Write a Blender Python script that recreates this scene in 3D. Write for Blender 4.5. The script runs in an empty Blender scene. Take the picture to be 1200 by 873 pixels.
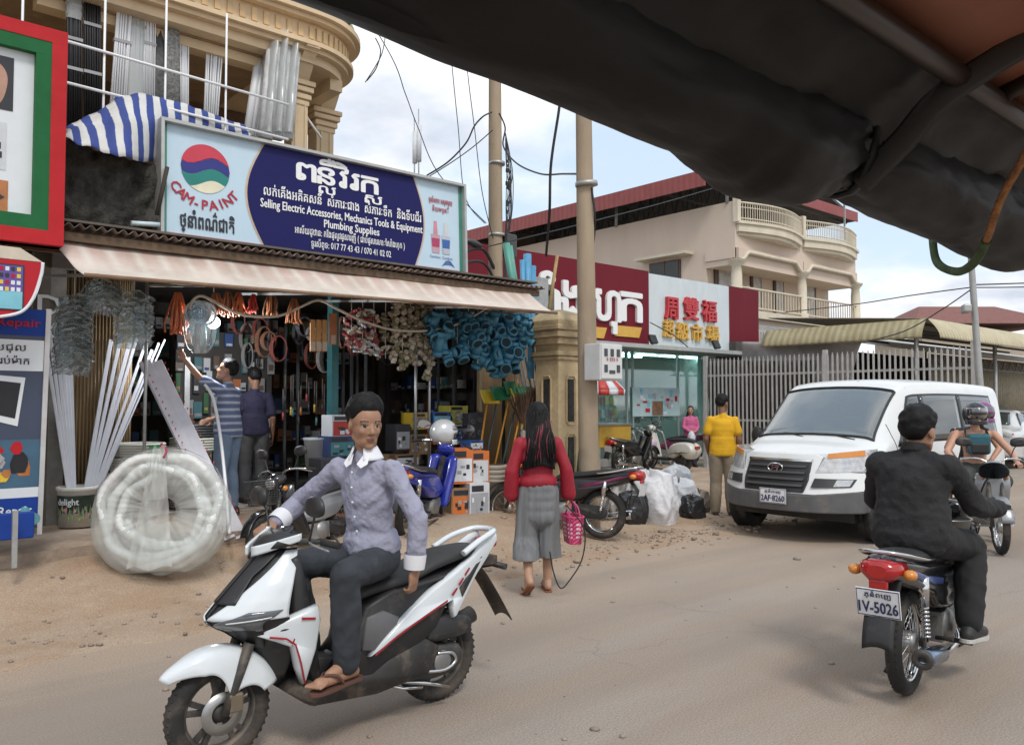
import bpy, bmesh, math, random
from mathutils import Vector, Matrix, Quaternion, noise as mnoise
from mathutils.geometry import tessellate_polygon
PI = math.pi
R = math.radians
rnd = random.Random(7)
scn = bpy.context.scene
col = scn.collection
# camera
CAMH = 1.58
AZ = R(48.8); PITCH = math.atan(37.5/960)
cd = bpy.data.cameras.new('camera'); cam = bpy.data.objects.new('camera', cd); col.objects.link(cam)
cd.sensor_width = 36; cd.lens = 28.8; cd.clip_start = .05; cd.clip_end = 3000
cam.location = (0, 0, CAMH); cam.rotation_euler = (PI/2+PITCH, 0, AZ-PI/2)
scn.camera = cam
# sky and sun
w = bpy.data.worlds.new('World'); scn.world = w; w.use_nodes = True
nt = w.node_tree; bg = nt.nodes['Background']; L = nt.links.new
sky = nt.nodes.new('ShaderNodeTexSky'); sky.sky_type = 'NISHITA'; sky.sun_disc = False
SUN_EL, SUN_ROT = R(52), R(200)
sky.sun_elevation = SUN_EL; sky.sun_rotation = SUN_ROT; sky.air_density = 1.0; sky.dust_density = 1.2
tc = nt.nodes.new('ShaderNodeTexCoord')
sep = nt.nodes.new('ShaderNodeSeparateXYZ'); L(tc.outputs['Generated'], sep.inputs[0])
def wmath(op, a, b=None):
 n = nt.nodes.new('ShaderNodeMath'); n.operation = op
 for i, v in enumerate((a, b)):
  if v is None: continue
  if isinstance(v, (int, float)): n.inputs[i].default_value = v
  else: L(v, n.inputs[i])
 return n.outputs[0]
zc = wmath('ADD', wmath('MAXIMUM', sep.outputs[2], 0.0), .22)
cmb = nt.nodes.new('ShaderNodeCombineXYZ')
L(wmath('DIVIDE', sep.outputs[0], zc), cmb.inputs[0]); L(wmath('DIVIDE', sep.outputs[1], zc), cmb.inputs[1]); cmb.inputs[2].default_value = 3.7
n1 = nt.nodes.new('ShaderNodeTexNoise'); n1.inputs['Scale'].default_value = 1.15; n1.inputs['Detail'].default_value = 7; n1.inputs['Roughness'].default_value = .55
L(cmb.outputs[0], n1.inputs['Vector'])
cr = nt.nodes.new('ShaderNodeValToRGB'); cr.color_ramp.elements[0].position = .40; cr.color_ramp.elements[1].position = .54
L(n1.outputs[0], cr.inputs[0])
n2 = nt.nodes.new('ShaderNodeTexNoise'); n2.inputs['Scale'].default_value = 2.6; n2.inputs['Detail'].default_value = 5
L(cmb.outputs[0], n2.inputs['Vector'])
cr2 = nt.nodes.new('ShaderNodeValToRGB'); cr2.color_ramp.elements[0].position = .32; cr2.color_ramp.elements[1].position = .62
cr2.color_ramp.elements[0].color = (5.4, 5.85, 6.7, 1); cr2.color_ramp.elements[1].color = (10.8, 10.8, 10.9, 1)
L(n2.outputs[0], cr2.inputs[0])
pale = nt.nodes.new('ShaderNodeMix'); pale.data_type = 'RGBA'; pale.inputs[0].default_value = .62
L(sky.outputs[0], pale.inputs[6]); pale.inputs[7].default_value = (7.4, 8.8, 10.2, 1)     # thin high cloud over the blue
mx = nt.nodes.new('ShaderNodeMix'); mx.data_type = 'RGBA'
L(cr.outputs[0], mx.inputs[0]); L(pale.outputs[2], mx.inputs[6]); L(cr2.outputs[0], mx.inputs[7])
L(mx.outputs[2], bg.inputs[0]); bg.inputs[1].default_value = .095
sd = bpy.data.lights.new('sun', 'SUN'); so = bpy.data.objects.new('sun', sd); col.objects.link(so)
sd.energy = 1.3; sd.angle = R(14); sd.color = (1, .95, .88)
so.rotation_euler = (PI/2-SUN_EL, 0, PI-SUN_ROT)
vs = scn.view_settings; vs.view_transform = 'Standard'; vs.look = 'None'; vs.exposure = .42; vs.gamma = 1; vs.use_curve_mapping = False
try:
 scn.cycles.max_bounces = 6; scn.cycles.transparent_max_bounces = 40; scn.cycles.caustics_reflective = False; scn.cycles.caustics_refractive = False
except Exception: pass
# mapping helpers (turn a pixel of the photo into a point on a plane)
FW = Vector((math.cos(AZ), math.sin(AZ), 0)); RT = Vector((math.sin(AZ), -math.cos(AZ), 0))
_f3 = FW*math.cos(PITCH)+Vector((0, 0, math.sin(PITCH))); _u3 = -FW*math.sin(PITCH)+Vector((0, 0, math.cos(PITCH)))
def ray(px, py): return _f3+RT*((px-600)/960)+_u3*((436.5-py)/960)
def at(px, py, X=None, Y=None, Z=None, D=None):
 r = ray(px, py); o = Vector((0, 0, CAMH))
 if X is not None: t = X/r.x
 elif Y is not None: t = Y/r.y
 elif Z is not None: t = (Z-CAMH)/r.z
 else: t = D/r.dot(FW)
 return o+r*t
# materials
MATS = {}
def hexc(h):
 h = h.lstrip('#'); c = [int(h[i:i+2], 16)/255 for i in (0, 2, 4)]
 return tuple((v/12.92 if v <= .04045 else ((v+.055)/1.055)**2.4) for v in c)
def M(key, c=(.5, .5, .5), rough=.6, metal=0., var=.12, vs=6., bump=0., bs=40., spec=.5, dust=0., dustc=(.36, .27, .19), emit=None, es=1., alpha=1., coat=0., stretch=None, trans=0., sheen=0.):
 if key in MATS: return MATS[key]
 if isinstance(c, str): c = hexc(c)
 m = bpy.data.materials.new(key); m.use_nodes = True; n = m.node_tree; b = n.nodes['Principled BSDF']; l = n.links.new
 b.inputs['Roughness'].default_value = rough; b.inputs['Metallic'].default_value = metal
 b.inputs['Specular IOR Level'].default_value = spec
 b.inputs['Base Color'].default_value = (*c, 1)
 if coat: b.inputs['Coat Weight'].default_value = coat; b.inputs['Coat Roughness'].default_value = .08
 if trans: b.inputs['Transmission Weight'].default_value = trans
 if sheen: b.inputs['Sheen Weight'].default_value = sheen
 tcn = n.nodes.new('ShaderNodeTexCoord'); vec = tcn.outputs['Object']
 if stretch:
  mp = n.nodes.new('ShaderNodeMapping'); mp.inputs['Scale'].default_value = stretch; l(vec, mp.inputs[0]); vec = mp.outputs[0]
 colout = None
 if var:
  no = n.nodes.new('ShaderNodeTexNoise'); no.inputs['Scale'].default_value = vs; no.inputs['Detail'].default_value = 6; no.inputs['Roughness'].default_value = .62
  l(vec, no.inputs['Vector'])
  rp = n.nodes.new('ShaderNodeValToRGB'); rp.color_ramp.elements[0].position = .3; rp.color_ramp.elements[1].position = .7
  rp.color_ramp.elements[0].color = (*[max(0, x*(1-var)) for x in c], 1); rp.color_ramp.elements[1].color = (*[min(1, x*(1+var)) for x in c], 1)
  l(no.outputs[0], rp.inputs[0]); colout = rp.outputs[0]
 if dust:
  no2 = n.nodes.new('ShaderNodeTexNoise'); no2.inputs['Scale'].default_value = vs*.7+1.3; no2.inputs['Detail'].default_value = 8; no2.inputs['Roughness'].default_value = .7
  l(vec, no2.inputs['Vector'])
  rp2 = n.nodes.new('ShaderNodeValToRGB'); rp2.color_ramp.elements[0].position = .62-.3*dust; rp2.color_ramp.elements[1].position = .9-.25*dust
  l(no2.outputs[0], rp2.inputs[0])
  mm = n.nodes.new('ShaderNodeMath'); mm.operation = 'MULTIPLY'; mm.inputs[1].default_value = min(1, dust*1.3); l(rp2.outputs[0], mm.inputs[0])
  mi = n.nodes.new('ShaderNodeMix'); mi.data_type = 'RGBA'; l(mm.outputs[0], mi.inputs[0])
  if colout: l(colout, mi.inputs[6])
  else: mi.inputs[6].default_value = (*c, 1)
  mi.inputs[7].default_value = (*dustc, 1); colout = mi.outputs[2]
  ra = n.nodes.new('ShaderNodeMapRange'); ra.inputs[3].default_value = rough; ra.inputs[4].default_value = max(rough, .85); l(mm.outputs[0], ra.inputs[0]); l(ra.outputs[0], b.inputs['Roughness'])
 if colout: l(colout, b.inputs['Base Color'])
 if bump:
  nb = n.nodes.new('ShaderNodeTexNoise'); nb.inputs['Scale'].default_value = bs; nb.inputs['Detail'].default_value = 4
  l(vec, nb.inputs['Vector']); bp = n.nodes.new('ShaderNodeBump'); bp.inputs['Strength'].default_value = bump; bp.inputs['Distance'].default_value = .02
  l(nb.outputs[0], bp.inputs['Height']); l(bp.outputs[0], b.inputs['Normal'])
 if emit: b.inputs['Emission Color'].default_value = (*emit, 1); b.inputs['Emission Strength'].default_value = es
 if alpha < 1: b.inputs['Alpha'].default_value = alpha
 MATS[key] = m; return m
def stripes(key, c1, c2, axis=0, period=.1, duty=.5, rough=.7, soft=.02, noise=0., bump=0., metal=0., dust=0.):
 """two-colour stripes across an object axis; bump>0 makes corrugation instead of a hard edge"""
 if key in MATS: return MATS[key]
 c1 = hexc(c1) if isinstance(c1, str) else c1; c2 = hexc(c2) if isinstance(c2, str) else c2
 m = M(key, c1, rough=rough, metal=metal, var=0); n = m.node_tree; l = n.links.new; b = n.nodes['Principled BSDF']
 t = n.nodes.new('ShaderNodeTexCoord'); s = n.nodes.new('ShaderNodeSeparateXYZ'); l(t.outputs['Object'], s.inputs[0])
 src = s.outputs[axis]
 def mt(op, a, bb=None, c=None):
  q = n.nodes.new('ShaderNodeMath'); q.operation = op
  for i, v in enumerate((a, bb, c)):
   if v is None: continue
   if isinstance(v, (int, float)): q.inputs[i].default_value = v
   else: l(v, q.inputs[i])
  return q.outputs[0]
 no = n.nodes.new('ShaderNodeTexNoise'); no.inputs['Scale'].default_value = 3; no.inputs['Detail'].default_value = 8; no.inputs['Roughness'].default_value = .65; l(t.outputs['Object'], no.inputs[0])
 if noise: src = mt('ADD', src, mt('MULTIPLY', mt('SUBTRACT', no.outputs[0], .5), noise))
 fr = mt('FRACT', mt('DIVIDE', src, period))
 tri = mt('ABSOLUTE', mt('SUBTRACT', fr, .5))
 mask = n.nodes.new('ShaderNodeMapRange'); l(tri, mask.inputs[0]); mask.inputs[1].default_value = duty/2-soft; mask.inputs[2].default_value = duty/2+soft
 mi = n.nodes.new('ShaderNodeMix'); mi.data_type = 'RGBA'; l(mask.outputs[0], mi.inputs[0]); mi.inputs[6].default_value = (*c1, 1); mi.inputs[7].default_value = (*c2, 1)
 mi2 = n.nodes.new('ShaderNodeMix'); mi2.data_type = 'RGBA'; mi2.blend_type = 'MULTIPLY'; mi2.inputs[0].default_value = .6; l(mi.outputs[2], mi2.inputs[6])
 rp = n.nodes.new('ShaderNodeValToRGB'); rp.color_ramp.elements[0].position = .3; rp.color_ramp.elements[0].color = (.6, .57, .52, 1); rp.color_ramp.elements[1].position = .62; l(no.outputs[0], rp.inputs[0]); l(rp.outputs[0], mi2.inputs[7])
 l(mi2.outputs[2], b.inputs['Base Color'])
 if bump:
  bp = n.nodes.new('ShaderNodeBump'); bp.inputs['Strength'].default_value = bump; bp.inputs['Distance'].default_value = period*.5; l(tri, bp.inputs['Height']); l(bp.outputs[0], b.inputs['Normal'])
 return m
def clear_mat(key, tint=(.9, .95, .95), diff=.25, gloss=.25, rough=.15, dcol=(.8, .8, .8)):
 if key in MATS: return MATS[key]
 m = bpy.data.materials.new(key); m.use_nodes = True; n = m.node_tree; n.nodes.clear(); l = n.links.new
 o = n.nodes.new('ShaderNodeOutputMaterial'); tr = n.nodes.new('ShaderNodeBsdfTransparent'); tr.inputs[0].default_value = (*tint, 1)
 di = n.nodes.new('ShaderNodeBsdfDiffuse'); di.inputs[0].default_value = (*dcol, 1)
 gl = n.nodes.new('ShaderNodeBsdfGlossy'); gl.inputs[1].default_value = rough
 fr = n.nodes.new('ShaderNodeLayerWeight'); fr.inputs[0].default_value = .35
 a = n.nodes.new('ShaderNodeMixShader'); a.inputs[0].default_value = diff; l(tr.outputs[0], a.inputs[1]); l(di.outputs[0], a.inputs[2])
 mr = n.nodes.new('ShaderNodeMapRange'); mr.inputs[3].default_value = gloss*.35; mr.inputs[4].default_value = min(1, gloss*2.2); l(fr.outputs[1], mr.inputs[0])
 b = n.nodes.new('ShaderNodeMixShader'); l(mr.outputs[0], b.inputs[0]); l(a.outputs[0], b.inputs[1]); l(gl.outputs[0], b.inputs[2])
 l(b.outputs[0], o.inputs[0]); MATS[key] = m; return m
# mesh builder
def V(*a): return Vector(a)
class MB:
 def __init__(s): s.v = []; s.f = []; s.mi = []; s.sm = []
 def add(s, vs, fs, mi=0, sm=False):
  o = len(s.v); s.v += [tuple(p) for p in vs]
  for f in fs: s.f.append([o+i for i in f]); s.mi.append(mi); s.sm.append(sm)
  return s
 def box(s, c, d, rot=None, mi=0, taper=1.):
  x, y, z = d[0]/2, d[1]/2, d[2]/2; c = Vector(c)
  p = [Vector((a*x*(taper if e > 0 else 1), b*y*(taper if e > 0 else 1), e*z)) for e in (-1, 1) for b in (-1, 1) for a in (-1, 1)]
  if rot is not None:
   mt = rot if isinstance(rot, Matrix) else Matrix.Rotation(rot, 3, 'Z'); p = [mt @ q for q in p]
  return s.add([c+q for q in p], [(0, 2, 3, 1), (4, 5, 7, 6), (0, 1, 5, 4), (2, 6, 7, 3), (0, 4, 6, 2), (1, 3, 7, 5)], mi)
 def bar(s, a, b, wd, ht, up=(0, 0, 1), mi=0):
  a = Vector(a); b = Vector(b); d = (b-a).normalized(); u = Vector(up); sd = d.cross(u)
  if sd.length < 1e-4: sd = d.cross(Vector((1, 0, 0)))
  sd.normalize(); u = sd.cross(d)
  mt = Matrix((d, sd, u)).transposed()
  return s.box((a+b)/2, ((b-a).length, wd, ht), mt, mi)
 def tube(s, pts, r, seg=8, mi=0, cap=True, closed=False, flat=1.):
  pts = [Vector(p) for p in pts]; n = len(pts); rs = r if isinstance(r, (list, tuple)) else [r]*n
  vs = []; fs = []; prev = None
  for i, p in enumerate(pts):
   if closed: t = pts[(i+1) % n]-pts[i-1]
   else: t = pts[min(i+1, n-1)]-pts[max(i-1, 0)]
   if t.length < 1e-9: t = Vector((0, 0, 1))
   t.normalize()
   if prev is None:
    u = Vector((0, 0, 1)) if abs(t.z) < .9 else Vector((1, 0, 0))
    u = (u-t*u.dot(t)).normalized()
   else:
    u = prev-t*prev.dot(t)
    u = u.normalized() if u.length > 1e-6 else t.orthogonal().normalized()
   prev = u; wv = t.cross(u)
   for k in range(seg):
    a = 2*PI*k/seg; vs.append(p+(u*math.cos(a)+wv*math.sin(a)*flat)*rs[i])
  m = n if closed else n-1
  for i in range(m):
   for k in range(seg):
    j = (i+1) % n; fs.append((i*seg+k, i*seg+(k+1) % seg, j*seg+(k+1) % seg, j*seg+k))
  s.add(vs, fs, mi, seg > 5)
  if cap and not closed:
   o = len(s.v)-len(vs); s.f.append([o+k for k in range(seg)][::-1]); s.mi.append(mi); s.sm.append(False)
   s.f.append([o+(n-1)*seg+k for k in range(seg)]); s.mi.append(mi); s.sm.append(False)
  return s
 def cyl(s, a, b, r0, r1=None, seg=12, mi=0): return s.tube([a, b], [r0, r0 if r1 is None else r1], seg, mi)
 def lathe(s, prof, c=(0, 0, 0), seg=16, axis='Z', mi=0, arc=2*PI, a0=0):
  c = Vector(c); n = len(prof); full = abs(arc-2*PI) < 1e-6; ns = seg if full else seg+1; vs = []; fs = []
  for k in range(ns):
   a = a0+arc*k/seg; ca, sa = math.cos(a), math.sin(a)
   for r, h in prof:
    q = (r*ca, r*sa, h) if axis == 'Z' else ((r*ca, h, r*sa) if axis == 'Y' else (h, r*ca, r*sa))
    vs.append(c+Vector(q))
  for k in range(seg):
   k2 = (k+1) % ns
   for i in range(n-1): fs.append((k*n+i, k2*n+i, k2*n+i+1, k*n+i+1))
  return s.add(vs, fs, mi, True)
 def torus(s, c, R0, r, axis='Y', seg=28, sides=8, mi=0, flat=1.):
  pr = [(R0+r*math.cos(2*PI*i/sides), r*flat*math.sin(2*PI*i/sides)) for i in range(sides+1)]
  return s.lathe(pr, c, seg, axis, mi)
 def ell(s, c, r, seg=14, rings=9, rot=None, mi=0):
  c = Vector(c); r = r if isinstance(r, (list, tuple)) else (r, r, r); vs = []; fs = []
  for i in range(rings+1):
   ph = PI*i/rings
   for k in range(seg):
    a = 2*PI*k/seg; q = Vector((r[0]*math.sin(ph)*math.cos(a), r[1]*math.sin(ph)*math.sin(a), r[2]*math.cos(ph)))
    if rot is not None: q = rot @ q
    vs.append(c+q)
  for i in range(rings):
   for k in range(seg): fs.append((i*seg+k, (i+1)*seg+k, (i+1)*seg+(k+1) % seg, i*seg+(k+1) % seg))
  return s.add(vs, fs, mi, True)
 def grid(s, fn, nu, nv, mi=0, thick=0., sm=True, closeu=False):
  vs = [Vector(fn(i/nu, j/nv)) for j in range(nv+1) for i in range(nu+1)]; w_ = nu+1
  fs = [(j*w_+i, j*w_+i+1, (j+1)*w_+i+1, (j+1)*w_+i) for j in range(nv) for i in range(nu)]
  if not thick: return s.add(vs, fs, mi, sm)
  nr = [Vector() for _ in vs]
  for f in fs:
   nn = (vs[f[1]]-vs[f[0]]).cross(vs[f[3]]-vs[f[0]])
   for q in f: nr[q] += nn
  N = len(vs); vb = [p-(q.normalized()*thick if q.length > 1e-12 else q) for p, q in zip(vs, nr)]
  fb = [tuple(N+q for q in f[::-1]) for f in fs]; ed = []
  per = [i for i in range(w_)]+[j*w_+nu for j in range(1, nv+1)]+[nv*w_+i for i in range(nu-1, -1, -1)]+[j*w_ for j in range(nv-1, 0, -1)]
  for a, b in zip(per, per[1:]+per[:1]): ed.append((b, a, N+a, N+b))
  return s.add(vs+vb, fs+fb+ed, mi, sm)
 def loft(s, rings, mi=0, cap=True, sm=True, closed=True):
  n = len(rings[0]); vs = [p for r_ in rings for p in r_]; fs = []; kk = n if closed else n-1
  for i in range(len(rings)-1):
   for k in range(kk): fs.append((i*n+k, i*n+(k+1) % n, (i+1)*n+(k+1) % n, (i+1)*n+k))
  s.add(vs, fs, mi, sm); o = len(s.v)-len(vs)
  if cap:
   s.f.append([o+k for k in range(n)][::-1]); s.mi.append(mi); s.sm.append(False)
   s.f.append([o+len(vs)-n+k for k in range(n)]); s.mi.append(mi); s.sm.append(False)
  return s
 def prism(s, outline, f0, f1, mi=0):
  """outline: 2D list; f0,f1 map (a,b)->3D for the two faces"""
  n = len(outline); vs = [Vector(f0(*p)) for p in outline]+[Vector(f1(*p)) for p in outline]
  tri = tessellate_polygon([[Vector((p[0], p[1], 0)) for p in outline]])
  fs = [tuple(t) for t in tri]+[tuple(n+i for i in t[::-1]) for t in tri]+[(i, (i+1) % n, n+(i+1) % n, n+i) for i in range(n)]
  return s.add(vs, fs, mi)
 def pillow(s, outline, y0, y1, inset=.015, mi=0, sgn=1, warp=None, steps=3):
  """a side panel: outline in (x,z), from y0 out to y1 with a rounded rim; sgn mirrors it to the other side"""
  O = [Vector((p[0], p[1])) for p in outline]; n = len(O)
  area = sum(O[i].x*O[(i+1) % n].y-O[(i+1) % n].x*O[i].y for i in range(n))
  nr = []
  for i in range(n):
   e1 = (O[i]-O[i-1]); e2 = (O[(i+1) % n]-O[i]); q = Vector((-(e1.normalized()+e2.normalized()).y, (e1.normalized()+e2.normalized()).x))
   q = q.normalized() if q.length > 1e-6 else Vector((0, 0)); nr.append(q if area > 0 else -q)
  rings = [(0, y0)]
  for k in range(steps+1):
   a = (PI/2)*k/steps; rings.append((inset*(1-math.cos(a)), y0+(y1-y0)*(.35+.65*math.sin(a))))
  vs = []
  for ins, y in rings:
   for p, q in zip(O, nr):
    t = p+q*ins; pt = Vector((t.x, y, t.y))
    if warp: pt = Vector(warp(pt))
    vs.append(Vector((pt.x, sgn*pt.y, pt.z)))
  fs = []
  for r_ in range(len(rings)-1):
   for i in range(n):
    f = (r_*n+i, r_*n+(i+1) % n, (r_+1)*n+(i+1) % n, (r_+1)*n+i); fs.append(f if sgn < 0 else f[::-1])
  tri = tessellate_polygon([[Vector((p.x, p.y, 0)) for p in O]])
  o = (len(rings)-1)*n; fs += [tuple(o+i for i in t) for t in tri]+[tuple(i for i in t) for t in tri]
  return s.add(vs, fs, mi, True)
 def xf(s, mt):
  s.v = [tuple(mt @ Vector(p)) for p in s.v]; return s
 def warp(s, fn): s.v = [tuple(fn(Vector(p))) for p in s.v]; return s
 def obj(s, name, mats, parent=None, loc=None, bevel=0., smooth=None, sub=0, recalc=True, autosm=None):
  me = bpy.data.meshes.new(name); me.from_pydata(s.v, [], s.f)
  for m in (mats if isinstance(mats, (list, tuple)) else [mats]): me.materials.append(m)
  me.polygons.foreach_set('material_index', s.mi)
  me.polygons.foreach_set('use_smooth', [True]*len(s.f) if smooth else ([False]*len(s.f) if smooth is False else s.sm))
  if recalc:
   bm = bmesh.new(); bm.from_mesh(me); bmesh.ops.recalc_face_normals(bm, faces=bm.faces); bm.to_mesh(me); bm.free()
  me.update()
  o = bpy.data.objects.new(name, me); col.objects.link(o)
  if parent: o.parent = parent
  if loc is not None: o.location = loc
  if bevel:
   b = o.modifiers.new('bevel', 'BEVEL'); b.width = bevel; b.segments = 2; b.limit_method = 'ANGLE'; b.angle_limit = R(40); b.use_clamp_overlap = True
  if sub:
   q = o.modifiers.new('sub', 'SUBSURF'); q.levels = sub; q.render_levels = sub
  return o
def tag(o, label=None, cat=None, group=None, kind=None):
 if label: o['label'] = label
 if cat: o['category'] = cat
 if group: o['group'] = group
 if kind: o['kind'] = kind
 return o
def root(name, loc, rz=0., label=None, cat=None, group=None, scale=1.):
 o = bpy.data.objects.new(name, None); col.objects.link(o); o.empty_display_size = .2
 o.location = loc; o.rotation_euler = (0, 0, rz); o.scale = (scale,)*3
 return tag(o, label, cat, group)
def copy_tree(o, parent=None, label=None):
 c = o.copy(); col.objects.link(c)
 if parent: c.parent = parent
 if label: c['label'] = label
 for ch in list(o.children): copy_tree(ch, c)
 return c
def spline(pts, n=8, closed=False):
 P = [Vector(p) for p in pts]; out = []; N = len(P)
 for i in range(N if closed else N-1):
  p0 = P[i-1] if (closed or i > 0) else P[0]; p1 = P[i]; p2 = P[(i+1) % N]; p3 = P[(i+2) % N] if closed else P[min(i+2, N-1)]
  for k in range(n):
   t = k/n; out.append(.5*((2*p1)+(p2-p0)*t+(2*p0-5*p1+4*p2-p3)*t*t+(3*p1-p0-3*p2+p3)*t**3))
 if not closed: out.append(P[-1])
 return out
def sp2(pts, n=4, closed=True): return [(p.x, p.y) for p in spline([(a, b, 0) for a, b in pts], n, closed)]
def sag(a, b, d, n=14):
 a = Vector(a); b = Vector(b); return [a.lerp(b, i/n)-Vector((0, 0, d*4*(i/n)*(1-i/n))) for i in range(n+1)]
def rotm(ax, deg): return Matrix.Rotation(R(deg), 3, ax)
# lettering
def text_polys(body, size=1., spacing=1., bold=0., res=2):
 cu = bpy.data.curves.new('lettering', 'FONT'); cu.body = body; cu.size = size; cu.space_character = spacing; cu.offset = bold; cu.resolution_u = res; cu.fill_mode = 'BOTH'
 o = bpy.data.objects.new('lettering', cu); col.objects.link(o)
 dg = bpy.context.evaluated_depsgraph_get(); dg.update()
 me = o.evaluated_get(dg).to_mesh(); vs = [v.co.copy() for v in me.vertices]; fs = [list(p.vertices) for p in me.polygons]
 o.evaluated_get(dg).to_mesh_clear(); bpy.data.objects.remove(o); bpy.data.curves.remove(cu)
 return vs, fs
BOLD = [(0, 0), (.8, 0), (-.8, 0), (0, .7), (0, -.7), (.55, .5), (-.55, .5), (.55, -.5), (-.55, -.5)]   # a heavier stroke from shifted copies
def lettering(lines, frame, th=.004):
 """lines: (text, x, y, height, width or None, mi, align, bold); frame(a,b,h)->3D with h the height above the face"""
 mb = MB()
 for ln in lines:
  body, x, y, h, wd, mi, al, bold = ln
  vs, fs = text_polys(body, 1.)
  if not vs: continue
  x0 = min(p.x for p in vs); x1 = max(p.x for p in vs)
  sx = h if wd is None else wd/max(1e-6, (x1-x0)); W = (x1-x0)*sx
  ox = x-(0 if al == 'L' else (W/2 if al == 'C' else W))
  for k, (dx, dy) in enumerate(BOLD if bold else BOLD[:1]): mb.add([frame(ox+(p.x-x0)*sx+dx*bold*h, y+p.y*h+dy*bold*h, th+.0004*k) for p in vs], fs, mi)
 return mb
# ================================================================ SETTING
def ground_mat(key, ca, cb, cc, s1, s2, aniso=(1, 1, 1), bump=.35, edge=False):
 m = M(key, ca, rough=.92, var=0, spec=.2); n = m.node_tree; l = n.links.new; b = n.nodes['Principled BSDF']
 t = n.nodes.new('ShaderNodeTexCoord'); mp = n.nodes.new('ShaderNodeMapping'); mp.inputs['Scale'].default_value = aniso; l(t.outputs['Object'], mp.inputs[0])
 def noise(sc, v, det=8, ro=.65):
  q = n.nodes.new('ShaderNodeTexNoise'); q.inputs['Scale'].default_value = sc; q.inputs['Detail'].default_value = det; q.inputs['Roughness'].default_value = ro; l(v, q.inputs[0]); return q.outputs[0]
 def ramp(f, a, bb, c0=(0, 0, 0, 1), c1=(1, 1, 1, 1)):
  q = n.nodes.new('ShaderNodeValToRGB'); q.color_ramp.elements[0].position = a; q.color_ramp.elements[1].position = bb; q.color_ramp.elements[0].color = c0; q.color_ramp.elements[1].color = c1; l(f, q.inputs[0]); return q.outputs[0]
 def mix(f, a, bb, bt='MIX'):
  q = n.nodes.new('ShaderNodeMix'); q.data_type = 'RGBA'; q.blend_type = bt
  for i, v in ((0, f), (6, a), (7, bb)):
   if isinstance(v, tuple): q.inputs[i].default_value = (*v, 1)
   elif isinstance(v, float): q.inputs[i].default_value = v
   else: l(v, q.inputs[i])
  return q.outputs[2]
 big = ramp(noise(s1, mp.outputs[0]), .36, .64); med = ramp(noise(s2, mp.outputs[0]), .42, .68)
 c = mix(big, ca, cb); c = mix(med, c, cc)
 grit = ramp(noise(95, t.outputs['Object'], 3, .8), .3, .7, (.45, .45, .45, 1), (1.28, 1.27, 1.25, 1)); c = mix(.8, c, grit, 'MULTIPLY')
 vo = n.nodes.new('ShaderNodeTexVoronoi'); vo.inputs['Scale'].default_value = 26; l(t.outputs['Object'], vo.inputs[0])
 st = ramp(vo.outputs['Distance'], .05, .12, (1, 1, 1, 1), (0, 0, 0, 1)); no3 = ramp(noise(3.1, t.outputs['Object']), .5, .62)
 stn = n.nodes.new('ShaderNodeMath'); stn.operation = 'MULTIPLY'; l(st, stn.inputs[0]); l(no3, stn.inputs[1])
 c = mix(stn.outputs[0], c, tuple(x*.62 for x in cc))
 if edge:      # dust blown off the verge lies thicker towards it; dry tyre lines along the road
  sp = n.nodes.new('ShaderNodeSeparateXYZ'); l(t.outputs['Object'], sp.inputs[0]); ad = n.nodes.new('ShaderNodeMath'); ad.operation = 'MULTIPLY_ADD'; l(noise(.7, t.outputs['Object']), ad.inputs[0]); ad.inputs[1].default_value = 3.4; l(sp.outputs[1], ad.inputs[2])
  mr = n.nodes.new('ShaderNodeMapRange'); mr.inputs[1].default_value = 5.6; mr.inputs[2].default_value = 8.2; l(ad.outputs[0], mr.inputs[0]); c = mix(mr.outputs[0], c, mix(.8, (.46, .355, .265), grit, 'MULTIPLY'))
  cr_ = n.nodes.new('ShaderNodeTexVoronoi'); cr_.feature = 'DISTANCE_TO_EDGE'; cr_.inputs['Scale'].default_value = .9; wv = n.nodes.new('ShaderNodeVectorMath'); wv.operation = 'MULTIPLY_ADD'; nz = n.nodes.new('ShaderNodeTexNoise'); nz.inputs['Scale'].default_value = 2.2; nz.inputs['Detail'].default_value = 6; l(t.outputs['Object'], nz.inputs[0]); l(nz.outputs['Color'], wv.inputs[0]); wv.inputs[1].default_value = (.9, .9, 0); l(t.outputs['Object'], wv.inputs[2]); l(wv.outputs[0], cr_.inputs['Vector'])
  ck = n.nodes.new('ShaderNodeMath'); ck.operation = 'MULTIPLY'; l(ramp(cr_.outputs['Distance'], .004, .014, (1, 1, 1, 1), (0, 0, 0, 1)), ck.inputs[0]); l(ramp(noise(.45, t.outputs['Object'], 3), .52, .60), ck.inputs[1]); fk = n.nodes.new('ShaderNodeMath'); fk.operation = 'MULTIPLY'; l(ck.outputs[0], fk.inputs[0]); fk.inputs[1].default_value = .22; c = mix(fk.outputs[0], c, (.12, .095, .075))
  pt = ramp(noise(.33, mp.outputs[0], 2, .4), .55, .60); c = mix(.55, c, mix(pt, c, (.25, .215, .185)))
 if edge:
  m2 = n.nodes.new('ShaderNodeMapping'); m2.inputs['Scale'].default_value = (.035, 1.5, 1); m2.inputs['Rotation'].default_value = (0, 0, .03); l(t.outputs['Object'], m2.inputs[0]); tk = ramp(noise(1.0, m2.outputs[0], 5, .6), .47, .60)
  tf = n.nodes.new('ShaderNodeMath'); tf.operation = 'MULTIPLY'; l(tk, tf.inputs[0]); tf.inputs[1].default_value = .34; c = mix(tf.outputs[0], c, mix(.7, (.285, .24, .20), grit, 'MULTIPLY'))
 l(c, b.inputs['Base Color'])
 bp = n.nodes.new('ShaderNodeBump'); bp.inputs['Strength'].default_value = bump; bp.inputs['Distance'].default_value = .015
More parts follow.
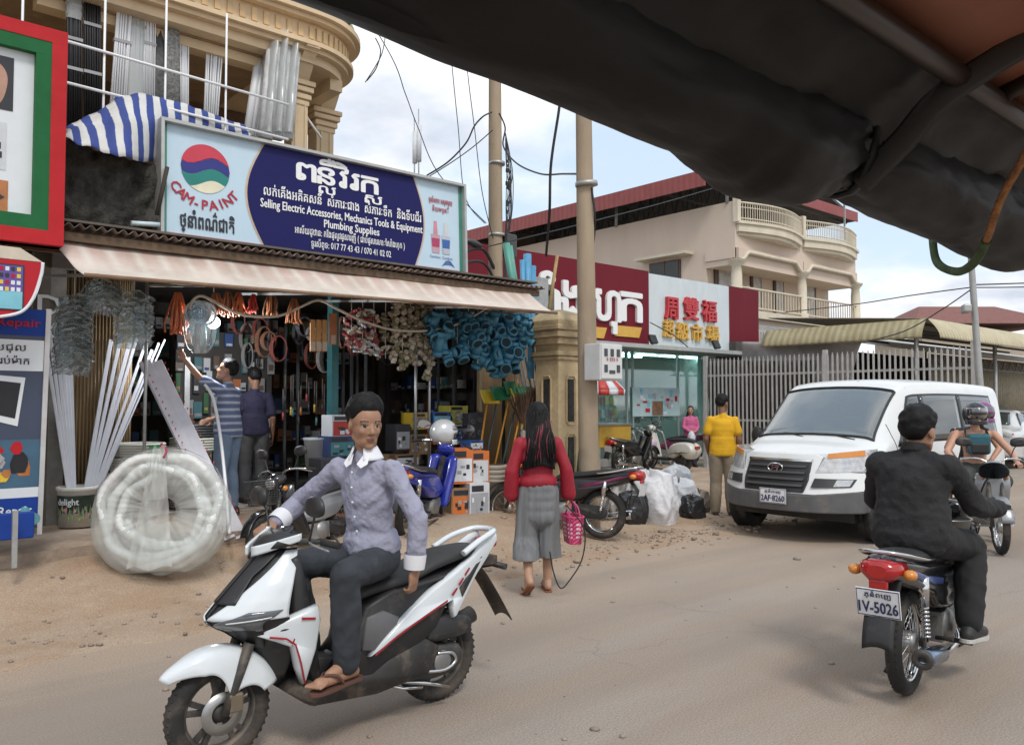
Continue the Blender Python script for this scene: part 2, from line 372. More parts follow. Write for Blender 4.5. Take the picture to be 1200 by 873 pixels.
 hs = n.nodes.new('ShaderNodeMath'); hs.operation = 'ADD'; l(noise(60, t.outputs['Object'], 6, .75), hs.inputs[0]); l(stn.outputs[0], hs.inputs[1]); l(hs.outputs[0], bp.inputs['Height']); l(bp.outputs[0], b.inputs['Normal'])
 return m
road_m = ground_mat('road', (.33, .285, .245), (.41, .35, .295), (.36, .275, .21), .55, 1.3, (.22, 1, 1), .4, True)
dirt_m = ground_mat('dirt', (.44, .335, .245), (.50, .395, .30), (.38, .255, .165), .6, 1.7, (.6, 1, 1), .5)
yard_m = ground_mat('yard', (.36, .32, .27), (.42, .37, .315), (.33, .265, .21), .35, 1.1, (1, 1, 1), .3)
def sstep(a, b, x):
 t = max(0., min(1., (x-a)/(b-a))); return t*t*(3-2*t)
def verge_h(x, y):
 k = sstep(9.0, 5.6, x); h = .30*sstep(6.35, 7.6, y)*(.25+.75*k)*sstep(12, 8.5, x)
 n_ = mnoise.noise(Vector((x*1.1, y*1.4, 0)))*.022+mnoise.noise(Vector((x*3.1, y*3.3, 4)))*.008
 n_ += .03*max(0, mnoise.noise(Vector((x*1.7, y*2.2, 9))))*sstep(6.9, 6.2, y)
 return .012+h+n_*sstep(5.75, 6.3, y)
gnd = MB(); gnd.grid(lambda u, v: (-600+1400*u, -500+1500*v, -.02), 4, 4); tag(gnd.obj('ground', yard_m), kind='structure')
rd = MB(); rd.grid(lambda u, v: (-40+300*u, -7+13.3*v, 0), 30, 4); tag(rd.obj('road', road_m), kind='structure')
vg = MB()
vg.grid(lambda u, v: (-8+25*u, 5.72+(.30*mnoise.noise(Vector((u*26, 0, 1)))+.14*mnoise.noise(Vector((u*90, 0, 1))))*(1-v)+(7.8)*v, verge_h(-8+25*u, 5.72+7.8*v) if v > 0 else -.006), 150, 46, sm=True)
tag(vg.obj('dirt_verge', dirt_m), kind='structure')
yd = MB(); yd.grid(lambda u, v: (9.5+70*u, 5.9+30*v, .004+.008*mnoise.noise(Vector((u*50, v*30, 2)))), 60, 30); tag(yd.obj('yard', yard_m), kind='structure')
# stones at the road edge
pb = MB()
for i in range(640):
 x = rnd.uniform(1, 11); y = rnd.gauss(6.15, .3) if i < 300 else rnd.uniform(5.6, 7.4)
 if i > 460: x, y = rnd.gauss(8.0, 1.0), rnd.gauss(6.1, .22)
 if 385 < i < 420: x, y = rnd.uniform(1, 8), rnd.uniform(2.5, 5.6)
 r = rnd.uniform(.006, .02)*(1.9 if rnd.random() < .08 else 1); z = verge_h(x, y) if y > 5.72 else 0
 pb.ell((x, y, z+r*.3), (r*rnd.uniform(.8, 1.5), r, r*.6), 6, 4, rotm('Z', rnd.uniform(0, 180)))
tag(pb.obj('gravel', M('pebble', (.27, .21, .165), var=.4, vs=2)), 'loose stones and crumbled kerb bits along the dusty road edge', 'gravel', kind='stuff')
conc = M('concrete', (.36, .32, .27), rough=.9, var=.28, vs=3, bump=.4, bs=30, dust=.35)
plaster = M('cream_plaster', (.66, .51, .33), rough=.85, var=.16, vs=1.6, bump=.12, bs=25, dust=.28, dustc=(.3, .23, .15))
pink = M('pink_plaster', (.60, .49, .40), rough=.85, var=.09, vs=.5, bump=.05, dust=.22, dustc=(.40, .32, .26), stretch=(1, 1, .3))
trimw = M('pale_trim', (.62, .55, .43), rough=.8, var=.12, vs=2)
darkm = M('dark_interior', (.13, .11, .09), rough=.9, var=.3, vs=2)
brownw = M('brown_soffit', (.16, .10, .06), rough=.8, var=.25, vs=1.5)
steel = M('steel', (.42, .42, .41), rough=.38, metal=.85, var=.15)
galv = M('galvanised', (.42, .42, .41), rough=.5, metal=.6, var=.2, vs=9)
blackp = M('black_plastic', (.018, .018, .019), rough=.5, var=.2, dust=.18)
blackd = M('black_dusty', (.028, .026, .024), rough=.65, var=.3, dust=.42)
white_pvc = M('white_pvc', (.80, .81, .83), rough=.4, var=.06, vs=3)
rubber = M('rubber', (.022, .021, .02), rough=.85, var=.3, dust=.4, dustc=(.24, .18, .13))
# hardware shop building (ground floor shell)
SF = .42            # shop floor height
def room():
 r = root('hardware_shop_building', (0, 0, 0), 0, 'open fronted hardware shop with dark crammed interior under a striped awning', 'shop building')
 b = MB(); b.box((5.2, 11.2, .21), (6.9, 4.4, SF)); b.obj('floor_slab', conc, r)
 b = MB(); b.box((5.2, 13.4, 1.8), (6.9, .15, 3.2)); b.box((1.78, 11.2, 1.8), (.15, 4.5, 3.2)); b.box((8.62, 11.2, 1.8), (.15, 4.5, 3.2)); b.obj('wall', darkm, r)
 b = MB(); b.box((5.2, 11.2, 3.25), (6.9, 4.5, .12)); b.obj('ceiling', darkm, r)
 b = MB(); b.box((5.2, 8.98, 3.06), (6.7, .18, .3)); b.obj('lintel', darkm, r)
 b = MB(); b.box((4.93, 8.95, 1.68), (.09, .12, 2.55)); b.obj('post', M('teal_paint', (.03, .13, .14), rough=.5, var=.2, dust=.2), r)
 # folding shutters of tan corrugated sheet, pulled open at both ends
 sm_ = M('tan_shutter', (.30, .21, .115), rough=.55, var=.25, vs=2.5, stretch=(1, 1, .3), dust=.25)
 def shutter(x0, x1, y, lean=0):
  b = MB(); n = int((x1-x0)/.016)
  b.grid(lambda u, v: (x0+(x1-x0)*u, y+.014*math.sin(u*n*PI)+lean*u, SF+.01+2.5*v), n*2, 1, thick=.004); return b.obj('folding_shutter', sm_, r)
 shutter(1.86, 2.46, 8.98); shutter(2.5, 2.72, 9.06, .25); shutter(7.30, 7.78, 9.0, .12); shutter(7.80, 8.54, 9.05, -.1)
 b = MB(); b.box((7.27, 9.0, 1.7), (.05, .06, 2.56)); b.box((8.56, 9.0, 1.7), (.05, .06, 2.56)); b.obj('shutter_frame', M('tan_frame', (.33, .25, .15), rough=.6), r)
 for px in (503, 487):
  p = at(px, 470, Y=8.6); b = MB(); b.cyl((p.x, 8.6, SF-.1), (p.x, 8.6, 3.0), .02, seg=10); b.obj('prop_pole', steel, r)
 # low tin roof behind the sign, rusty edge showing under it
 b = MB()
 def tin(u, v): return (1.3+5.75*u, 7.42+2.2*v, 3.06+.03*v+.018*math.sin(u*2*PI*68)-.02*u)
 b.grid(tin, 68*6, 2, thick=.004); b.obj('tin_roof', M('rusty_tin', (.17, .13, .11), rough=.75, metal=.3, var=.4, vs=2, dust=.4, dustc=(.2, .10, .06)), r)
 b = MB(); b.box((4.2, 7.5, 2.97), (5.6, .05, .07)); b.box((4.2, 8.3, 2.99), (5.6, .05, .07)); b.obj('purlin', M('old_wood', (.12, .08, .05), rough=.9, var=.4, vs=8), r)
 b = MB(); b.box((4.2, 7.8, 3.1), (5.5, .7, .02)); b.obj('soffit_board', darkm, r)
 return r
room()
# front step of the shop: broken concrete slabs
st = MB()
st.grid(lambda u, v: (-2+6.4*u, 7.55+.12*mnoise.noise(Vector((u*9, 0, 3)))*(1-v)+1.7*v, SF-.015+.02*mnoise.noise(Vector((u*12, v*4, 0)))-(.22 if v < .02 else 0)), 60, 16, sm=False)
st.grid(lambda u, v: (-2+6.4*u, 7.50+.12*mnoise.noise(Vector((u*9, 0, 3))), -.1+(SF+.08)*v), 60, 2, sm=False)
tag(st.obj('shop_step', M('step_concrete', (.33, .26, .2), rough=.92, var=.35, vs=3, bump=.6, bs=22, dust=.4)), kind='structure')
sl = MB(); p = at(10, 655, Z=.33); sl.box((p.x-.25, p.y+.1, .29), (1.0, .42, .17), R(3)); sl.box((p.x+.85, p.y+.05, .17), (1.1, .5, .13), R(-4))
tag(sl.obj('kerb_slab', conc, bevel=.03), kind='structure')
# awning: white canvas with faded red stripes
def awning():
 r = root('shop_awning', (1.68, 7.0, 2.62), 0, 'long white canvas awning with faded red stripes over the hardware shop front', 'awning')
 Lx = 5.15
 def fn(u, v):
  x = Lx*u; e = .012*math.sin(u*31)*v
  y = .62*(1-v)-.02*v; z = .36*(1-v)**1.25+.075*u-.035*v-.018*math.sin(u*PI*5)**2*math.sin(v*PI)
  return (x-.12*(1-v)*(1-u), y, z+e+.012*mnoise.noise(Vector((u*20, v*3, 0))))
 b = MB(); b.grid(fn, 160, 14, thick=.003)
 m = stripes('awning_canvas', (.66, .59, .52), (.40, .18, .14), 0, .21, .30, .8, .12, noise=.04)
 n = m.node_tree; bs = n.nodes['Principled BSDF']
 # stripes faded at the sunny outer edge: the fade is along the canvas itself
 t = n.nodes.new('ShaderNodeTexCoord'); s = n.nodes.new('ShaderNodeSeparateXYZ'); n.links.new(t.outputs['Object'], s.inputs[0])
 mr = n.nodes.new('ShaderNodeMapRange'); mr.inputs[1].default_value = .16; mr.inputs[2].default_value = .50; mr.inputs[3].default_value = .02; mr.inputs[4].default_value = .5; n.links.new(s.outputs[1], mr.inputs[0])
 mixn = [q for q in n.nodes if q.bl_idname == 'ShaderNodeMix' and q.blend_type == 'MIX'][0]
 lk = mixn.inputs[0].links[0]; mk = lk.from_socket; n.links.remove(lk)
 mm = n.nodes.new('ShaderNodeMath'); mm.operation = 'MULTIPLY'; n.links.new(mk, mm.inputs[0]); n.links.new(mr.outputs[0], mm.inputs[1]); n.links.new(mm.outputs[0], mixn.inputs[0])
 b.obj('canvas', m, r)
 b = MB(); b.cyl((0, -.01, -.03), (Lx, -.01, .05), .018, seg=8); b.obj('edge_rail', M('brown_rail', (.2, .12, .07), rough=.6, var=.3), r)
 for k in range(6):
  b = MB(); x = .1+k*(Lx-.2)/5; b.bar((x, 0, -.02+.015*k), (x, 1.9, .20), .025, .025); b.obj('support_arm', galv, r)
 return r
awning()
# the big shop sign
def shop_sign():
 p0 = at(190, 272, Y=7.78); p1 = at(195, 138, Y=7.78); pr = at(541, 316, Y=7.78)
 W = pr.x-p0.x+.02; H = 1.05
 r = root('shop_signboard', (p0.x, 7.78, 3.16), 0, 'wide blue and white hardware shop signboard with paint logo ball at its left end', 'sign')
 r.rotation_euler = (R(-2), 0, 0)
 b = MB(); b.box((W/2, .09, H/2), (W, .16, H)); b.obj('sign_box', M('sign_pale', (.52, .66, .76), rough=.5, var=.03, spec=.25), r)
 fr = MB(); fr.box((W/2, .06, H+.015), (W+.06, .24, .03)); fr.box((W/2, .06, -.015), (W+.06, .24, .03)); fr.box((-.015, .06, H/2), (.03, .24, H)); fr.box((W+.015, .06, H/2), (.03, .24, H)); fr.obj('sign_frame', M('sign_frame', (.45, .45, .43), rough=.5, metal=.5), r)
 F = lambda a, c, h: (a*W, .01-h, c*H)
 def disk(cx, cz, rad, mi, mb, h, a0=0, a1=2*PI, n=48):
  mb.add([F(cx+rad*math.cos(a0+(a1-a0)*k/n)*H/W, cz+rad*math.sin(a0+(a1-a0)*k/n), h) for k in range(n+1)], [tuple(range(n+1))], mi)
 # navy centre panel with bowed ends, thin edge line
 def bow(x0, x1, bow_, grow):
  o = []
  for k in range(17): z = k/16; o.append((x0-grow-bow_*math.sin(z*PI), .0+z))
  for k in range(17): z = 1-k/16; o.append((x1+grow+bow_*math.sin(z*PI)*.75, z))
  return o
 e = MB(); o = bow(.285, .80, .052, .006); e.add([F(a, c, .004) for a, c in o], [tuple(range(len(o)))], 0)
 e.add([F(0, .0, .0042), F(1, .0, .0042), F(1, .022, .0042), F(0, .022, .0042)], [(0, 1, 2, 3)], 1)
 e.add([F(0, 0, .0042), F(.012, 0, .0042), F(.012, 1, .0042), F(0, 1, .0042)], [(0, 1, 2, 3)], 2); e.add([F(.988, 0, .0042), F(1, 0, .0042), F(1, 1, .0042), F(.988, 1, .0042)], [(0, 1, 2, 3)], 2)
 e.obj('border_line', [M('rim_gold', (.55, .42, .3), rough=.4), M('rim_red', (.62, .22, .25), rough=.4), M('rim_green', (.06, .25, .18), rough=.4)], r, smooth=False)
 e = MB(); o = bow(.285, .80, .052, 0); e.add([F(a, c, .008) for a, c in o], [tuple(range(len(o)))], 0); e.obj('navy_panel', M('sign_navy', (.012, .012, .095), rough=.5, var=.05, spec=.2), r, smooth=False)
 # globe logo: red, navy and green waves
 g = MB(); cx, cz, ra = .115, .65, .225
 def wv(z0, amp, x): return z0+amp*math.sin(x*3.2+.5)
 bands = [(1.2, .30, 0), (.33, -.12, 1), (-.14, -.62, 2), (-.62, -1.2, 3)]
 nx = 40
 for top, bot, mi in bands:
  vs = []; fs = []
  for i in range(nx+1):
   x = -1+2*i/nx; lim = math.sqrt(max(0, 1-x*x))
   t_ = max(-lim, min(lim, wv(top, .17, x) if abs(top) < 1 else top)); b_ = max(-lim, min(lim, wv(bot, .17, x) if abs(bot) < 1 else bot))
   vs += [F(cx+ra*x*H/W, cz+ra*t_, .006), F(cx+ra*x*H/W, cz+ra*b_, .006)]
  for i in range(nx): fs.append((2*i, 2*i+1, 2*i+3, 2*i+2))
  g.add(vs, fs, mi)
 g.obj('globe_logo', [M('logo_red', (.55, .04, .07), rough=.3, var=.1), M('logo_navy', (.02, .025, .20), rough=.3), M('logo_green', (.01, .20, .17), rough=.3), M('logo_cream', (.72, .68, .50), rough=.3)], r, smooth=False)
 wht = M('letter_white', (.82, .82, .82), rough=.5, var=0); red = M('letter_red', (.42, .015, .035), rough=.4, var=0); blk = M('letter_black', (.02, .02, .03), rough=.4, var=0)
 # arc lettering
 t = MB(); s = 'CAM-PAINT'
 for k, ch in enumerate(s):
  a = R(-143+k*(104/8)); vs, fs = text_polys(ch, 1); xm = (min(p.x for p in vs)+max(p.x for p in vs))/2; rr = .335; rot = a+PI/2
  for k2, (dx, dy) in enumerate(BOLD):
   pts = []
   for p in vs:
    u, v_ = (p.x-xm+dx*.025)*.125, (p.y-.35+dy*.025)*.125
    pts.append(F(cx+(rr*math.cos(a)+u*math.cos(rot)-v_*math.sin(rot))*H/W, cz-.0+rr*math.sin(a)*1.0+u*math.sin(rot)+v_*math.cos(rot), .007+.0004*k2))
   t.add(pts, fs, 0)
 t.obj('brand_lettering', red, r, smooth=False)
 Ff = lambda a, c, h: (a, .01-h, c)
 lt = lettering([('ថ្នាំពណ៌ជាតិ', cx*W+.02, .09, .19, .52, 0, 'C', .025)], Ff, .007); lt.obj('lettering', blk, r, smooth=False)
 cxm = .555*W
 big = lettering([('ព', cxm-.60, .76, .30, .22, 0, 'L', .035), ('ន', cxm-.36, .76, .30, .20, 0, 'L', .035), ('ល', cxm-.35, .655, .14, .20, 0, 'L', .03), ('ឺ', cxm-.25, .76, .30, .17, 0, 'C', .03),
  ('វិ', cxm-.185, .76, .30, .19, 0, 'L', .035), ('រ', cxm+.03, .76, .30, .11, 0, 'L', .035), ('ក', cxm+.17, .76, .30, .21, 0, 'L', .035), ('ស', cxm+.21, .645, .15, .22, 0, 'L', .03)], Ff, .012)
 big.obj('title_lettering', wht, r, smooth=False)
 sm = lettering([('លក់េគីងអគិគសនី  សំភារៈជាង  សំភារៈទឹក  និងទីបជ័រ', cxm, .53, .135, 1.92, 0, 'C', .015),
  ('Selling Electric Accessories, Mechanics Tools & Equipment', cxm-.01, .405, .125, 1.97, 0, 'C', .02),
  ('Plumbing Supplies', cxm+.05, .295, .12, .68, 0, 'C', .02),
  ('អាស័យដ្ឋាន: កែងផ្លូវផ្សារញី ( ជាប់ផ្សារហៅសាំងហុក )', cxm+.05, .19, .10, 1.35, 0, 'C', .01),
  ('ទូរស័ព្ទ: 017 77 43 43 / 070 41 02 02', cxm+.05, .07, .10, .98, 0, 'C', .008)], Ff, .012)
 sm.obj('small_lettering', wht, r, smooth=False)
 # paint buckets picture on the right end
 q = MB(); x0 = .905*W
 for k, (dx, c1) in enumerate(((-.06, 0), (.09, 1))):
  q.add([Ff(x0+dx-.065, .42, .006), Ff(x0+dx-.052, .20, .006), Ff(x0+dx+.052, .20, .006), Ff(x0+dx+.065, .42, .006)], [(0, 1, 2, 3)], c1)
  q.add([Ff(x0+dx-.058, .375, .007), Ff(x0+dx-.052, .27, .007), Ff(x0+dx+.052, .27, .007), Ff(x0+dx+.058, .375, .007)], [(0, 1, 2, 3)], 2+k)
  q.add([Ff(x0+dx-.03, .42, .006), Ff(x0+dx+.03, .42, .006), Ff(x0+dx+.02, .58, .006), Ff(x0+dx-.02, .58, .006)], [(0, 1, 2, 3)], 4 if k == 0 else 5)
 for k in range(3):
  o = [(x0+.12+.05*math.cos(a)*(1+.4*k), .10+.03*math.sin(a)-.02*k) for a in [i*PI/6 for i in range(7)]]
  q.add([Ff(a, c, .006) for a, c in o]+[Ff(a, c-.012, .006) for a, c in o[::-1]], [tuple(range(14))], 3)
 q.obj('bucket_picture', [M('pic_pink', (.5, .33, .38)), M('pic_grey', (.45, .48, .55)), M('pic_red', (.4, .05, .12)), M('pic_blue', (.04, .12, .35)), M('pic_rose', (.6, .25, .3)), M('pic_pale', (.6, .6, .62))], r, smooth=False)
 lt = lettering([('ថ្នាំលាប អស្ចារ្យ', x0+.02, .80, .085, .34, 0, 'C', .01), ('និយមប្រើ', x0+.02, .70, .08, .24, 0, 'C', .01), ('Cambox  Cambox', x0+.02, .14, .045, .33, 1, 'C', .0)], Ff, .007); lt.obj('side_lettering', [red, M('letter_navy', (.03, .05, .3), rough=.4)], r, smooth=False)
 for x in (.35, 1.6, 2.9):
  b = MB(); b.bar((x, .1, -.02), (x, .1, -.16), .03, .03); b.obj('bracket', galv, r)
 return r
shop_sign()
lampa = at(185, 268, Y=7.6)
b = MB(); b.cyl((lampa.x-.22, 7.62, 3.18), (lampa.x+.02, 7.62, 3.2), .022, seg=10); tag(b.obj('awning_tube', M('tube_pale', (.55, .65, .68), rough=.4)), 'short pale blue pipe end sticking out at the lower left corner of the blue sign', 'pipe')
# upper storey of the corner house with its balcony
def upper():
 r = root('cream_balcony_building', (0, 0, 3.3), 0, 'cream upper storey with ornate rounded balcony cornice and columns above the hardware shop', 'building')
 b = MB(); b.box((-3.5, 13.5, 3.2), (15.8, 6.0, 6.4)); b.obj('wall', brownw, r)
 b = MB(); b.box((-.2, 9.4, .06), (9.6, 2.4, .12)); b.obj('balcony_floor', plaster, r)
 # stacked cornice courses following a plan with a rounded corner
 def plan(off, n=14):
  cx, cy, rr = 4.25, 9.05, .88+off
  pts = [(-6, 9.05-.88-off), (2.2, 9.05-.88-off), (2.6, 9.05-.88-off)]
  pts = [(-6, cy-rr), (cx-1.2, cy-rr)]+[(cx+rr*math.cos(a), cy+rr*math.sin(a)) for a in [(-PI/2)+(PI/2)*k/n for k in range(n+1)]]+[(cx+rr, 11.2)]
  return pts
 courses = [(-.16, 2.12, .10), (-.08, 2.22, .05), (-.02, 2.27, .05), (-.10, 2.32, .22), (.0, 2.54, .05), (.06, 2.59, .06), (-.02, 2.65, .05), (-.14, 2.70, .09)]
 b = MB()
 for off, z, h in courses:
  o = plan(off)+[(-6, 11.2)]; b.prism(o, lambda x, y, z=z: (x, y, z), lambda x, y, z=z, h=h: (x, y, z+h-.001))
 b.obj('cornice', plaster, r)
 d = MB(); o = plan(-.092)
 pts = []
 for (a, c) in zip(o, o[1:]):
  Ln = math.hypot(c[0]-a[0], c[1]-a[1]); m_ = max(1, int(Ln/.13))
  for k in range(m_): pts.append(((a[0]+(c[0]-a[0])*k/m_, a[1]+(c[1]-a[1])*k/m_), math.atan2(c[1]-a[1], c[0]-a[0])))
 for (p, an) in pts:
  d.box((p[0], p[1], 2.43), (.06, .03, .14), an)
 d.obj('dentil_frieze', M('plaster_orange', (.60, .43, .24), rough=.85, var=.15), r)
 # underside recess
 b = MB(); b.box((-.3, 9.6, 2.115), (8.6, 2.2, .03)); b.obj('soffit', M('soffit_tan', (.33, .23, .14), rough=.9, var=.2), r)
 # balustrade urns above
 for k in range(7):
  a = -PI/2+PI/2*k/6; b = MB(); x, y = 4.25+.8*math.cos(a), 9.05+.8*math.sin(a)
  b.lathe([(.05, 0), (.07, .03), (.035, .1), (.075, .28), (.045, .42), (.06, .48), (.06, .5)], (x, y, 2.79), 10); b.obj('baluster', M('baluster_green', (.42, .44, .30), rough=.8, var=.2), r)
 b = MB(); o = plan(-.14)[1:]; b.tube([(p[0], p[1], 3.36) for p in o], .07, 6); b.obj('top_rail', plaster, r)
 def column(x, y, wd):
  b = MB()
  b.box((x, y, 1.0), (wd, wd, 1.9)); b.box((x, y, .12), (wd*1.35, wd*1.35, .22))
  for k, (s_, z) in enumerate(((1.12, 1.72), (1.3, 1.79), (1.5, 1.87), (1.65, 1.94))): b.box((x, y, z), (wd*s_, wd*s_, .06))
  b.box((x-.06, y-wd/2-.004, 1.0), (.02, .02, 1.4)); b.box((x+.06, y-wd/2-.004, 1.0), (.02, .02, 1.4))
  b.obj('column', plaster, r, bevel=.012)
  c = MB(); n = 10; pr = [(0, 0)]+[(.02+.30*(k/n), .30*math.sin(k/n*PI/2)**1.5) for k in range(n+1)]+[(.32, .34), (0, .34)]
  c.prism(pr, lambda u, v: (x+wd/2*0+u*0+wd*.4, y-wd/2-u, 1.97+v-.02), lambda u, v: (x-wd*.4, y-wd/2-u, 1.97+v-.02)); c.obj('corbel', plaster, r)
 pa = at(347, 120, Y=8.62); column(pa.x, 8.62, .20)
 pc = at(376, 140, Y=9.3); column(pc.x, 9.3, .24)
 # beam arch between columns, inner panel
 b = MB(); b.box((2.9, 8.62, 2.06), (2.6, .18, .12)); b.box((pc.x-.2, 9.0, 2.05), (.16, .9, .14)); b.obj('beam', plaster, r)
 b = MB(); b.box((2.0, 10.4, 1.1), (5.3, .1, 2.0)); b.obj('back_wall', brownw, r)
 b = MB(); b.box((4.35, 10.35, .95), (.5, .06, 1.7)); b.obj('door', M('door_red', (.22, .06, .03), rough=.6, var=.3), r)
 return r
upper()
# pipe railing in front of the upper balcony
r = root('pipe_railing', (1.2, 7.95, 3.3), 0, 'thin white pipe railing in front of the upper balcony above the sign', 'railing')
ra0 = at(60, 38, Y=7.95); ra1 = at(338, 125, Y=7.95)
for z in (4.79, 4.42): b = MB(); b.cyl((ra0.x-1.2, 0, z-3.3), (ra1.x-1.2, 0, z-3.36), .014, seg=8); b.obj('rail', white_pvc, r)
for px in (25, 122, 194, 265):
 p = at(px, 80, Y=7.97); b = MB(); b.cyl((p.x-1.2, .02, .0), (p.x-1.2, .02, 2.2), .011, seg=8); b.obj('upright', white_pvc, r)
# wall brace bar right of column
b = MB(); a = at(350, 124, Y=8.7); c = at(377, 163, Y=8.7); b.cyl(a, c, .014, seg=8); tag(b.obj('brace_bar', white_pvc), 'slanting white pipe between the two cream balcony columns', 'pipe')
def bundle(name, label, grp, px0, px1, pyb, pyt, Y, mat, r_, leanx=0., n=None, band=None, wrap=None, tilt=.25, spread=.0):
 a = at(px0, pyb, Y=Y); c = at(px1, pyb, Y=Y); wd = c.x-a.x; zt = at((px0+px1)/2, pyt, Y=Y).z; zb = a.z
 o = root(name, ((a.x+c.x)/2, Y, zb), 0, label, 'pipes', grp)
 b = MB(); k = n or 14
 if not n: r_ = wd*.9/12*.86
 for i in range(k):
  u = (i % 7)/6-.5 if k > 7 else (i/(k-1)-.5); dy = (i//7)*r_*1.9
  x0 = u*wd*.9; x1 = x0*(1+spread)+leanx+rnd.uniform(-.01, .01); h = zt-zb+rnd.uniform(-.05, .03)
  b.cyl((x0, dy, 0), (x1, dy+tilt, h), r_, seg=8)
 b.obj('pipe', mat, o)
 if band:
  for f in band:
   t = MB(); h = (zt-zb)*f; t.box((leanx*f, tilt*f+r_*.9, h), (wd*(1+spread*f)+.015, r_*5.2, .03)); t.obj('tie_band', M('band_grey', (.35, .35, .36), rough=.5), o)
 if wrap:
  for f0, f1 in wrap:
   t = MB()
   def fw(u, v):
    a_ = u*2*PI; f = f0+(f1-f0)*v; rr = 1+.12*mnoise.noise(Vector((math.cos(a_)*2, math.sin(a_)*2, v*7+f0*9)))
    return (leanx*f+math.cos(a_)*wd*.56*(1+spread*f)*rr, tilt*f+r_+math.sin(a_)*r_*3.6*rr, (zt-zb)*f)
   t.grid(fw, 24, 26); t.obj('plastic_wrap', clear_mat('cloudy_film', diff=.45, gloss=.14, rough=.25, dcol=(.62, .62, .6)), o)
 return o
gp = 'pipe bundles standing on the upper balcony'
blkpipe = M('black_pipe', (.02, .02, .022), rough=.45, var=.3)
bundle('black_pipe_bundle', 'tall bundle of black pipes wrapped with torn plastic on the upper balcony', gp, 78, 96, 150, -90, 8.36, blkpipe, .05, band=(.3, .45), wrap=((.55, .66),), tilt=.15)
bundle('black_pipe_bundle', 'second black pipe bundle beside the white pipes on the balcony', gp, 99, 118, 150, -90, 8.38, blkpipe, .05, band=(.28, .52), tilt=.15)
bundle('white_pipe_bundle', 'widest bundle of white pipes at the left on the upper balcony', gp, 128, 147, 140, -90, 8.4, white_pvc, .026, band=(.42, .7), tilt=.15, leanx=.12)
bundle('white_pipe_bundle', 'white pipes under cloudy plastic film between two plain white bundles', gp, 148, 167, 140, -90, 8.42, white_pvc, .026, band=(.5,), tilt=.15, leanx=.06, wrap=((.05, .95),))
bundle('white_pipe_bundle', 'white pipe bundle just left of the dark netted roll on the balcony', gp, 168, 181, 140, -90, 8.42, white_pvc, .026, tilt=.15, leanx=.04, band=(.4,))
bundle('netted_roll', 'tall roll of pipes in dark grey netting on the balcony', gp, 183, 193, 150, 28, 8.42, M('dark_net', (.10, .10, .10), rough=.9, var=.5, vs=30, bump=.6, bs=60), .035, n=7, tilt=.15)
bundle('netted_roll', 'taller roll in mottled grey netting beside a white pipe bundle', gp, 197, 208, 150, -90, 8.44, M('grey_net', (.26, .26, .25), rough=.9, var=.6, vs=40, bump=.6, bs=70), .038, n=7, tilt=.15)
bundle('white_pipe_bundle', 'flat bundle of white trunking right of the netted rolls', gp, 209, 221, 150, 0, 8.44, white_pvc, .03, tilt=.15, leanx=.03)
bundle('white_pipe_bundle', 'fanned bundle of white pipes leaning right on the balcony', gp, 239, 255, 142, 14, 8.44, white_pvc, .022, leanx=.12, tilt=.2, spread=.45)
bundle('white_pipe_bundle', 'fat white tube leaning right in front of grey wrapped tubes', gp, 289, 304, 160, 42, 8.46, white_pvc, .05, n=4, leanx=.22, tilt=.15)
gw = M('grey_wrapped', (.50, .50, .50), rough=.5, var=.25, vs=12)
for k, (x0, pt) in enumerate(((306, 48), (318, 36), (330, 50))):
 bundle('wrapped_tube', ['grey wrapped tube next to the fat white leaning tube', 'tallest grey wrapped tube with plastic knotted at its top', 'grey wrapped tube against the cream balcony column'][k], gp, x0, x0+9, 162, pt, 8.2, gw, .045, n=3, leanx=.13, tilt=.12, wrap=((.05, 1.05),))
# striped tarp and dark netting beside the sign
def quadpatch(name, label, cat, corners, mat, nu=30, nv=20, fold=.05, freq=3., thick=.003, seed=0, dirn=(0, -1, 0)):
 a, b_, c, d = [Vector(q) for q in corners]     # a top-left, b top-right, c bottom-right, d bottom-left
 dv = Vector(dirn)
 def fn(u, v):
  p = a.lerp(b_, u).lerp(d.lerp(c, u), v)
  n_ = mnoise.noise(Vector((u*freq+seed, v*freq*.6, seed)))+.5*mnoise.noise(Vector((u*freq*2.7, v*freq*1.3+seed, 2)))
  return p+dv*(fold*n_)-Vector((0, 0, .35*fold*math.sin(u*PI)*(1-v)))
 m = MB(); m.grid(fn, nu, nv, thick=thick); o = m.obj(name, mat); tag(o, label, cat); return o
stm = stripes('blue_white_tarp', (.66, .66, .64), (.04, .07, .28), 0, .135, .5, .8, .02, noise=.05)
def tarp():
 o = root('striped_tarp', (0, 0, 0), 0, 'blue and white striped tarp draped beside the left end of the blue sign', 'tarp')
 ridge = [at(77, 150, Y=8.0), at(118, 128, Y=7.98), at(152, 110, Y=7.95), at(200, 118, Y=7.97), at(240, 130, Y=8.0), at(290, 150, Y=8.05)]
 low = [at(75, 162, Y=7.6), at(112, 175, Y=7.58), at(150, 186, Y=7.56), at(192, 192, Y=8.02), at(245, 190, Y=8.1), at(292, 164, Y=7.98)]
 R1 = spline(ridge, 8); R2 = spline(low, 8); n = len(R1)-1
 b = MB()
 def fn(u, v):
  i = min(n, int(u*n+.5)); p = R1[i].lerp(R2[i], v)
  return p+Vector((0, -.05*math.sin(v*PI)*(1+mnoise.noise(Vector((u*9, v*2, 0)))), .03*mnoise.noise(Vector((u*14, v*3, 5)))))
 b.grid(fn, n, 12, thick=.003)
 m = stm; q = b.obj('tarp_sheet', m, o)
 return o
tarp()
nm = M('dark_netting', (.055, .052, .045), rough=.95, var=.6, vs=14, bump=.8, bs=50)
q = [at(72, 160, Y=7.9), at(196, 196, Y=7.9), at(190, 268, Y=7.86), at(60, 262, Y=7.95)]
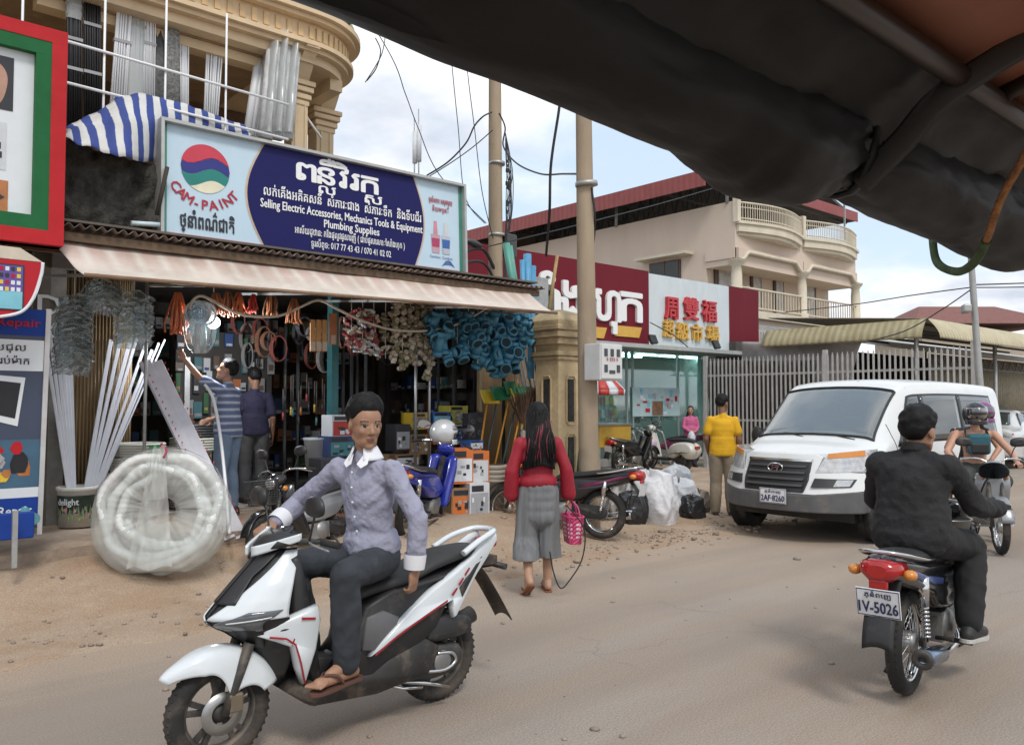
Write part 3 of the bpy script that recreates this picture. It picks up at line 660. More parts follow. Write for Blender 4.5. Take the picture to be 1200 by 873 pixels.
quadpatch('shade_net', 'dark sagging shade netting under the striped tarp', 'netting', q, nm, 40, 24, .09, 5., seed=3)
b = MB(); b.cyl(at(196, 196, Y=7.7), at(184, 252, Y=7.72), .02, seg=8); tag(b.obj('net_prop', M('dark_wood', (.05, .04, .03), rough=.9)), 'thin dark stick propping the net left of the blue sign', 'stick')
# phone repair shop at the left edge
def flatF(o, ex, ez, nrm):
 o = Vector(o); ex = Vector(ex); ez = Vector(ez); nrm = Vector(nrm)
 return lambda a, c, h: o+ex*a+ez*c+nrm*h
def rectf(mb, F, x0, y0, x1, y1, h, mi): mb.add([F(x0, y0, h), F(x1, y0, h), F(x1, y1, h), F(x0, y1, h)], [(0, 1, 2, 3)], mi)
gry = M('print_grey', (.35, .36, .38), rough=.4); pr_w = M('print_white', (.70, .73, .75), rough=.4, var=.03); pr_k = M('print_black', (.025, .025, .03), rough=.35); pr_b = M('print_blue', (.015, .05, .27), rough=.55, var=.05, spec=.2); pr_r = M('print_red', (.46, .02, .03), rough=.55, var=.06, spec=.2)
skin_p = M('print_skin', (.42, .24, .17), rough=.5, var=.2); pr_o = M('print_orange', (.42, .16, .05), rough=.4, var=.3)
pr_y = M('print_yellow', (.7, .5, .05), rough=.4); pr_pu = M('print_purple', (.12, .08, .35), rough=.4); pr_cy = M('print_cyan', (.2, .5, .6), rough=.4)
def phone_sign():
 pt = at(85, 36, Y=7.3); pb_ = at(65, 290, Y=7.3); W = 2.2; zt = 4.57; zb = 2.84; xr = (pt.x+pb_.x)/2; H = zt-zb
 o = root('repair_shop_sign', (xr-W, 7.3, zb), 0, 'large phone repair sign with red and green border at the left edge', 'sign')
 b = MB(); b.box((W/2, .08, H/2), (W, .14, H)); b.obj('sign_box', pr_w, o)
 f = MB()
 for (c, d) in (((W/2, .05, H-.055), (W, .22, .11)), ((W/2, .05, .055), (W, .22, .11)), ((W-.055, .05, H/2), (.11, .219, H-.22)), ((.055, .05, H/2), (.11, .219, H-.22))): f.box(c, d)
 f.obj('red_frame', M('frame_red', (.46, .02, .025), rough=.6, var=.1, spec=.2), o)
 f = MB()
 for (c, d) in (((W/2, .04, H-.165), (W-.22, .19, .11)), ((W/2, .04, .165), (W-.22, .19, .11)), ((W-.165, .04, H/2), (.11, .189, H-.44)), ((.165, .04, H/2), (.11, .189, H-.44))): f.box(c, d)
 f.obj('green_frame', M('frame_green', (.015, .12, .04), rough=.6, var=.1, spec=.2), o)
 F = lambda a, c, h: Vector((a, .01-h, c))
 p = MB(); rectf(p, F, W-.75, 1.02, W-.36, 1.44, .004, 0)
 hand = sp2([(-.30, .16), (-.18, .20), (-.08, .16), (-.04, .06), (-.07, -.10), (-.13, -.16), (-.20, -.08), (-.26, -.02)], 5)
 p.add([F(W-.36+a, 1.2+c, .006) for a, c in hand], [tuple(range(len(hand)))], 1)
 hand = sp2([(-.38, .22), (-.26, .23), (-.12, .21), (-.16, .16), (-.3, .15)], 5); p.add([F(W-.36+a, 1.2+c, .0065) for a, c in hand], [tuple(range(len(hand)))], 2)
 p.obj('hands_picture', [pr_k, skin_p, M('print_skin_pale', (.5, .33, .26), rough=.5, var=.2)], o, smooth=False)
 p = MB(); rectf(p, F, W-.75, .55, W-.40, .92, .004, 0)
 for i in range(5):
  for j in range(3):
   if rnd.random() < .8: rectf(p, F, W-.73+j*.11, .57+i*.07, W-.73+j*.11+rnd.uniform(.03, .09), .57+i*.07+rnd.uniform(.02, .06), .006, 1)
 p.obj('parts_picture', [M('print_palegrey', (.58, .6, .62), rough=.4), pr_k], o, smooth=False)
 p = MB(); rectf(p, F, W-.75, .22, W-.38, .47, .004, 0)
 p.add([F(W-.74, .30, .006), F(W-.56, .22, .006), F(W-.40, .34, .006), F(W-.56, .43, .006)], [(0, 1, 2, 3)], 1); p.add([F(W-.62, .31, .008), F(W-.56, .29, .008), F(W-.50, .33, .008), F(W-.56, .36, .008)], [(0, 1, 2, 3)], 2)
 p.obj('circuit_picture', [pr_o, pr_k, gry], o, smooth=False)
phone_sign()
def red_lightbox():
 p = at(0, 305, Y=6.95); q = at(50, 312, Y=6.95); z1 = at(50, 308, Y=6.95).z; z0 = at(25, 374, Y=6.95).z; xr = q.x; H = z1-z0
 o = root('red_lightbox', (xr-1.3, 6.95, z0), 0, 'red rounded light box sign with phone picture below the big repair sign', 'sign')
 out = [(0, 0), (1.0, 0), (1.16, .05), (1.24, .16), (1.29, .34), (1.3, H), (0, H)]; out = out[:2]+sp2(out[1:6], 5, False)[1:]+[(0, H)]
 b = MB(); b.prism(out, lambda a, c: (a, 0, c), lambda a, c: (a, .16, c)); b.obj('light_box', pr_r, o)
 b = MB(); b.tube([(a, -.005, c) for a, c in out[1:-1]], .012, 6); b.obj('white_rim', pr_w, o)
 F = lambda a, c, h: Vector((a, -.004-h, c))
 f = MB(); rectf(f, F, 1.0, .06, 1.18, .40, .002, 0); rectf(f, F, 1.01, .07, 1.17, .39, .004, 1); rectf(f, F, 1.01, .07, 1.17, .2, .005, 2)
 for i in range(4):
  for j in range(4): rectf(f, F, 1.02+j*.037, .35-i*.05, 1.045+j*.037, .38-i*.05, .007, rnd.choice((3, 4, 5, 0)))
 f.obj('phone_picture', [pr_k, pr_pu, pr_cy, pr_w, pr_r, pr_y], o, smooth=False)
 f = MB(); f.prism([(0, 0), (1.3, 0), (1.15, .09), (0, .1)], lambda a, c: (a, 0, H+.004+c), lambda a, c: (a, .4, H+.004+c)); f.obj('top_canvas', M('pale_canvas', (.6, .52, .42), rough=.9), o)
red_lightbox()
def poster():
 tl = at(20, 360, Y=7.45); tr = at(51, 360, Y=7.45); br = at(40, 585, Y=7.3); H = tl.z-.62; W = .95
 o = root('poster_panel', (tr.x-W, 7.42, .60), 0, 'tall phone repair poster panel standing at the left edge reading Screen Repair', 'poster')
 o.rotation_euler = (R(5), 0, 0)
 b = MB(); b.box((W/2, .03, H/2), (W, .04, H)); b.obj('board', M('board_dark', (.06, .075, .12), rough=.4, var=.05), o)
 for x in (.0, W):
  b = MB(); b.box((x, .02, H/2-.02), (.035, .06, H+.06)); b.obj('edge_strip', M('edge_grey', (.5, .5, .5), rough=.4), o)
 F = lambda a, c, h: Vector((a, .008-h, c))
 f = MB(); rectf(f, F, .0, H*.88, W, H, .003, 0); rectf(f, F, .3, H*.72, W-.02, H*.86, .003, 1); rectf(f, F, .35, H*.45, W-.44, H*.71, .003, 1)
 for i in range(2):
  for j in range(4): rectf(f, F, .37+i*.075, H*(.465+j*.055), .43+i*.075, H*(.51+j*.055), .005, 2 if (i+j) % 2 else 3)
 f.add([F(W-.36, H*.50, .004), F(W-.18, H*.47, .004), F(W-.14, H*.69, .004), F(W-.34, H*.70, .004)], [(0, 1, 2, 3)], 1); f.add([F(W-.335, H*.525, .006), F(W-.20, H*.505, .006), F(W-.17, H*.665, .006), F(W-.32, H*.675, .006)], [(0, 1, 2, 3)], 2)
 rectf(f, F, .0, H*.19, W, H*.41, .003, 4)
 for i in range(26):
  x = rnd.uniform(.25, W-.12); y = H*rnd.uniform(.2, .38); k = rnd.choice((2, 3, 5, 6, 7)); a = rnd.uniform(.03, .09)
  f.add([F(x+a*math.cos(t)*rnd.uniform(.6, 1.2), y+a*math.sin(t), .004+i*.0003) for t in [k2*PI/3 for k2 in range(6)]], [tuple(range(6))], k)
 rectf(f, F, .0, H*.145, W, H*.19, .003, 1); rectf(f, F, .0, H*.03, W, H*.145, .003, 0)
 f.obj('print', [pr_b, pr_w, pr_k, gry, M('print_teal', (.06, .13, .2), rough=.4), pr_y, pr_o, pr_r], o, smooth=False)
 t = lettering([('Screen Repair', W-.31, H*.068, .10, .5, 0, 'C', .02), ('Repair', W-.2, H*.92, .09, .3, 1, 'C', .02)], F, .006); t.obj('lettering', [pr_w, pr_r], o, smooth=False)
 t = lettering([('សេវាជួសជុល', W-.37, H*.81, .075, .45, 0, 'C', .01), ('ទូរស័ព្ទគ្រប់ម៉ាក', W-.37, H*.75, .075, .5, 0, 'C', .01)], F, .006); t.obj('khmer_lettering', pr_k, o, smooth=False)
poster()
b = MB(); p = at(12, 600, Y=7.25); b.box((p.x-.2, 7.2, .66), (.7, .05, .2)); o = b.obj('blue_board', pr_b, bevel=.01); tag(o, 'low blue board behind the kerb block at the left edge', 'board')
b = MB(); p = at(18, 590, Y=7.05); b.box((p.x, 7.05, .58), (.035, .035, .42)); tag(b.obj('board_leg', galv), 'short grey steel post set in the concrete slab at the left edge', 'post')
b = MB(); b.tube([at(25, 520, Y=7.5), at(25, 585, Y=7.5), at(30, 604, Y=7.4), at(40, 608, Y=7.2)], .045, 10); tag(b.obj('drain_pipe', M('pipe_teal', (.10, .26, .32), rough=.45)), 'blue drain pipe elbow beside the repair poster', 'pipe')
b = MB(); p = at(56, 400, Y=8.98); b.box((p.x, 9.1, 1.7), (.3, .3, 2.7)); tag(b.obj('party_wall', M('party_grey', (.22, .21, .19), rough=.9, var=.3)), 'narrow grey wall strip with faded stencil letters between the two shops', 'wall')
F = flatF((p.x-.12, 8.945, 2.45), (1, 0, 0), (0, 0, 1), (0, -1, 0)); t = lettering([('D', .12, 0, .28, .2, 0, 'C', .02), ('E', .12, -.3, .28, .2, 0, 'C', .02)], F, .004);
pw = bpy.data.objects['party_wall']; t.obj('stencil_letters', pr_w, pw, smooth=False)
b = MB(); b.box((-1.8, 10.5, 1.9), (7.0, 2.8, 3.9)); b.box((-1.8, 9.05, 2.75), (7.0, .12, .5)); tag(b.obj('repair_shop_building', M('repair_wall', (.10, .09, .08), rough=.9, var=.2)), 'dark ground floor front of the phone repair shop at the left', 'shop building')
# supermarket with its maroon sign
maroon = M('maroon', (.15, .010, .02), rough=.6, spec=.2, var=.08, vs=.6, dust=.14, dustc=(.22, .10, .09), stretch=(1, 1, .3))
def market():
 o = root('market_building', (10.2, 14, 0), 0, 'supermarket with glass front and pale green column behind the parked motorbikes', 'building')
 pg = M('pale_green_wall', (.36, .45, .42), rough=.6, var=.08)
 b = MB(); b.box((5.0, 6.0, 1.6), (12.6, .2, 3.2)); b.box((-1.2, 3.0, 1.6), (.2, 6, 3.2)); b.box((11.6, 3.0, 1.6), (.25, 6, 3.2)); b.obj('wall', pg, o)
 b = MB(); b.box((5.2, 3, 3.2), (13, 6.2, .2)); b.obj('ceiling', M('market_ceiling', (.5, .52, .5), rough=.8), o)
 b = MB(); b.box((5.2, 2.95, .12), (12.8, 6.0, .2)); b.obj('floor', M('market_floor', (.4, .4, .38), rough=.3), o)
 xc = at(829, 480, Y=14).x-10.2
 b = MB(); b.box((xc, 0, 1.6), (.46, .3, 3.2)); b.obj('column', pg, o)
 b = MB(); b.box((xc+1.6, .3, 1.6), (2.6, .2, 3.2)); b.obj('side_wall', M('dark_sidewall', (.10, .095, .09), rough=.9, var=.3), o)
 b = MB(); b.box((5.2, -.45, 3.02), (13.0, 1.1, .10)); b.obj('ledge', M('ledge_grey', (.40, .42, .41), rough=.6), o)
 x0 = at(676, 480, Y=14).x-10.2; gw_ = xc-.23-x0
 g = MB(); g.box((x0+gw_/2, .02, 1.82), (gw_, .012, 2.3)); g.obj('shop_window', clear_mat('shop_glass', (.62, .80, .77), .20, .28, .04, (.28, .42, .39)), o)
 b = MB(); b.box((x0+gw_/2, .05, .42), (gw_, .12, .5)); b.obj('plinth', M('plinth_green', (.12, .17, .155), rough=.4), o)
 for px in (676, 735, 742, 795):
  x = at(px, 480, Y=14).x-10.2; b = MB(); b.box((x, .03, 1.82), (.06, .08, 2.36)); b.obj('mullion', M('mullion_grey', (.33, .38, .37), rough=.4, metal=.4), o)
 # posters on the glass
 a = at(741, 488, Y=13.98); c = at(796, 455, Y=13.98); F = flatF((a.x-10.2, -.03, a.z), (1, 0, 0), (0, 0, 1), (0, -1, 0)); W = c.x-a.x; H = c.z-a.z
 f = MB(); rectf(f, F, 0, 0, W, H, .0, 0)
 for i in range(30):
  x = rnd.uniform(0.03, W-.2); y = rnd.uniform(.05, H-.2); rectf(f, F, x, y, x+rnd.uniform(.06, .2), y+rnd.uniform(.04, .18), .002+.0004*i, rnd.choice((1, 2, 3, 4)))
 rectf(f, F, W*.4, .03, W*.62, .4, .018, 5)
 f.obj('window_poster', [M('poster_pale', (.42, .56, .58), rough=.4, var=.1), pr_cy, gry, pr_r, pr_w, M('poster_brown', (.2, .11, .06), rough=.5, var=.5, vs=9)], o, smooth=False)
 # inside: shelves, yellow counter, lit tubes
 for i in range(4):
  b = MB(); x = 4.4+i*1.6; b.box((x, 4.0, 1.1), (1.2, .5, 1.8)); b.obj('shelf', M('shelf_market', (.28, .36, .35), rough=.5), o)
  b = MB()
  for z in (.5, .9, 1.3, 1.7):
   for k in range(6): b.box((x-.5+k*.2, 3.7, z), (.15, .1, rnd.uniform(.18, .3)), mi=rnd.randrange(5))
  b.obj('stock', [pr_r, pr_y, pr_cy, pr_w, pr_b], o)
 b = MB(); b.box((3.0, 1.6, .75), (1.6, .6, .6)); b.obj('counter', M('counter_yellow', (.45, .28, .04), rough=.5), o)
 em = M('tube_light', (.9, .95, .95), emit=(.85, .97, 1), es=22, var=0)
 p = at(736, 416, Y=14.7); b = MB(); b.box((p.x-10.2, .75, 2.9), (1.15, .12, .06)); b.obj('ceiling_light', em, o)
 for k in range(8):
  b = MB(); b.box((4.6+1.1*k, 1.8, 3.06), (.9, .12, .04)); b.obj('ceiling_light', em, o)
 # roof parapet behind the sign
 b = MB(); b.box((5.2, 3.2, 3.8), (12.6, 5.6, 1.0)); b.obj('roof', M('market_roof', (.25, .23, .21), rough=.9), o)
market()
def market_sign():
 o = root('market_signboard', (10.4, 13.7, 3.12), 0, 'long maroon supermarket signboard with white raised lettering and white middle panel', 'sign')
 def bx(x0, x1, z1, mat, nm, z0=0., y=.0): b = MB(); b.box(((x0+x1)/2, .12+y, (z0+z1)/2), (x1-x0, .2, z1-z0)); return b.obj(nm, mat, o)
 xa = at(761, 323, Y=13.7).x-10.4; xb = at(855, 340, Y=13.7).x-10.4; xe = at(890, 345, Y=13.7).x-10.4
 bx(-.5, xa-.005, 1.95, maroon, 'sign_board'); bx(xa, xb, 1.90, M('panel_pale', (.58, .64, .66), rough=.45, var=.06, dust=.15, dustc=(.42, .42, .40), stretch=(1, 1, .3)), 'white_panel', 0, .01); bx(xb+.005, xe, 1.92, maroon, 'sign_board', 0, .02)
 wl = M('letter_offwhite', (.80, .80, .79), rough=.4, var=0); gd = M('letter_gold', (.62, .36, .06), rough=.45, var=.1); rl = M('letter_crimson', (.5, .03, .04), rough=.4, var=0)
 def raised(lines, nm, mat, th=.06):
  mb = MB()
  for (s, px0, px1, py, H, bold) in lines:
   p0 = at(px0, py, Y=13.7); p1 = at(px1, py, Y=13.7); vs, fs = text_polys(s, 1); mnx = min(p.x for p in vs); mx_ = max(p.x for p in vs); sx = (p1.x-p0.x)/(mx_-mnx)
   z = p0.z-3.12; x0 = p0.x-10.4
   n = len(vs)
   ed = {}
   for f in fs:
    for a, c in zip(f, f[1:]+f[:1]): ed[(a, c)] = ed.get((a, c), 0)+1
   sd = [(a, c, n+c, n+a) for (a, c) in ed if (c, a) not in ed]
   for k, (dx, dy) in enumerate(BOLD):
    fr = [Vector((x0+(p.x-mnx)*sx+dx*bold*H, .02-th-.001*k, z+p.y*H+dy*bold*H)) for p in vs]; bk = [Vector((p.x, .02, p.z)) for p in fr]; mb.add(fr+bk, fs+sd, 0)
  return mb.obj(nm, mat, o, smooth=False)
 raised([('សាំ', 578, 655, 370, 1.25, .03), ('ង', 657, 681, 371, 1.25, .035), ('ហុ', 696, 726, 374, 1.25, .035), ('ក', 727, 751, 375, 1.2, .035)], 'white_lettering', wl)
 raised([('周', 779, 793, 371, .66, .03), ('雙', 801, 817, 372, .66, .03), ('福', 822, 838, 374, .64, .03)], 'red_lettering', rl, .08)
 raised([('超', 777, 788, 393, .50, .03), ('級', 792, 806, 396, .50, .03), ('市', 810, 822, 398, .5, .03), ('場', 827, 841, 399, .5, .03)], 'gold_lettering', gd, .08)
 for (x0, x1) in ((660, 711), (720, 752)):
  a = at(x0, 395, Y=13.7); c = at(x1, 395, Y=13.7); b = MB(); z = at((x0+x1)/2, 395, Y=13.7).z-3.12; xx = a.x-10.4; w_ = c.x-a.x
  b.prism([(xx, z), (xx+w_-.12, z), (xx+w_, z+.27), (xx+.12, z+.27)], lambda u, v: (u, -.015, v), lambda u, v: (u, .018, v)); b.obj('gold_bar', gd, o)
market_sign()
for px, py in ((767, 402), (841, 405), (880, 412)):
 p = at(px, py, Y=13.35); o = root('spotlight', (p.x, 13.4, 3.09), 0, {767: 'small black spotlight at the foot of the white market panel, leftmost', 841: 'bigger black spotlight under the gold characters of the market sign', 880: 'small black spotlight under the right maroon panel'}[px], 'spotlight', 'spotlights under the market sign')
 b = MB(); b.box((0, 0, .16), (.26, .08, .24), rotm('X', -25)); b.obj('lamp_head', blackp, o, bevel=.01); b = MB(); b.box((0, .02, .03), (.05, .05, .1)); b.obj('bracket', blackp, o)
b = MB(); b.tube([at(762, 378, Y=13.3), at(790, 393, Y=13.3), at(812, 412, Y=13.3)], .015, 6); tag(b.obj('sign_cable', blackp), 'thin dark cable slanting across the white market sign panel', 'cable')
# pink two storey house
def pink_house():
 X0, X1, Y0, YB = 24.2, 32.9, 16., 46.
 o = root('pink_house', (X0, Y0, 0), 0, 'two storey pale pink house with columned balcony and tin roofed terrace', 'house')
 W = X1-X0; D = YB-Y0
 b = MB(); b.box((W/2, 1.2+(D-1.2)/2, 3.2), (W, D-1.2, 6.4)); b.box((W/2, D/2, 7.0), (W, D, 1.2)); b.box((.1, D/2, 8.1), (.2, D-.0, 1.0)); b.obj('wall', pink, o)
 b = MB(); b.box((W/2, .5, 2.3), (W, 1.0, 4.6)); b.obj('ground_floor', pink, o)
 # terrace slab with two bowed balconies
 for k in range(2):
  cx = W*(.25+.5*k); hw = W*.25-.08
  def outl(off, n=14): return [(cx-hw-off, .3)]+[(cx-hw-off+(2*hw+2*off)*i/n, -.12-off-.45*math.sin(PI*i/n)) for i in range(n+1)]+[(cx+hw+off, .3)]
  b = MB()
  for off, z, h in ((-.1, 7.42, .12), (.0, 7.54, .26), (.06, 7.80, .1)): b.prism(outl(off), lambda x, y, z=z: (x, y, z), lambda x, y, z=z, h=h: (x, y, z+h-.002))
  b.obj('terrace_slab', trimw, o)
  pts = outl(0)[1:-1]; b = MB()
  b.tube([(x, y+.04, 8.55) for x, y in pts], .035, 6); b.tube([(x, y+.04, 8.0) for x, y in pts], .025, 6); b.tube([(x, y+.04, 8.38) for x, y in pts], .018, 6)
  fine = spline([(x, y+.04, 0) for x, y in pts], 3)
  for p in fine: b.box((p.x, p.y, 8.24), (.022, .022, .62))
  b.obj('terrace_railing', trimw, o)
  b = MB(); b.box((cx-hw-.02, -.05, 8.28), (.2, .2, .85)); b.obj('rail_post', trimw, o)
 # balcony floor, railing, columns and arched lintel
 b = MB(); b.box((W/2, .5, 4.72), (W+.1, 1.4, .26)); b.obj('balcony_floor', trimw, o)
 b = MB(); b.tube([(-.02, -.1, 5.62), (W, -.1, 5.62)], .04, 6); b.tube([(-.02, -.1, 4.95), (W, -.1, 4.95)], .03, 6); b.tube([(-.02, -.1, 5.62), (-.02, 1.1, 5.62)], .04, 6)
 n = 46
 for i in range(n): b.box((W*i/n, -.1, 5.28), (.03, .03, .64))
 for i in range(5): b.box((-.02, .05+.22*i, 5.28), (.035, .035, .64))
 b.obj('balcony_railing', trimw, o)
 for px in (861, 937, 1004):
  x = {861: .05, 937: W*.5, 1004: W-.08}[px]; b = MB(); b.lathe([(.24, 0), (.24, .15), (.19, .18), (.185, 1.2), (.155, 1.5), (.2, 1.53), (.2, 1.58), (.26, 1.62), (.30, 1.72)], (x, -.02, 4.83), 14); b.obj('column', trimw, o)
 for k in range(2):
  x0 = .05+k*(W*.5-.05); x1 = x0+W*.5-.1
  def arch(u):
   v = abs(2*u-1); return .0 if v > .93 else (.30 if v < .72 else .30*(1-sstep(.72, .93, v)))
  top = 6.98; N = 40; vs = []
  out = [(x0+(x1-x0)*i/N, 6.52+arch(i/N)) for i in range(N+1)]+[(x1, top), (x0, top)]
  b = MB(); b.prism(out, lambda u, v: (u, -.12, v), lambda u, v: (u, .12, v)); b.obj('arch_lintel', pink, o)
  b = MB(); b.tube([(x0+(x1-x0)*i/N, -.14, 6.52+arch(i/N)+.04) for i in range(N+1)], .07, 6); b.obj('arch_trim', trimw, o)
 b = MB(); b.prism([(-.0, 6.62), (1.2, 6.62), (1.2, 6.98), (0, 6.98)], lambda u, v: (-.05, u, v), lambda u, v: (.12, u, v)); b.obj('side_lintel', pink, o)
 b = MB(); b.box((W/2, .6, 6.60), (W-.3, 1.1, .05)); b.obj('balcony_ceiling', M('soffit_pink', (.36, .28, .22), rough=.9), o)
 dk = M('dark_glass', (.03, .03, .03), rough=.12, var=.2); wf = M('door_frame_brown', (.09, .05, .035), rough=.5)
 for x, w_ in ((1.1, 1.3), (3.1, .7), (4.7, .7), (6.9, 1.3)):
  b = MB(); b.box((x, 1.17, 5.65), (w_, .08, 1.7)); f = b.obj('door', wf, o); b = MB(); b.box((x, 1.12, 5.7), (w_*.7, .04, 1.4)); b.obj('pane', M('curtain_pane', (.42, .40, .37), rough=.3, var=.3), f)
 b = MB(); b.box((2.1, 1.0, 5.4), (.25, .3, 1.1)); b.obj('curtain', trimw, o)
 # side window with hood
 a = at(762, 335, X=X0); c = at(798, 308, X=X0);
 ym = (a.y+c.y)/2-Y0; zm = (a.z+c.z)/2; b = MB(); b.box((-.01, ym, zm), (.08, a.y-c.y, .95)); f = b.obj('side_window', wf, o)
 b = MB(); b.box((-.05, ym, zm), (.03, (a.y-c.y)*.9, .85)); b.obj('pane', dk, f)
 b = MB(); b.box((-.035, ym, zm), (.09, .05, .95)); b.obj('mullion', wf, f)
 b = MB(); b.box((-.25, ym-.1, zm+.62), (.5, (a.y-c.y)+.9, .1)); b.obj('window_hood', trimw, o)
 # terrace roof: tin sheets on thin posts and trusses
 red = stripes('red_tin', (.30, .06, .055), (.24, .045, .04), 1, .25, .5, .5, .2, bump=.3)
 ze = 9.5
 b = MB(); b.prism([(-1.1, 0), (W*.5, 1.5), (W+1, 0), (W+1, -.12), (W*.5, 1.38), (-1.1, -.12)], lambda u, v: (u, .4, ze+v), lambda u, v: (u, D+1, ze+v)); b.obj('roof', M('tin_under', (.075, .07, .065), rough=.7, metal=.2, var=.3), o)
 b = MB(); b.box((-1.13, D/2+.7, ze-.22), (.05, D+.6, .55)); b.box((W/2, .37, ze+.05), (W+2, .05, .4)); b.obj('fascia', red, o)
 b = MB()
 for i in range(15):
  y = .8+i*2.1; b.bar((-1.0, y, ze-.14), (W+.9, y, ze-.14), .05, .08); b.bar((-1, y, ze-.1), (W*.5, y, ze+1.3), .05, .06)
  for k in range(9): b.bar((-1+k*.7, y, ze-.1), (-1+k*.7+.35, y, ze-.05+.19*k), .03, .03); b.bar((-1+k*.7+.35, y, ze-.05+.19*k), (-1+k*.7+.7, y, ze-.1), .03, .03)
 for k in range(8): b.bar((-1+k*.6, .5, ze+.16*k-.03), (-1+k*.6, D+.8, ze+.16*k-.03), .06, .05)
 b.obj('truss', M('truss_dark', (.05, .048, .045), rough=.7, metal=.3), o)
 for y in (.3, 5.4, 11.5, 18, 25): b = MB(); b.cyl((.0, y, 8.55), (.0, y, ze), .06, seg=8); b.obj('roof_post', M('post_grey', (.3, .3, .29), rough=.6, metal=.3), o)
 b = MB(); b.cyl((-.02, .3, 9.72), (-.02, D, 9.72), .03, seg=6); b.obj('roof_tie', galv, o)
 b = MB(); b.box((W*.9, .0, 9.0), (.06, .06, 1.6)); b.obj('flag_post', galv, o)
 b = MB(); b.box((W*.6, D*.6, 9.0), (W*.7, .1, 1.6)); b.box((1.5, 14.2, 9.05), (.1, 5.0, 1.2)); b.obj('terrace_partition', M('partition_brown', (.12, .09, .07), rough=.8), o)
pink_house()
# bar fence, carport, sheds at the right
def fence():
 o = root('bar_fence', (17.3, 6.1, 0), 0, 'tall grey metal bar fence behind the white van', 'fence')
 bm_ = M('fence_bar', (.48, .47, .45), rough=.6, metal=.15, var=.15, dust=.2)
 bars = MB(); n = 54
 for i in range(n):
  y = 6.2*i/n; bars.box((0, y, 1.45), (.03, .034, 2.45)); bars.box((0, y, 2.70), (.018, .018, .06))
 bars.obj('bar', bm_, o); b = MB()
 for z in (.35, 1.2, 2.3): b.box((.03, 3.1, z), (.03, 6.3, .05))
 b.obj('fence_rail', bm_, o)
 for y in (-.02, 3.05, 6.25): b = MB(); b.box((.02, y, 1.4), (.09, .09, 2.8)); b.obj('fence_post', bm_, o)
fence()
q = [at(845, 416, Y=13), at(905, 418, Y=12.4), Vector((17.45, 9.6, 1.2)), Vector((17.45, 12.2, 1.2))]
quadpatch('shadow_cloth', 'added dark cloth standing in for shadow behind the left end of the bar fence', 'cloth', [Vector((17.5, 12.4, 2.75)), Vector((17.5, 9.4, 2.6)), Vector((17.5, 9.9, .5)), Vector((17.5, 12.4, .5))], M('cloth_shadow', (.05, .048, .045), rough=.9, var=.3), 20, 14, .12, 4, seed=5, dirn=(1, 0, 0))  # dark sheet added in place of the shadow behind the fence
def carport():
 X0 = 17.6; Yf = 7.15; z = 3.38
 o = root('carport', (X0, Yf, 0), 0, 'carport with yellowish scalloped tin roof edge beyond the bar fence', 'carport')
 ym = stripes('yellow_tin_shaded', (.42, .365, .22), (.31, .265, .15), 1, .16, .5, .6, .2, bump=.4, dust=.3); ym2 = stripes('yellow_tin_lit', (.58, .51, .34), (.46, .40, .25), 0, .16, .5, .6, .2, bump=.4)  # light and shade put into the colours: side valance dull, front bright
 b = MB(); b.grid(lambda u, v: (0-.25*math.sin(v*PI/2)+.2, 3.75*u-.05*0, z-.42*v-.0*u), 40, 8, thick=.01); b.obj('side_valance', ym, o)
 b = MB(); b.grid(lambda u, v: (.2+14*u, -.25*math.sin(v*PI/2)-.01, z-.42*v), 80, 8, thick=.01); b.obj('front_valance', ym2, o)
 b = MB(); b.grid(lambda u, v: (.2+14*u, 3.7*v, z+.01+.3*v), 40, 4, thick=.02); b.obj('roof', M('carport_roof', (.24, .22, .17), rough=.7, var=.2), o)
 for x, y in ((.4, .3), (.4, 4.0), (5, .3), (10, .3), (5, 4), (10, 4)): b = MB(); b.cyl((x, y, 0), (x, y, z), .05, seg=8); b.obj('post', galv, o)
 b = MB()
 for k in range(5): b.bar((.4, .5+k*.75, z-.02), (13.8, .5+k*.75, z-.02), .05, .06)
 b.obj('rafter', M('rafter_dark', (.06, .06, .06), rough=.6), o)
carport()
q = [Vector((17.8, 11.6, 3.15)), Vector((18.0, 8.6, 3.1)), Vector((18.2, 9.2, 1.6)), Vector((17.9, 11.8, 1.9))]
quadpatch('grey_tarpaulin', 'pale grey tarpaulin slung under the carport roof above the fence', 'tarpaulin', q, M('tarp_grey', (.36, .34, .33), rough=.7, var=.12), 30, 18, .16, 3, seed=8, dirn=(1, 0, 0))
b = MB(); b.box((27.6, 13.6, 1.7), (14.4, .2, 3.4)); tag(b.obj('yard_wall', M('yardwall_shade', (.07, .065, .06), rough=.9, var=.3)), 'wall at the back of the carport yard, shade put into its dark colour', 'wall')  # shade inside the carport yard is put into the wall colour
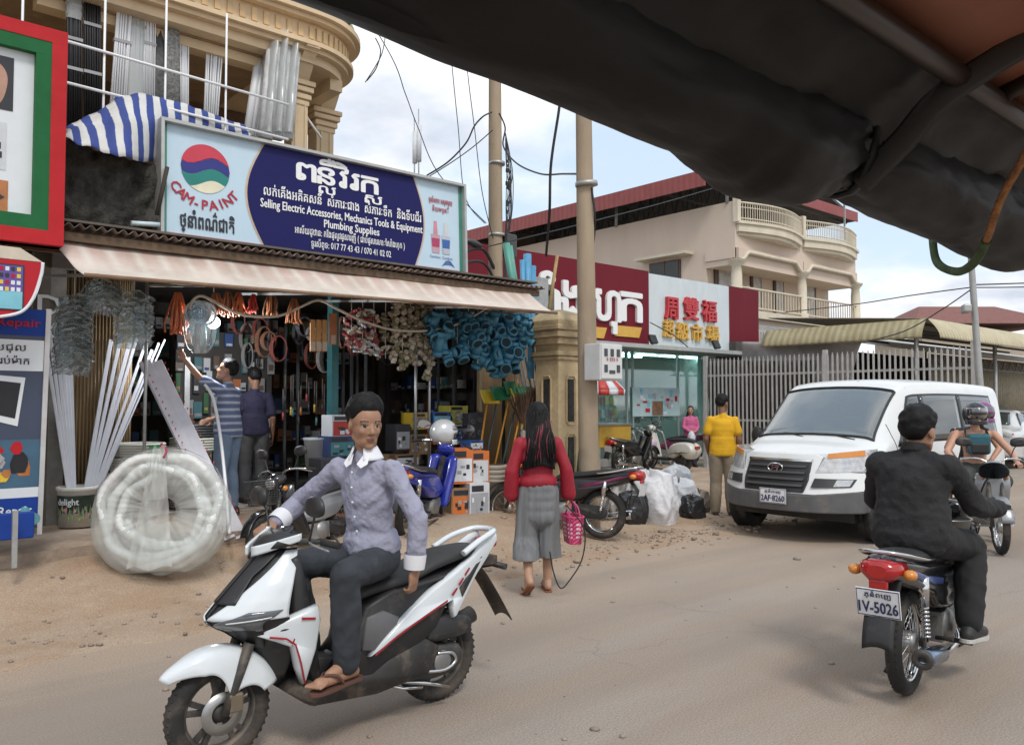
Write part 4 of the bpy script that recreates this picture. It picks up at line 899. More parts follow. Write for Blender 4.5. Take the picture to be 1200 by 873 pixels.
def shed():
 o = root('tin_shed', (24, 10.2, 0), 0, 'beige tin shed with a green door behind the parked sedan', 'shed')
 b = MB(); b.grid(lambda u, v: (1.5+16*u, .03*math.sin(u*16/.2*2*PI), 1.35+1.75*v), 480, 1, thick=.01); b.obj('tin_wall', M('tin_beige', (.38, .34, .26), rough=.7, var=.2, dust=.3), o)
 b = MB(); b.box((9.5, .1, .68), (16, .2, 1.35)); b.obj('base_wall', M('base_grey', (.35, .34, .30), rough=.9, var=.2), o)
 b = MB(); b.box((6.0, -.05, .85), (3.0, .1, 1.35)); b.obj('door', M('door_green', (.05, .10, .075), rough=.6, var=.2), o)
 b = MB(); b.prism([(-.2, 3.0), (17.8, 3.0), (17.8, 3.15), (-.2, 3.15)], lambda u, v: (u, -.9, v), lambda u, v: (u, 5, v+1.1)); b.obj('roof', M('shed_roof', (.45, .44, .41), rough=.6, metal=.2), o)
 b = MB()
 for k in range(30): b.bar((0+.6*k, -.8, 2.95), (.3+.6*k, -.8, 2.65), .03, .03); b.bar((.3+.6*k, -.8, 2.65), (.6+.6*k, -.8, 2.95), .03, .03)
 b.bar((0, -.8, 2.65), (18, -.8, 2.65), .04, .04); b.obj('truss', M('truss_grey', (.2, .19, .18), rough=.6), o)
shed()
def far_house():
 p = at(1072, 385, D=46); q = at(1240, 385, D=46)
 o = root('far_house', (p.x, p.y, 0), math.atan2(q.y-p.y, q.x-p.x), 'distant house with dull red hipped roof behind the carport', 'house')
 W = (q-p).length; b = MB(); b.box((W/2, 3, 2.7), (W*.9, 6, 5.4)); b.obj('wall', M('far_wall', (.42, .36, .28), rough=.9), o)
 zt = at(1100, 357, D=48).z; zb = at(1075, 380, D=46).z
 b = MB(); b.loft([[(-.3, -.6, zb), (W+.3, -.6, zb), (W+.3, 7, zb), (-.3, 7, zb)], [(W*.22, 3, zt), (W*.78, 3, zt), (W*.78, 3.2, zt), (W*.22, 3.2, zt)]], sm=False); b.obj('roof', M('far_roof', (.20, .085, .07), rough=.85, var=.2), o)
far_house()
# street poles, cables, gate pillar
pole_m = M('pole_concrete', (.34, .265, .185), rough=.9, var=.22, vs=2.2, bump=.25, bs=30, dust=.3, stretch=(1, 1, .25))
def upole(px_b, Y, label, r0, r1, h, pxt, pyt, D):
 p = at(px_b, 480, Y=Y); o = root('utility_pole', (p.x, p.y, 0), 0, label, 'utility pole'); t = at(pxt, pyt, D=(p.xy.to_3d()-Vector((0, 0, 0))).dot(FW))
 b = MB(); dx, dy = t.x-p.x, t.y-p.y; k = h/max(.1, t.z)
 b.tube([(dx*k*u, dy*k*u, h*u-.2*(1-u)) for u in [i/10 for i in range(11)]], [r0+(r1-r0)*i/10 for i in range(11)], 16); b.obj('pole_shaft', pole_m, o)
 return o, p
P2, pp2 = upole(691, 6.95, 'nearer round concrete utility pole with grey meter box beside the yellow gate pillar', .132, .085, 7.5, 684, 130, 10)
b = MB(); b.cyl((-.04, 0, 4.28), (-.045, 0, 4.33), .14, seg=16); b.obj('steel_band', galv, P2)
P1, pp1 = upole(582, 11.2, 'farther concrete utility pole with tangled cables behind the awning', .15, .105, 9.5, 580, 95, 14)
for z in (5.9, 4.6): b = MB(); b.cyl((-.0, 0, z), (-.0, 0, z+.05), .15, seg=14); b.obj('steel_band', galv, P1)
cblk = M('cable_black', (.02, .02, .022), rough=.6, var=.2)
b = MB()
for k in range(9):
 x0 = .13+rnd.uniform(-.02, .05); b.tube(spline([(.12, -.1, 6.5-rnd.uniform(0, .3)), (x0+rnd.uniform(-.02, .14), -.12, 5.8), (x0+rnd.uniform(-.04, .1), -.14, 5.1), (x0+rnd.uniform(-.06, .05), -.12, 4.4), (.08, -.12, 3.7)], 6), .008, 5)
for k in range(26): b.box((.15+rnd.uniform(-.04, .06), -.13, rnd.uniform(4.4, 6.0)), (.03, .03, rnd.uniform(.03, .08)), rnd.uniform(0, 3))
b.obj('cable_bundle', cblk, P1)
b = MB(); b.box((.24, -.05, 4.45), (.28, .18, .42), R(10)); b.obj('junction_box', M('junction_dark', (.06, .06, .06), rough=.6), P1, bevel=.02)
b = MB(); b.tube(spline([(-.1, -.05, 4.0), (-.3, -.05, 4.28), (-.55, -.1, 4.30), (-.9, -.15, 4.18)], 5), .03, 7); b.tube(spline([(-.1, -.05, 3.8), (-.3, -.05, 4.05), (-.6, -.1, 4.07), (-.95, -.15, 3.95)], 5), .025, 7); b.obj('lamp_arm', cblk, P1)
b = MB(); b.ell((-.62, -.1, 4.38), (.2, .09, .06), rot=rotm('Y', 10)); b.ell((-.95, -.15, 4.17), (.12, .07, .05)); b.obj('lamp_head', M('lamp_dark', (.05, .05, .055), rough=.4), P1)
def box_meter():
 p = at(702, 425, Y=6.8); o = root('meter_box', (p.x, 6.78, p.z), R(0), 'grey electricity meter box with small dark windows strapped to the nearer pole', 'meter box')
 mw = M('meter_grey', (.55, .55, .54), rough=.5, var=.08, dust=.2)
 b = MB(); b.box((0, -.05, 0), (.40, .26, .44)); b.obj('case', mw, o, bevel=.01)
 b = MB(); b.box((0, -.185, 0), (.36, .014, .40)); b.obj('door', M('meter_door', (.62, .62, .61), rough=.45, var=.05), o, bevel=.004)
 b = MB()
 for (x, z) in ((-.11, .11), (.0, .11), (.11, .11), (-.11, -.08), (.11, -.08)): b.box((x, -.194, z), (.055, .01, .09))
 b.box((0, -.194, -.12), (.10, .01, .04)); b.obj('meter_window', M('meter_glass', (.04, .045, .05), rough=.15), o)
 F = flatF((0, -.193, 0), (1, 0, 0), (0, 0, 1), (0, -1, 0)); t = lettering([('5 222 5', 0, .015, .05, .2, 0, 'C', .01)], F, .004); t.obj('lettering', pr_r, o, smooth=False)
box_meter()
def pillar():
 p = at(655, 480, Y=7.75); o = root('gate_pillar', (p.x, 7.75, .1), 0, 'weathered yellow gate pillar with moulded cap and dark inset panels', 'pillar')
 pm = M('pillar_yellow', (.56, .43, .25), rough=.88, var=.22, vs=4, bump=.15, dust=.45, dustc=(.22, .17, .11)); w_ = .44
 b = MB(); b.box((0, 0, 1.15), (w_, w_, 2.3)); b.box((0, 0, .15), (w_*1.25, w_*1.25, .3)); b.obj('shaft', pm, o, bevel=.012)
 b = MB()
 for s_, z, h in ((1.12, 2.08, .05), (1.2, 2.14, .06), (1.32, 2.30, .09), (1.5, 2.39, .09), (1.6, 2.47, .07), (1.45, 2.54, .07)): b.box((0, 0, z), (w_*s_, w_*s_, h))
 b.loft([[(x*w_*.72, y*w_*.72, 2.57) for x, y in ((-1, -1), (1, -1), (1, 1), (-1, 1))], [(x*w_*.45, y*w_*.45, 2.68) for x, y in ((-1, -1), (1, -1), (1, 1), (-1, 1))], [(x*w_*.12, y*w_*.12, 2.73) for x, y in ((-1, -1), (1, -1), (1, 1), (-1, 1))]], sm=False); b.obj('cap', M('pillar_cap', (.47, .36, .21), rough=.9, var=.3, vs=5, bump=.3, dust=.5, dustc=(.17, .13, .09)), o, bevel=.012)
 peb = M('pebble_panel', (.04, .038, .035), rough=.9, var=.7, vs=60, bump=1, bs=90)
 for z0, z1 in ((.42, 1.1), (1.22, 1.85)):
  for (nx, ny) in ((0, -1), (1, 0), (-1, 0)):
   b = MB(); ex = Vector((-ny, nx, 0)); c = Vector((nx, ny, 0))*(w_/2+.001)
   out = [(-.09, z0), (.09, z0), (.09, z1), (-.09, z1)]; b.prism([(-.055, z0+.04), (.055, z0+.04), (.055, z1-.04), (-.055, z1-.04)], lambda u, v: c+ex*u+Vector((0, 0, v)), lambda u, v: c*1.03+ex*u+Vector((0, 0, v))); b.obj('inset_panel', peb, o)
   b = MB(); q = [(-.085, z0+.05), (-.085, z1-.05), (-.05, z1), (.05, z1), (.085, z1-.05), (.085, z0+.05), (.05, z0), (-.05, z0)]
   b.tube([c*1.03+ex*u+Vector((0, 0, v)) for u, v in q], .013, 5, closed=True); b.obj('panel_moulding', pm, o)
pillar()
# wires
def wire(pts, r, label, n=10): b = MB(); b.tube(spline(pts, n), r, 5); return tag(b.obj('cable', cblk), label, 'cable')
A = lambda x, y, D: at(x, y, D=D)
wire([A(380, -60, 12), A(455, 60, 12.5), A(475, 110, 13), A(490, 150, 13.2), A(515, 205, 13.5), A(570, 262, 14)], .008, 'thin cable slanting down from above the balcony to the farther pole')
wire([A(525, 20, 14), A(530, 80, 14), A(537, 150, 14), A(545, 230, 14), A(568, 262, 14.2)], .008, 'thin cable dropping steeply to the left of the farther pole, left one of two')
wire([A(543, 20, 14), A(548, 85, 14), A(556, 150, 14), A(565, 225, 14), A(578, 280, 14.2)], .008, 'thin cable dropping steeply to the left of the farther pole, right one of two')
wire([A(500, 206, 15), A(525, 190, 15), A(546, 168, 15), A(556, 148, 15), A(566, 137, 15), A(576, 132, 14)], .016, 'dark cable curving from behind the blue sign up to the farther pole')
wire([A(503, 207, 15), A(530, 190, 15), A(555, 172, 15), A(577, 153, 14)], .01, 'thinner cable rising from the blue sign to the farther pole')
wire([A(585, 133, 14), A(592, 150, 14), A(590, 172, 14), A(606, 192, 13.5), A(634, 204, 12.5), A(660, 204, 11.5), A(680, 204, 10)], .014, 'dark cable sagging between the two concrete poles')
wire([A(658, 100, 11), A(655, 130, 11), A(648, 175, 11), A(645, 205, 11), A(644, 250, 11), A(640, 300, 12)], .02, 'thick black cable hanging down between the two poles')
wire([A(693, 220, 10), A(697, 250, 10), A(696, 280, 10.2), A(691, 305, 10.5), A(687, 325, 10.5)], .014, 'short black cable looping beside the nearer pole')
wire([A(568, 290, 14), A(640, 273, 15), A(700, 258, 16.5), A(780, 237, 20), A(862, 213, 26)], .012, 'long straight cable running from the farther pole to the pink house corner')
wire([A(440, 45, 13), A(446, 60, 13), A(441, 80, 13), A(430, 95, 13)], .01, 'loose cable end dangling against the sky beside the balcony')
wire([A(452, 40, 13.5), A(448, 62, 13.5), A(440, 78, 13.5), A(428, 97, 13.5)], .008, 'second loose cable end dangling beside the balcony')
for px, h0, nm in ((486, 138, 'shorter thin antenna mast behind the blue sign'), (491, 128, 'taller thin antenna mast behind the blue sign')):
 a = at(px, 205, D=40); c = at(px-.5, h0, D=40); o = root('antenna_mast', a, 0, nm, 'antenna'); b = MB(); b.cyl((0, 0, -2), c-a, .05, .03, 6); b.obj('mast', galv, o); b = MB(); b.cyl((0, 0, (c-a).z*.2), (0, 0, (c-a).z*.75), .12, seg=8); b.obj('aerial', M('aerial_white', (.6, .62, .64)), o)
# lamp pole at the right
p = at(1150, 480, D=15.5); o = root('street_lamp', (p.x, p.y, 0), 0, 'slim grey lamp pole rising beside the bar fence at the right', 'street lamp')
t = at(1137, 290, D=15.5); d = (t-p)/(t.z-p.z)
b = MB(); b.tube([p+d*(z-p.z)-Vector((p.x, p.y, 0)) for z in (-.1, 1.5, 3, 4.5, 5.6)], [.075, .07, .06, .055, .05], 10); b.obj('pole_shaft', M('lamp_pole_grey', (.38, .38, .37), rough=.5, metal=.4), o)
q = at(1132, 362, D=15.4)-Vector((p.x, p.y, 0)); b = MB(); b.box(q, (.34, .14, .16), R(30)); b.obj('lamp_head', galv, o, bevel=.03)
wire([A(920, 366, 22), A(1000, 357, 19), A(1070, 346, 17), A(1137, 337, 15.5)], .012, 'cable running from the carport to the slim lamp pole')
wire([A(1008, 402, 17), A(1060, 388, 16.5), A(1105, 362, 16), A(1137, 340, 15.5)], .012, 'lower cable sagging over the yellow carport to the lamp pole')
wire([A(1137, 334, 15.5), A(1170, 333, 16), A(1230, 331, 17)], .014, 'upper of two level cables right of the slim lamp pole')
wire([A(1137, 337, 15.5), A(1170, 337, 16), A(1230, 336, 17)], .012, 'lower of two level cables right of the slim lamp pole')
# roof of the three-wheeler the photo was taken from
def tuktuk():
 o = root('tuktuk_roof', (0, .5, 1.9), 0, 'dark rolled up side curtain and roof of the three wheeler overhead', 'vehicle roof')
 blk = M('curtain_black', (.013, .0125, .012), rough=.5, var=.3, vs=4, bump=.35, bs=11, spec=.25, dust=.15, dustc=(.03, .028, .026), stretch=(.35, 1, 1))
 low = [(-1.3, .055), (-.3, .048), (.33, .023), (.5, .011), (.83, -.004), (.915, -.022), (.953, -.036), (1.03, -.032), (1.09, -.014), (1.144, .012), (1.45, -.004), (1.67, -.010), (1.80, -.020), (1.92, -.032), (2.05, -.012), (2.3, .01), (2.6, .015)]
 def lowz(x):
  for (xa, za), (xb, zb) in zip(low, low[1:]):
   if x <= xb: return za+(zb-za)*sstep(0, 1, max(0, (x-xa)/(xb-xa)))
  return low[-1][1]
 def rad(x): return .066+.005*math.sin(x*5.1+.6)+.016*math.exp(-((x-.98)/.12)**2)-.020*math.exp(-((x-1.19)/.05)**2)+.010*math.exp(-((x-1.8)/.25)**2)
 def roll(u, v):
  x = -1.1+3.5*u; a = v*2*PI; tw = a+x*2.3
  f = .13*mnoise.noise(Vector((x*3.2, math.sin(tw)*1.3, math.cos(tw)*1.3)))+.09*(.5-abs(mnoise.noise(Vector((x*3.0, math.sin(tw)*3.6, math.cos(tw)*3.6)))))+.08*(.5-abs(mnoise.noise(Vector((x*11+math.sin(a)*4, math.sin(a)*3, math.cos(a)*3)))))
  f *= 1-.75*math.exp(-((a-(2*PI-1.1))/.5)**2)
  pin = math.exp(-((x-1.19)/.09)**2); f += .12*pin*math.sin(a*9)
  r = rad(x)*(1+f)
  return (x, .10+r*math.cos(a)*1.1, lowz(x)+.89*rad(x)+r*math.sin(a))
 b = MB(); b.grid(roll, 260, 40); b.obj('rolled_curtain', blk, o)
 # curtain skin running up from the roll to the roof rail, with folds
 b = MB()
 def skin_(u, v):
  x = -1.1+3.5*u; f = .016*mnoise.noise(Vector((x*7, v*2, 3)))+.022*(.5-abs(mnoise.noise(Vector((x*4+v*3, v*3, 3)))))+.012*(.5-abs(mnoise.noise(Vector((x*14-v*5, v*4, 7)))))
  return (x, .09-.17*v, .02-rad(x)*.4+.17*v**.8+f)
 b.grid(skin_, 200, 14, thick=.004); b.obj('curtain_skin', blk, o)
 b = MB(); b.grid(lambda u, v: (-1.1+3.6*u, -.07-1.0*v, .145+.11*math.sin(v*PI)*.8+.006*mnoise.noise(Vector((u*20, v*9, 0)))), 40, 16, thick=.004)
 m = M('roof_canvas', (.22, .12, .085), rough=.75, var=.3, vs=3, stretch=(2, .5, 1)); n = m.node_tree; bs = n.nodes['Principled BSDF']; out = [q for q in n.nodes if q.bl_idname == 'ShaderNodeOutputMaterial'][0]
 tr = n.nodes.new('ShaderNodeBsdfTranslucent'); tr.inputs[0].default_value = (.40, .22, .155, 1); mx_ = n.nodes.new('ShaderNodeMixShader'); mx_.inputs[0].default_value = .55; n.links.new(bs.outputs[0], mx_.inputs[1]); n.links.new(tr.outputs[0], mx_.inputs[2]); n.links.new(mx_.outputs[0], out.inputs[0])
 b.obj('roof_canvas', m, o)
 fr = M('frame_brown', (.03, .017, .012), rough=.4, var=.3)
 b = MB(); b.cyl((-1.1, -.075, .125), (2.5, -.075, .125), .016, seg=10); b.obj('roof_rail', fr, o)
 for x in (.55, 1.32, 2.0): b = MB(); b.tube([(x, -.07, .13), (x+.02, -.3, .2), (x+.02, -.57, .225), (x+.02, -1.0, .15)], .013, 8); b.obj('roof_rib', fr, o)
 for y in (-.2, -.36): b = MB(); b.cyl((-1.1, y, .20), (2.5, y, .20), .01, seg=8); b.obj('roof_batten', fr, o)
 # strap round the roll and the knotted rope
 b = MB(); x = 1.17
 b.tube([(x+.012*math.sin(k), .10+(rad(x)+.012)*math.cos(a)*1.08, .058+(rad(x)+.012)*math.sin(a)) for k, a in enumerate([2*PI*i/20 for i in range(20)])], .012, 6, closed=True, flat=.4); b.obj('strap', blk, o)
 b = MB(); b.tube(spline([(1.165, .06, .0), (1.17, .0, .05), (1.18, -.075, .115), (1.24, -.25, .19), (1.33, -.5, .21)], 6), .02, 8, flat=.22); b.obj('strap_tail', M('strap_dark', (.05, .048, .045), rough=.7), o)
 b = MB(); x = 1.62
 path = spline([(1.36, -.11, .13), (1.42, -.09, .085), (1.50, -.02, .02), (1.58, .03, -.03), (1.66, .08, -.055), (1.74, .14, -.055), (1.80, .20, -.02), (1.83, .22, .05)], 7)
 k = int(len(path)*.42); ro = M('rope_orange', (.36, .16, .06), rough=.8, var=.4, vs=60, bump=.6, bs=150); rg = M('rope_green', (.05, .085, .03), rough=.8, var=.5, vs=50)
 b.tube(path[:k+1], .0065, 8); b.ell(path[2], (.014, .012, .018)); r1 = b.obj('rope', ro, o); b = MB(); b.tube(path[k:], .0085, 8); b.obj('rope', rg, o)
 b = MB(); b.tube(spline([path[6], path[6]+Vector((.006, .0, -.02)), path[6]+Vector((.012, .01, -.035))], 4), .005, 6); b.obj('rope_end', ro, o)
tuktuk()
# ================================================================ VEHICLES
gloss_white = M('scooter_white', (.66, .70, .72), rough=.22, var=.03, coat=.5, dust=.12)
plast = M('trim_black', (.022, .022, .023), rough=.48, var=.2, dust=.3)
seatm = M('seat_black', (.025, .024, .024), rough=.6, var=.2, dust=.15, bump=.1, bs=120)
chrome = M('chrome', (.62, .62, .62), rough=.14, metal=1, var=.08)
alum = M('engine_alloy', (.30, .30, .29), rough=.45, metal=.7, var=.25, dust=.3)
engm = M('engine_dark', (.06, .058, .055), rough=.55, metal=.3, var=.3, dust=.45)
redl = M('tail_red', (.38, .012, .012), rough=.15, var=.1, coat=.5); amber = M('amber_lens', (.6, .22, .03), rough=.15, var=.1, coat=.5)
lens = M('clear_lens', (.50, .50, .50), rough=.08, metal=.35, var=.25, vs=20, coat=.6); smoke = M('smoke_lens', (.10, .11, .12), rough=.06, var=.3, vs=12, coat=.8)
decal_r = M('decal_red', (.35, .02, .03), rough=.3)
plate_w = M('plate_white', (.75, .75, .76), rough=.45, var=.05, dust=.08); plate_k = M('plate_blue', (.02, .03, .10), rough=.5, var=0)
def wheel(par, x, z, R0, tw, kind='spoke', y=0., nsp=None, rimm=None, disc=0):
 w_ = bpy.data.objects.new('wheel', None); col.objects.link(w_); w_.parent = par; w_.location = (x, y, z)
 b = MB(); k = tw*.52; pr = []
 for i in range(15):
  a = -PI*.80+1.6*PI*i/14; pr.append((R0-k+k*math.cos(a), tw*.5*math.sin(a)*1.0))
 b.lathe(pr, (0, 0, 0), 44, 'Y')
 for i in range(44):
  a = 2*PI*i/44
  for s in (-1, 1): b.box(((R0-.0078)*math.cos(a), s*tw*.22, (R0-.0078)*math.sin(a)), (.012, tw*.2, .009), Matrix.Rotation(-a+PI/2, 3, 'Y') @ Matrix.Rotation(s*.5, 3, 'Z'))
 b.obj('tyre', rubber, w_)
 rr = R0-tw*.95; rm = rimm or (chrome if kind == 'spoke' else engm)
 b = MB(); b.lathe([(rr+.016, -tw*.34), (rr, -tw*.33), (rr-.012, -tw*.12), (rr-.012, tw*.12), (rr, tw*.33), (rr+.016, tw*.34)], (0, 0, 0), 40, 'Y'); b.obj('rim', rm, w_)
 b = MB(); b.lathe([(0, -tw*.5), (.022, -tw*.5), (.03, -tw*.42), (.06 if kind == 'spoke' else .045, -tw*.36), (.06 if kind == 'spoke' else .045, tw*.36), (.03, tw*.42), (.022, tw*.5), (0, tw*.5)], (0, 0, 0), 18, 'Y')
 if kind == 'spoke':
  for i in range(nsp or 28):
   a = 2*PI*i/(nsp or 28); a2 = a+(.35 if i % 2 else -.35); s = 1 if i % 4 < 2 else -1
   b.tube([(.058*math.cos(a2), s*tw*.3, .058*math.sin(a2)), (rr*math.cos(a), 0, rr*math.sin(a))], .0022, 5)
  b.obj('spoke', steel, w_)
 else:
  for i in range(5):
   for da in (-.16, .16):
    a = 2*PI*i/5+.3+da*.4; a2 = 2*PI*i/5+.3+da
    b.bar((.03*math.cos(a), .012, .03*math.sin(a)), ((rr-.004)*math.cos(a2), 0, (rr-.004)*math.sin(a2)), .026, .02, (0, 1, 0))
  b.obj('spoke', rm, w_)
 if disc:
  b = MB(); b.lathe([(.05, .0), (disc, .0), (disc, .004), (.05, .004)], (0, tw*.52, 0), 28, 'Y')
  for i in range(10): a = 2*PI*i/10; b.cyl((disc*.75*math.cos(a), tw*.5, disc*.75*math.sin(a)), (disc*.75*math.cos(a), tw*.56, disc*.75*math.sin(a)), .008, seg=6)
  b.obj('brake_disc', steel, w_)
 return w_
def mirror(par, base, tip, sgn, mat=None):
 b = MB(); base = Vector(base); tip = Vector(tip); b.tube(spline([base, base.lerp(tip, .5)+Vector((-.01, 0, .03)), tip-Vector((0, 0, .02))], 5), .006, 7)
 ov = sp2([(-.07, -.035), (0, -.045), (.065, -.03), (.075, .01), (.04, .045), (-.03, .045), (-.075, .02)], 4)
 n = len(ov); rings = []
 for off, s in ((.022, .45), (.016, .8), (.0, 1.0), (-.008, .98)): rings.append([tip+Vector((off, sgn*a*s*1.1, c*s*1.1+.01)) for a, c in ov])
 b.loft(rings); o = b.obj('mirror', mat or plast, par)
 b = MB(); b.add([tip+Vector((-.0095, sgn*a, c+.01)) for a, c in ov], [tuple(range(n))]); b.obj('glass', M('mirror_glass', (.5, .52, .55), rough=.03, metal=1, var=0), o)
def plate(par, c, wd, ht, nrm_pitch, t1, t2, t1s=.24, name='licence_plate'):
 """plate facing -x (rear); c is its centre"""
 M_ = Matrix.Translation(c) @ Matrix.Rotation(nrm_pitch, 4, 'Y')
 b = MB(); b.box((0, 0, 0), (.006, wd, ht)); b.xf(M_); o = b.obj(name, plate_w, par, bevel=.004)
 F = lambda a, c_, h: M_ @ Vector((-.004-h, -a, c_))
 b = MB();
 for (x0, y0, x1, y1) in ((-wd*.48, -ht*.47, wd*.48, -ht*.44), (-wd*.48, ht*.44, wd*.48, ht*.47), (-wd*.48, -ht*.47, -wd*.465, ht*.47), (wd*.465, -ht*.47, wd*.48, ht*.47)): rectf(b, F, x0, y0, x1, y1, .001, 0)
 t = lettering([(t1, 0, -ht*.34, ht*.56, wd*.88, 0, 'C', .02), (t2, 0, ht*.22, ht*.22, wd*.6, 0, 'C', .01)], F, .0015); b.v += t.v; off = len(b.v)-len(t.v)
 for f, m_, s_ in zip(t.f, t.mi, t.sm): b.f.append([i+off for i in f]); b.mi.append(m_); b.sm.append(s_)
 b.obj('plate_lettering', plate_k, o, smooth=False); return o
def scooter(loc, rz, label, scale=1.):
 o = root('motor_scooter', loc, rz, label, 'scooter', None, scale); WB = 1.28
 wheel(o, 0, .262, .262, .10, 'alloy'); wf = wheel(o, WB, .25, .25, .088, 'alloy', disc=.10)
 # fork
 b = MB()
 for s in (-1, 1): b.tube([(WB+.0, s*.075, .25), (WB-.07, s*.075, .43), (WB-.12, s*.07, .56)], [.021, .024, .026], 10)
 b.obj('front_fork', engm, o)
 b = MB(); b.box((WB-.05, .082, .30), (.07, .03, .09)); b.obj('brake_caliper', M('caliper', (.2, .16, .11), rough=.5, metal=.4), o, bevel=.01)
 # front fender
 b = MB()
 def fend(u, v):
  a = R(38+122*u); wd = .078*min(1, .25+3.2*u)**.8; tip = 1-u
  ph = (v-.5)*PI; rr = .272+.035*math.cos(ph)+(.02*math.exp(-(u/.12)**2)); sk = (.075*math.exp(-((u-.62)/.22)**2)+.03)*sstep(.45, 1, abs(v-.5)*2)*1.6*min(1, u*4)
  return (WB+(rr-sk)*math.cos(a)+.015, wd*math.sin(ph)*1.05, .25+(rr-sk)*math.sin(a))
 b.grid(fend, 40, 16, thick=.006); b.obj('front_fender', gloss_white, o)
 # front apron as a surface S(u,v)
 prof = [(.36, 1.06, .985, .085), (.46, 1.10, .97, .13), (.55, 1.16, .965, .165), (.62, 1.25, .985, .185), (.665, 1.335, 1.01, .19), (.70, 1.345, 1.02, .19), (.76, 1.285, 1.01, .187), (.84, 1.205, .985, .17), (.92, 1.125, .955, .14), (.99, 1.06, .93, .10)]
 def S(u, v, off=0.):
  t = v*(len(prof)-1); i = min(len(prof)-2, int(t)); f = t-i; f = f*f*(3-2*f) if False else f
  z, xn, xs, ys = [a+(c-a)*f for a, c in zip(prof[i], prof[i+1])]
  s = abs(u); k = math.sin(s*PI/2)
  x = xn-(xn-xs)*(1-math.cos(s*PI/2))**.75 if s > 0 else xn
  y = ys*k**.9
  nx, ny = math.cos(s*1.2), math.sin(s*1.2)
  return (x+off*nx, math.copysign(y+off*ny, u) if u else 0, z)
 def patch(nm, mat, v0, v1, lo, hi, off, nu=14, nv=14, par=o, both=True, th=.006):
  b = MB()
  for s in ((1, -1) if both else (1,)):
   b.grid(lambda a, c: S(s*(lo(c)+(hi(c)-lo(c))*a), v0+(v1-v0)*c, off), nu, nv, thick=th)
  return b.obj(nm, mat, par)
 K = lambda *p: (lambda c: p[0]+(p[-1]-p[0])*c if len(p) == 2 else (p[0]+(p[1]-p[0])*c*2 if c < .5 else p[1]+(p[2]-p[1])*(c-.5)*2))
 patch('apron_core', plast, 0, 1, K(0., 0.), K(1., 1.), -.012, 20, 40)
 patch('nose_panel', gloss_white, .50, .99, K(0.0, .30, .66), K(1.0, 1.0, 1.), .004, 18, 24)        # white cowl above the lights
 patch('nose_centre', plast, .66, .99, K(0., 0.), K(.30, .26, .50), .010, 10, 16)                      # black centre insert
 patch('headlight', smoke, .36, .60, K(.02, .16, .52), K(.60, .72, .92), .010, 14, 14)
 patch('lower_grille', M('grille_dark', (.015, .015, .016), rough=.35), .20, .37, K(0., 0.), K(.40, .62), .006, 12, 8)
 b = MB()
 for s in (1, -1): b.grid(lambda a, c: S(s*(.30+.5*a), .47+.06*a+.018*c, .016), 14, 2, thick=.003)
 b.obj('light_strip', M('strip_white', (.7, .7, .72), rough=.15, coat=.5), o)
 # white wings that run down either side of the leg shield
 for s in (1, -1):
  wing = [(1.15, .60), (1.06, .66), (.93, .70), (.865, .715), (.845, .64), (.865, .50), (.905, .345), (.925, .33), (.965, .42), (.995, .53), (1.07, .565)]
  b = MB(); b.pillow(wing, .155, .205, .02, 0, s, warp=lambda p: Vector((p.x, p.y*(1-.40*max(0, (p.x-.98))/.2)-.20*max(0, .55-p.z)*.8, p.z))); b.obj('side_wing', gloss_white, o)
  b = MB(); b.bar((.885, s*.206, .655), (.955, s*.200, .665), .012, .004, (0, 1, 0)); b.bar((.99, s*.196, .575), (1.0, s*.19, .54), .006, .004, (0, 1, 0)); b.obj('wing_decal', decal_r, o)
  b = MB(); b.tube([(1.10, s*.157, .592), (1.03, s*.19, .58), (.985, s*.199, .545), (.955, s*.196, .45), (.925, s*.178, .345)], .005, 5); b.obj('wing_edge', decal_r, o)
 # inner leg shield, floor, tunnel
 b = MB(); b.pillow([(.80, .30), (.86, .30), (.98, .55), (.99, .95), (.93, .97), (.86, .72), (.82, .48)], -.02, .15, .03, 0, 1); b.pillow([(.80, .30), (.86, .30), (.98, .55), (.99, .95), (.93, .97), (.86, .72), (.82, .48)], -.02, .15, .03, 0, -1); b.obj('leg_shield', plast, o)
 fl = [(.16, .21), (.50, .175), (.86, .20), (.99, .30), (.90, .345), (.80, .325), (.55, .315), (.44, .36), (.20, .44), (.08, .36)]
 b = MB()
 for s in (1, -1): b.pillow(fl, -.02, .165, .025, 0, s)
 b.obj('floorboard', blackd, o)
 b = MB(); b.loft([[(x, y*w_, z0+(.0 if k in (0, 1) else h)) for k, y in enumerate((-1, 1, .75, -.75))] for x, w_, z0, h in ((.86, .07, .32, .10), (.70, .075, .31, .10), (.55, .09, .31, .14), (.42, .12, .31, .28))]); b.obj('tunnel', plast, o, bevel=.015)
 # black lower side covers and main body
 wp = lambda p: Vector((p.x, p.y*(1-.48*sstep(.12, -.4, p.x)-.25*sstep(.50, .80, p.x)), p.z))
 low = [(.80, .30), (.64, .46), (.58, .66), (.42, .72), (.0, .76), (-.2, .80), (-.30, .84), (-.22, .72), (.02, .58), (.10, .46), (.26, .34), (.5, .27)]
 b = MB()
 for s in (1, -1): b.pillow(low, -.01, .165, .03, 0, s, wp)
 b.obj('body_cover', plast, o)
 gp_ = [(.60, .43), (.57, .60), (.47, .62), (.37, .57), (.40, .47), (.50, .41)]
 for s in (1, -1):
  b = MB(); b.pillow(gp_, .12, .176, .012, 0, s, wp); b.obj('seat_base_panel', M('panel_grey', (.12, .12, .125), rough=.45, var=.1, dust=.15), o)
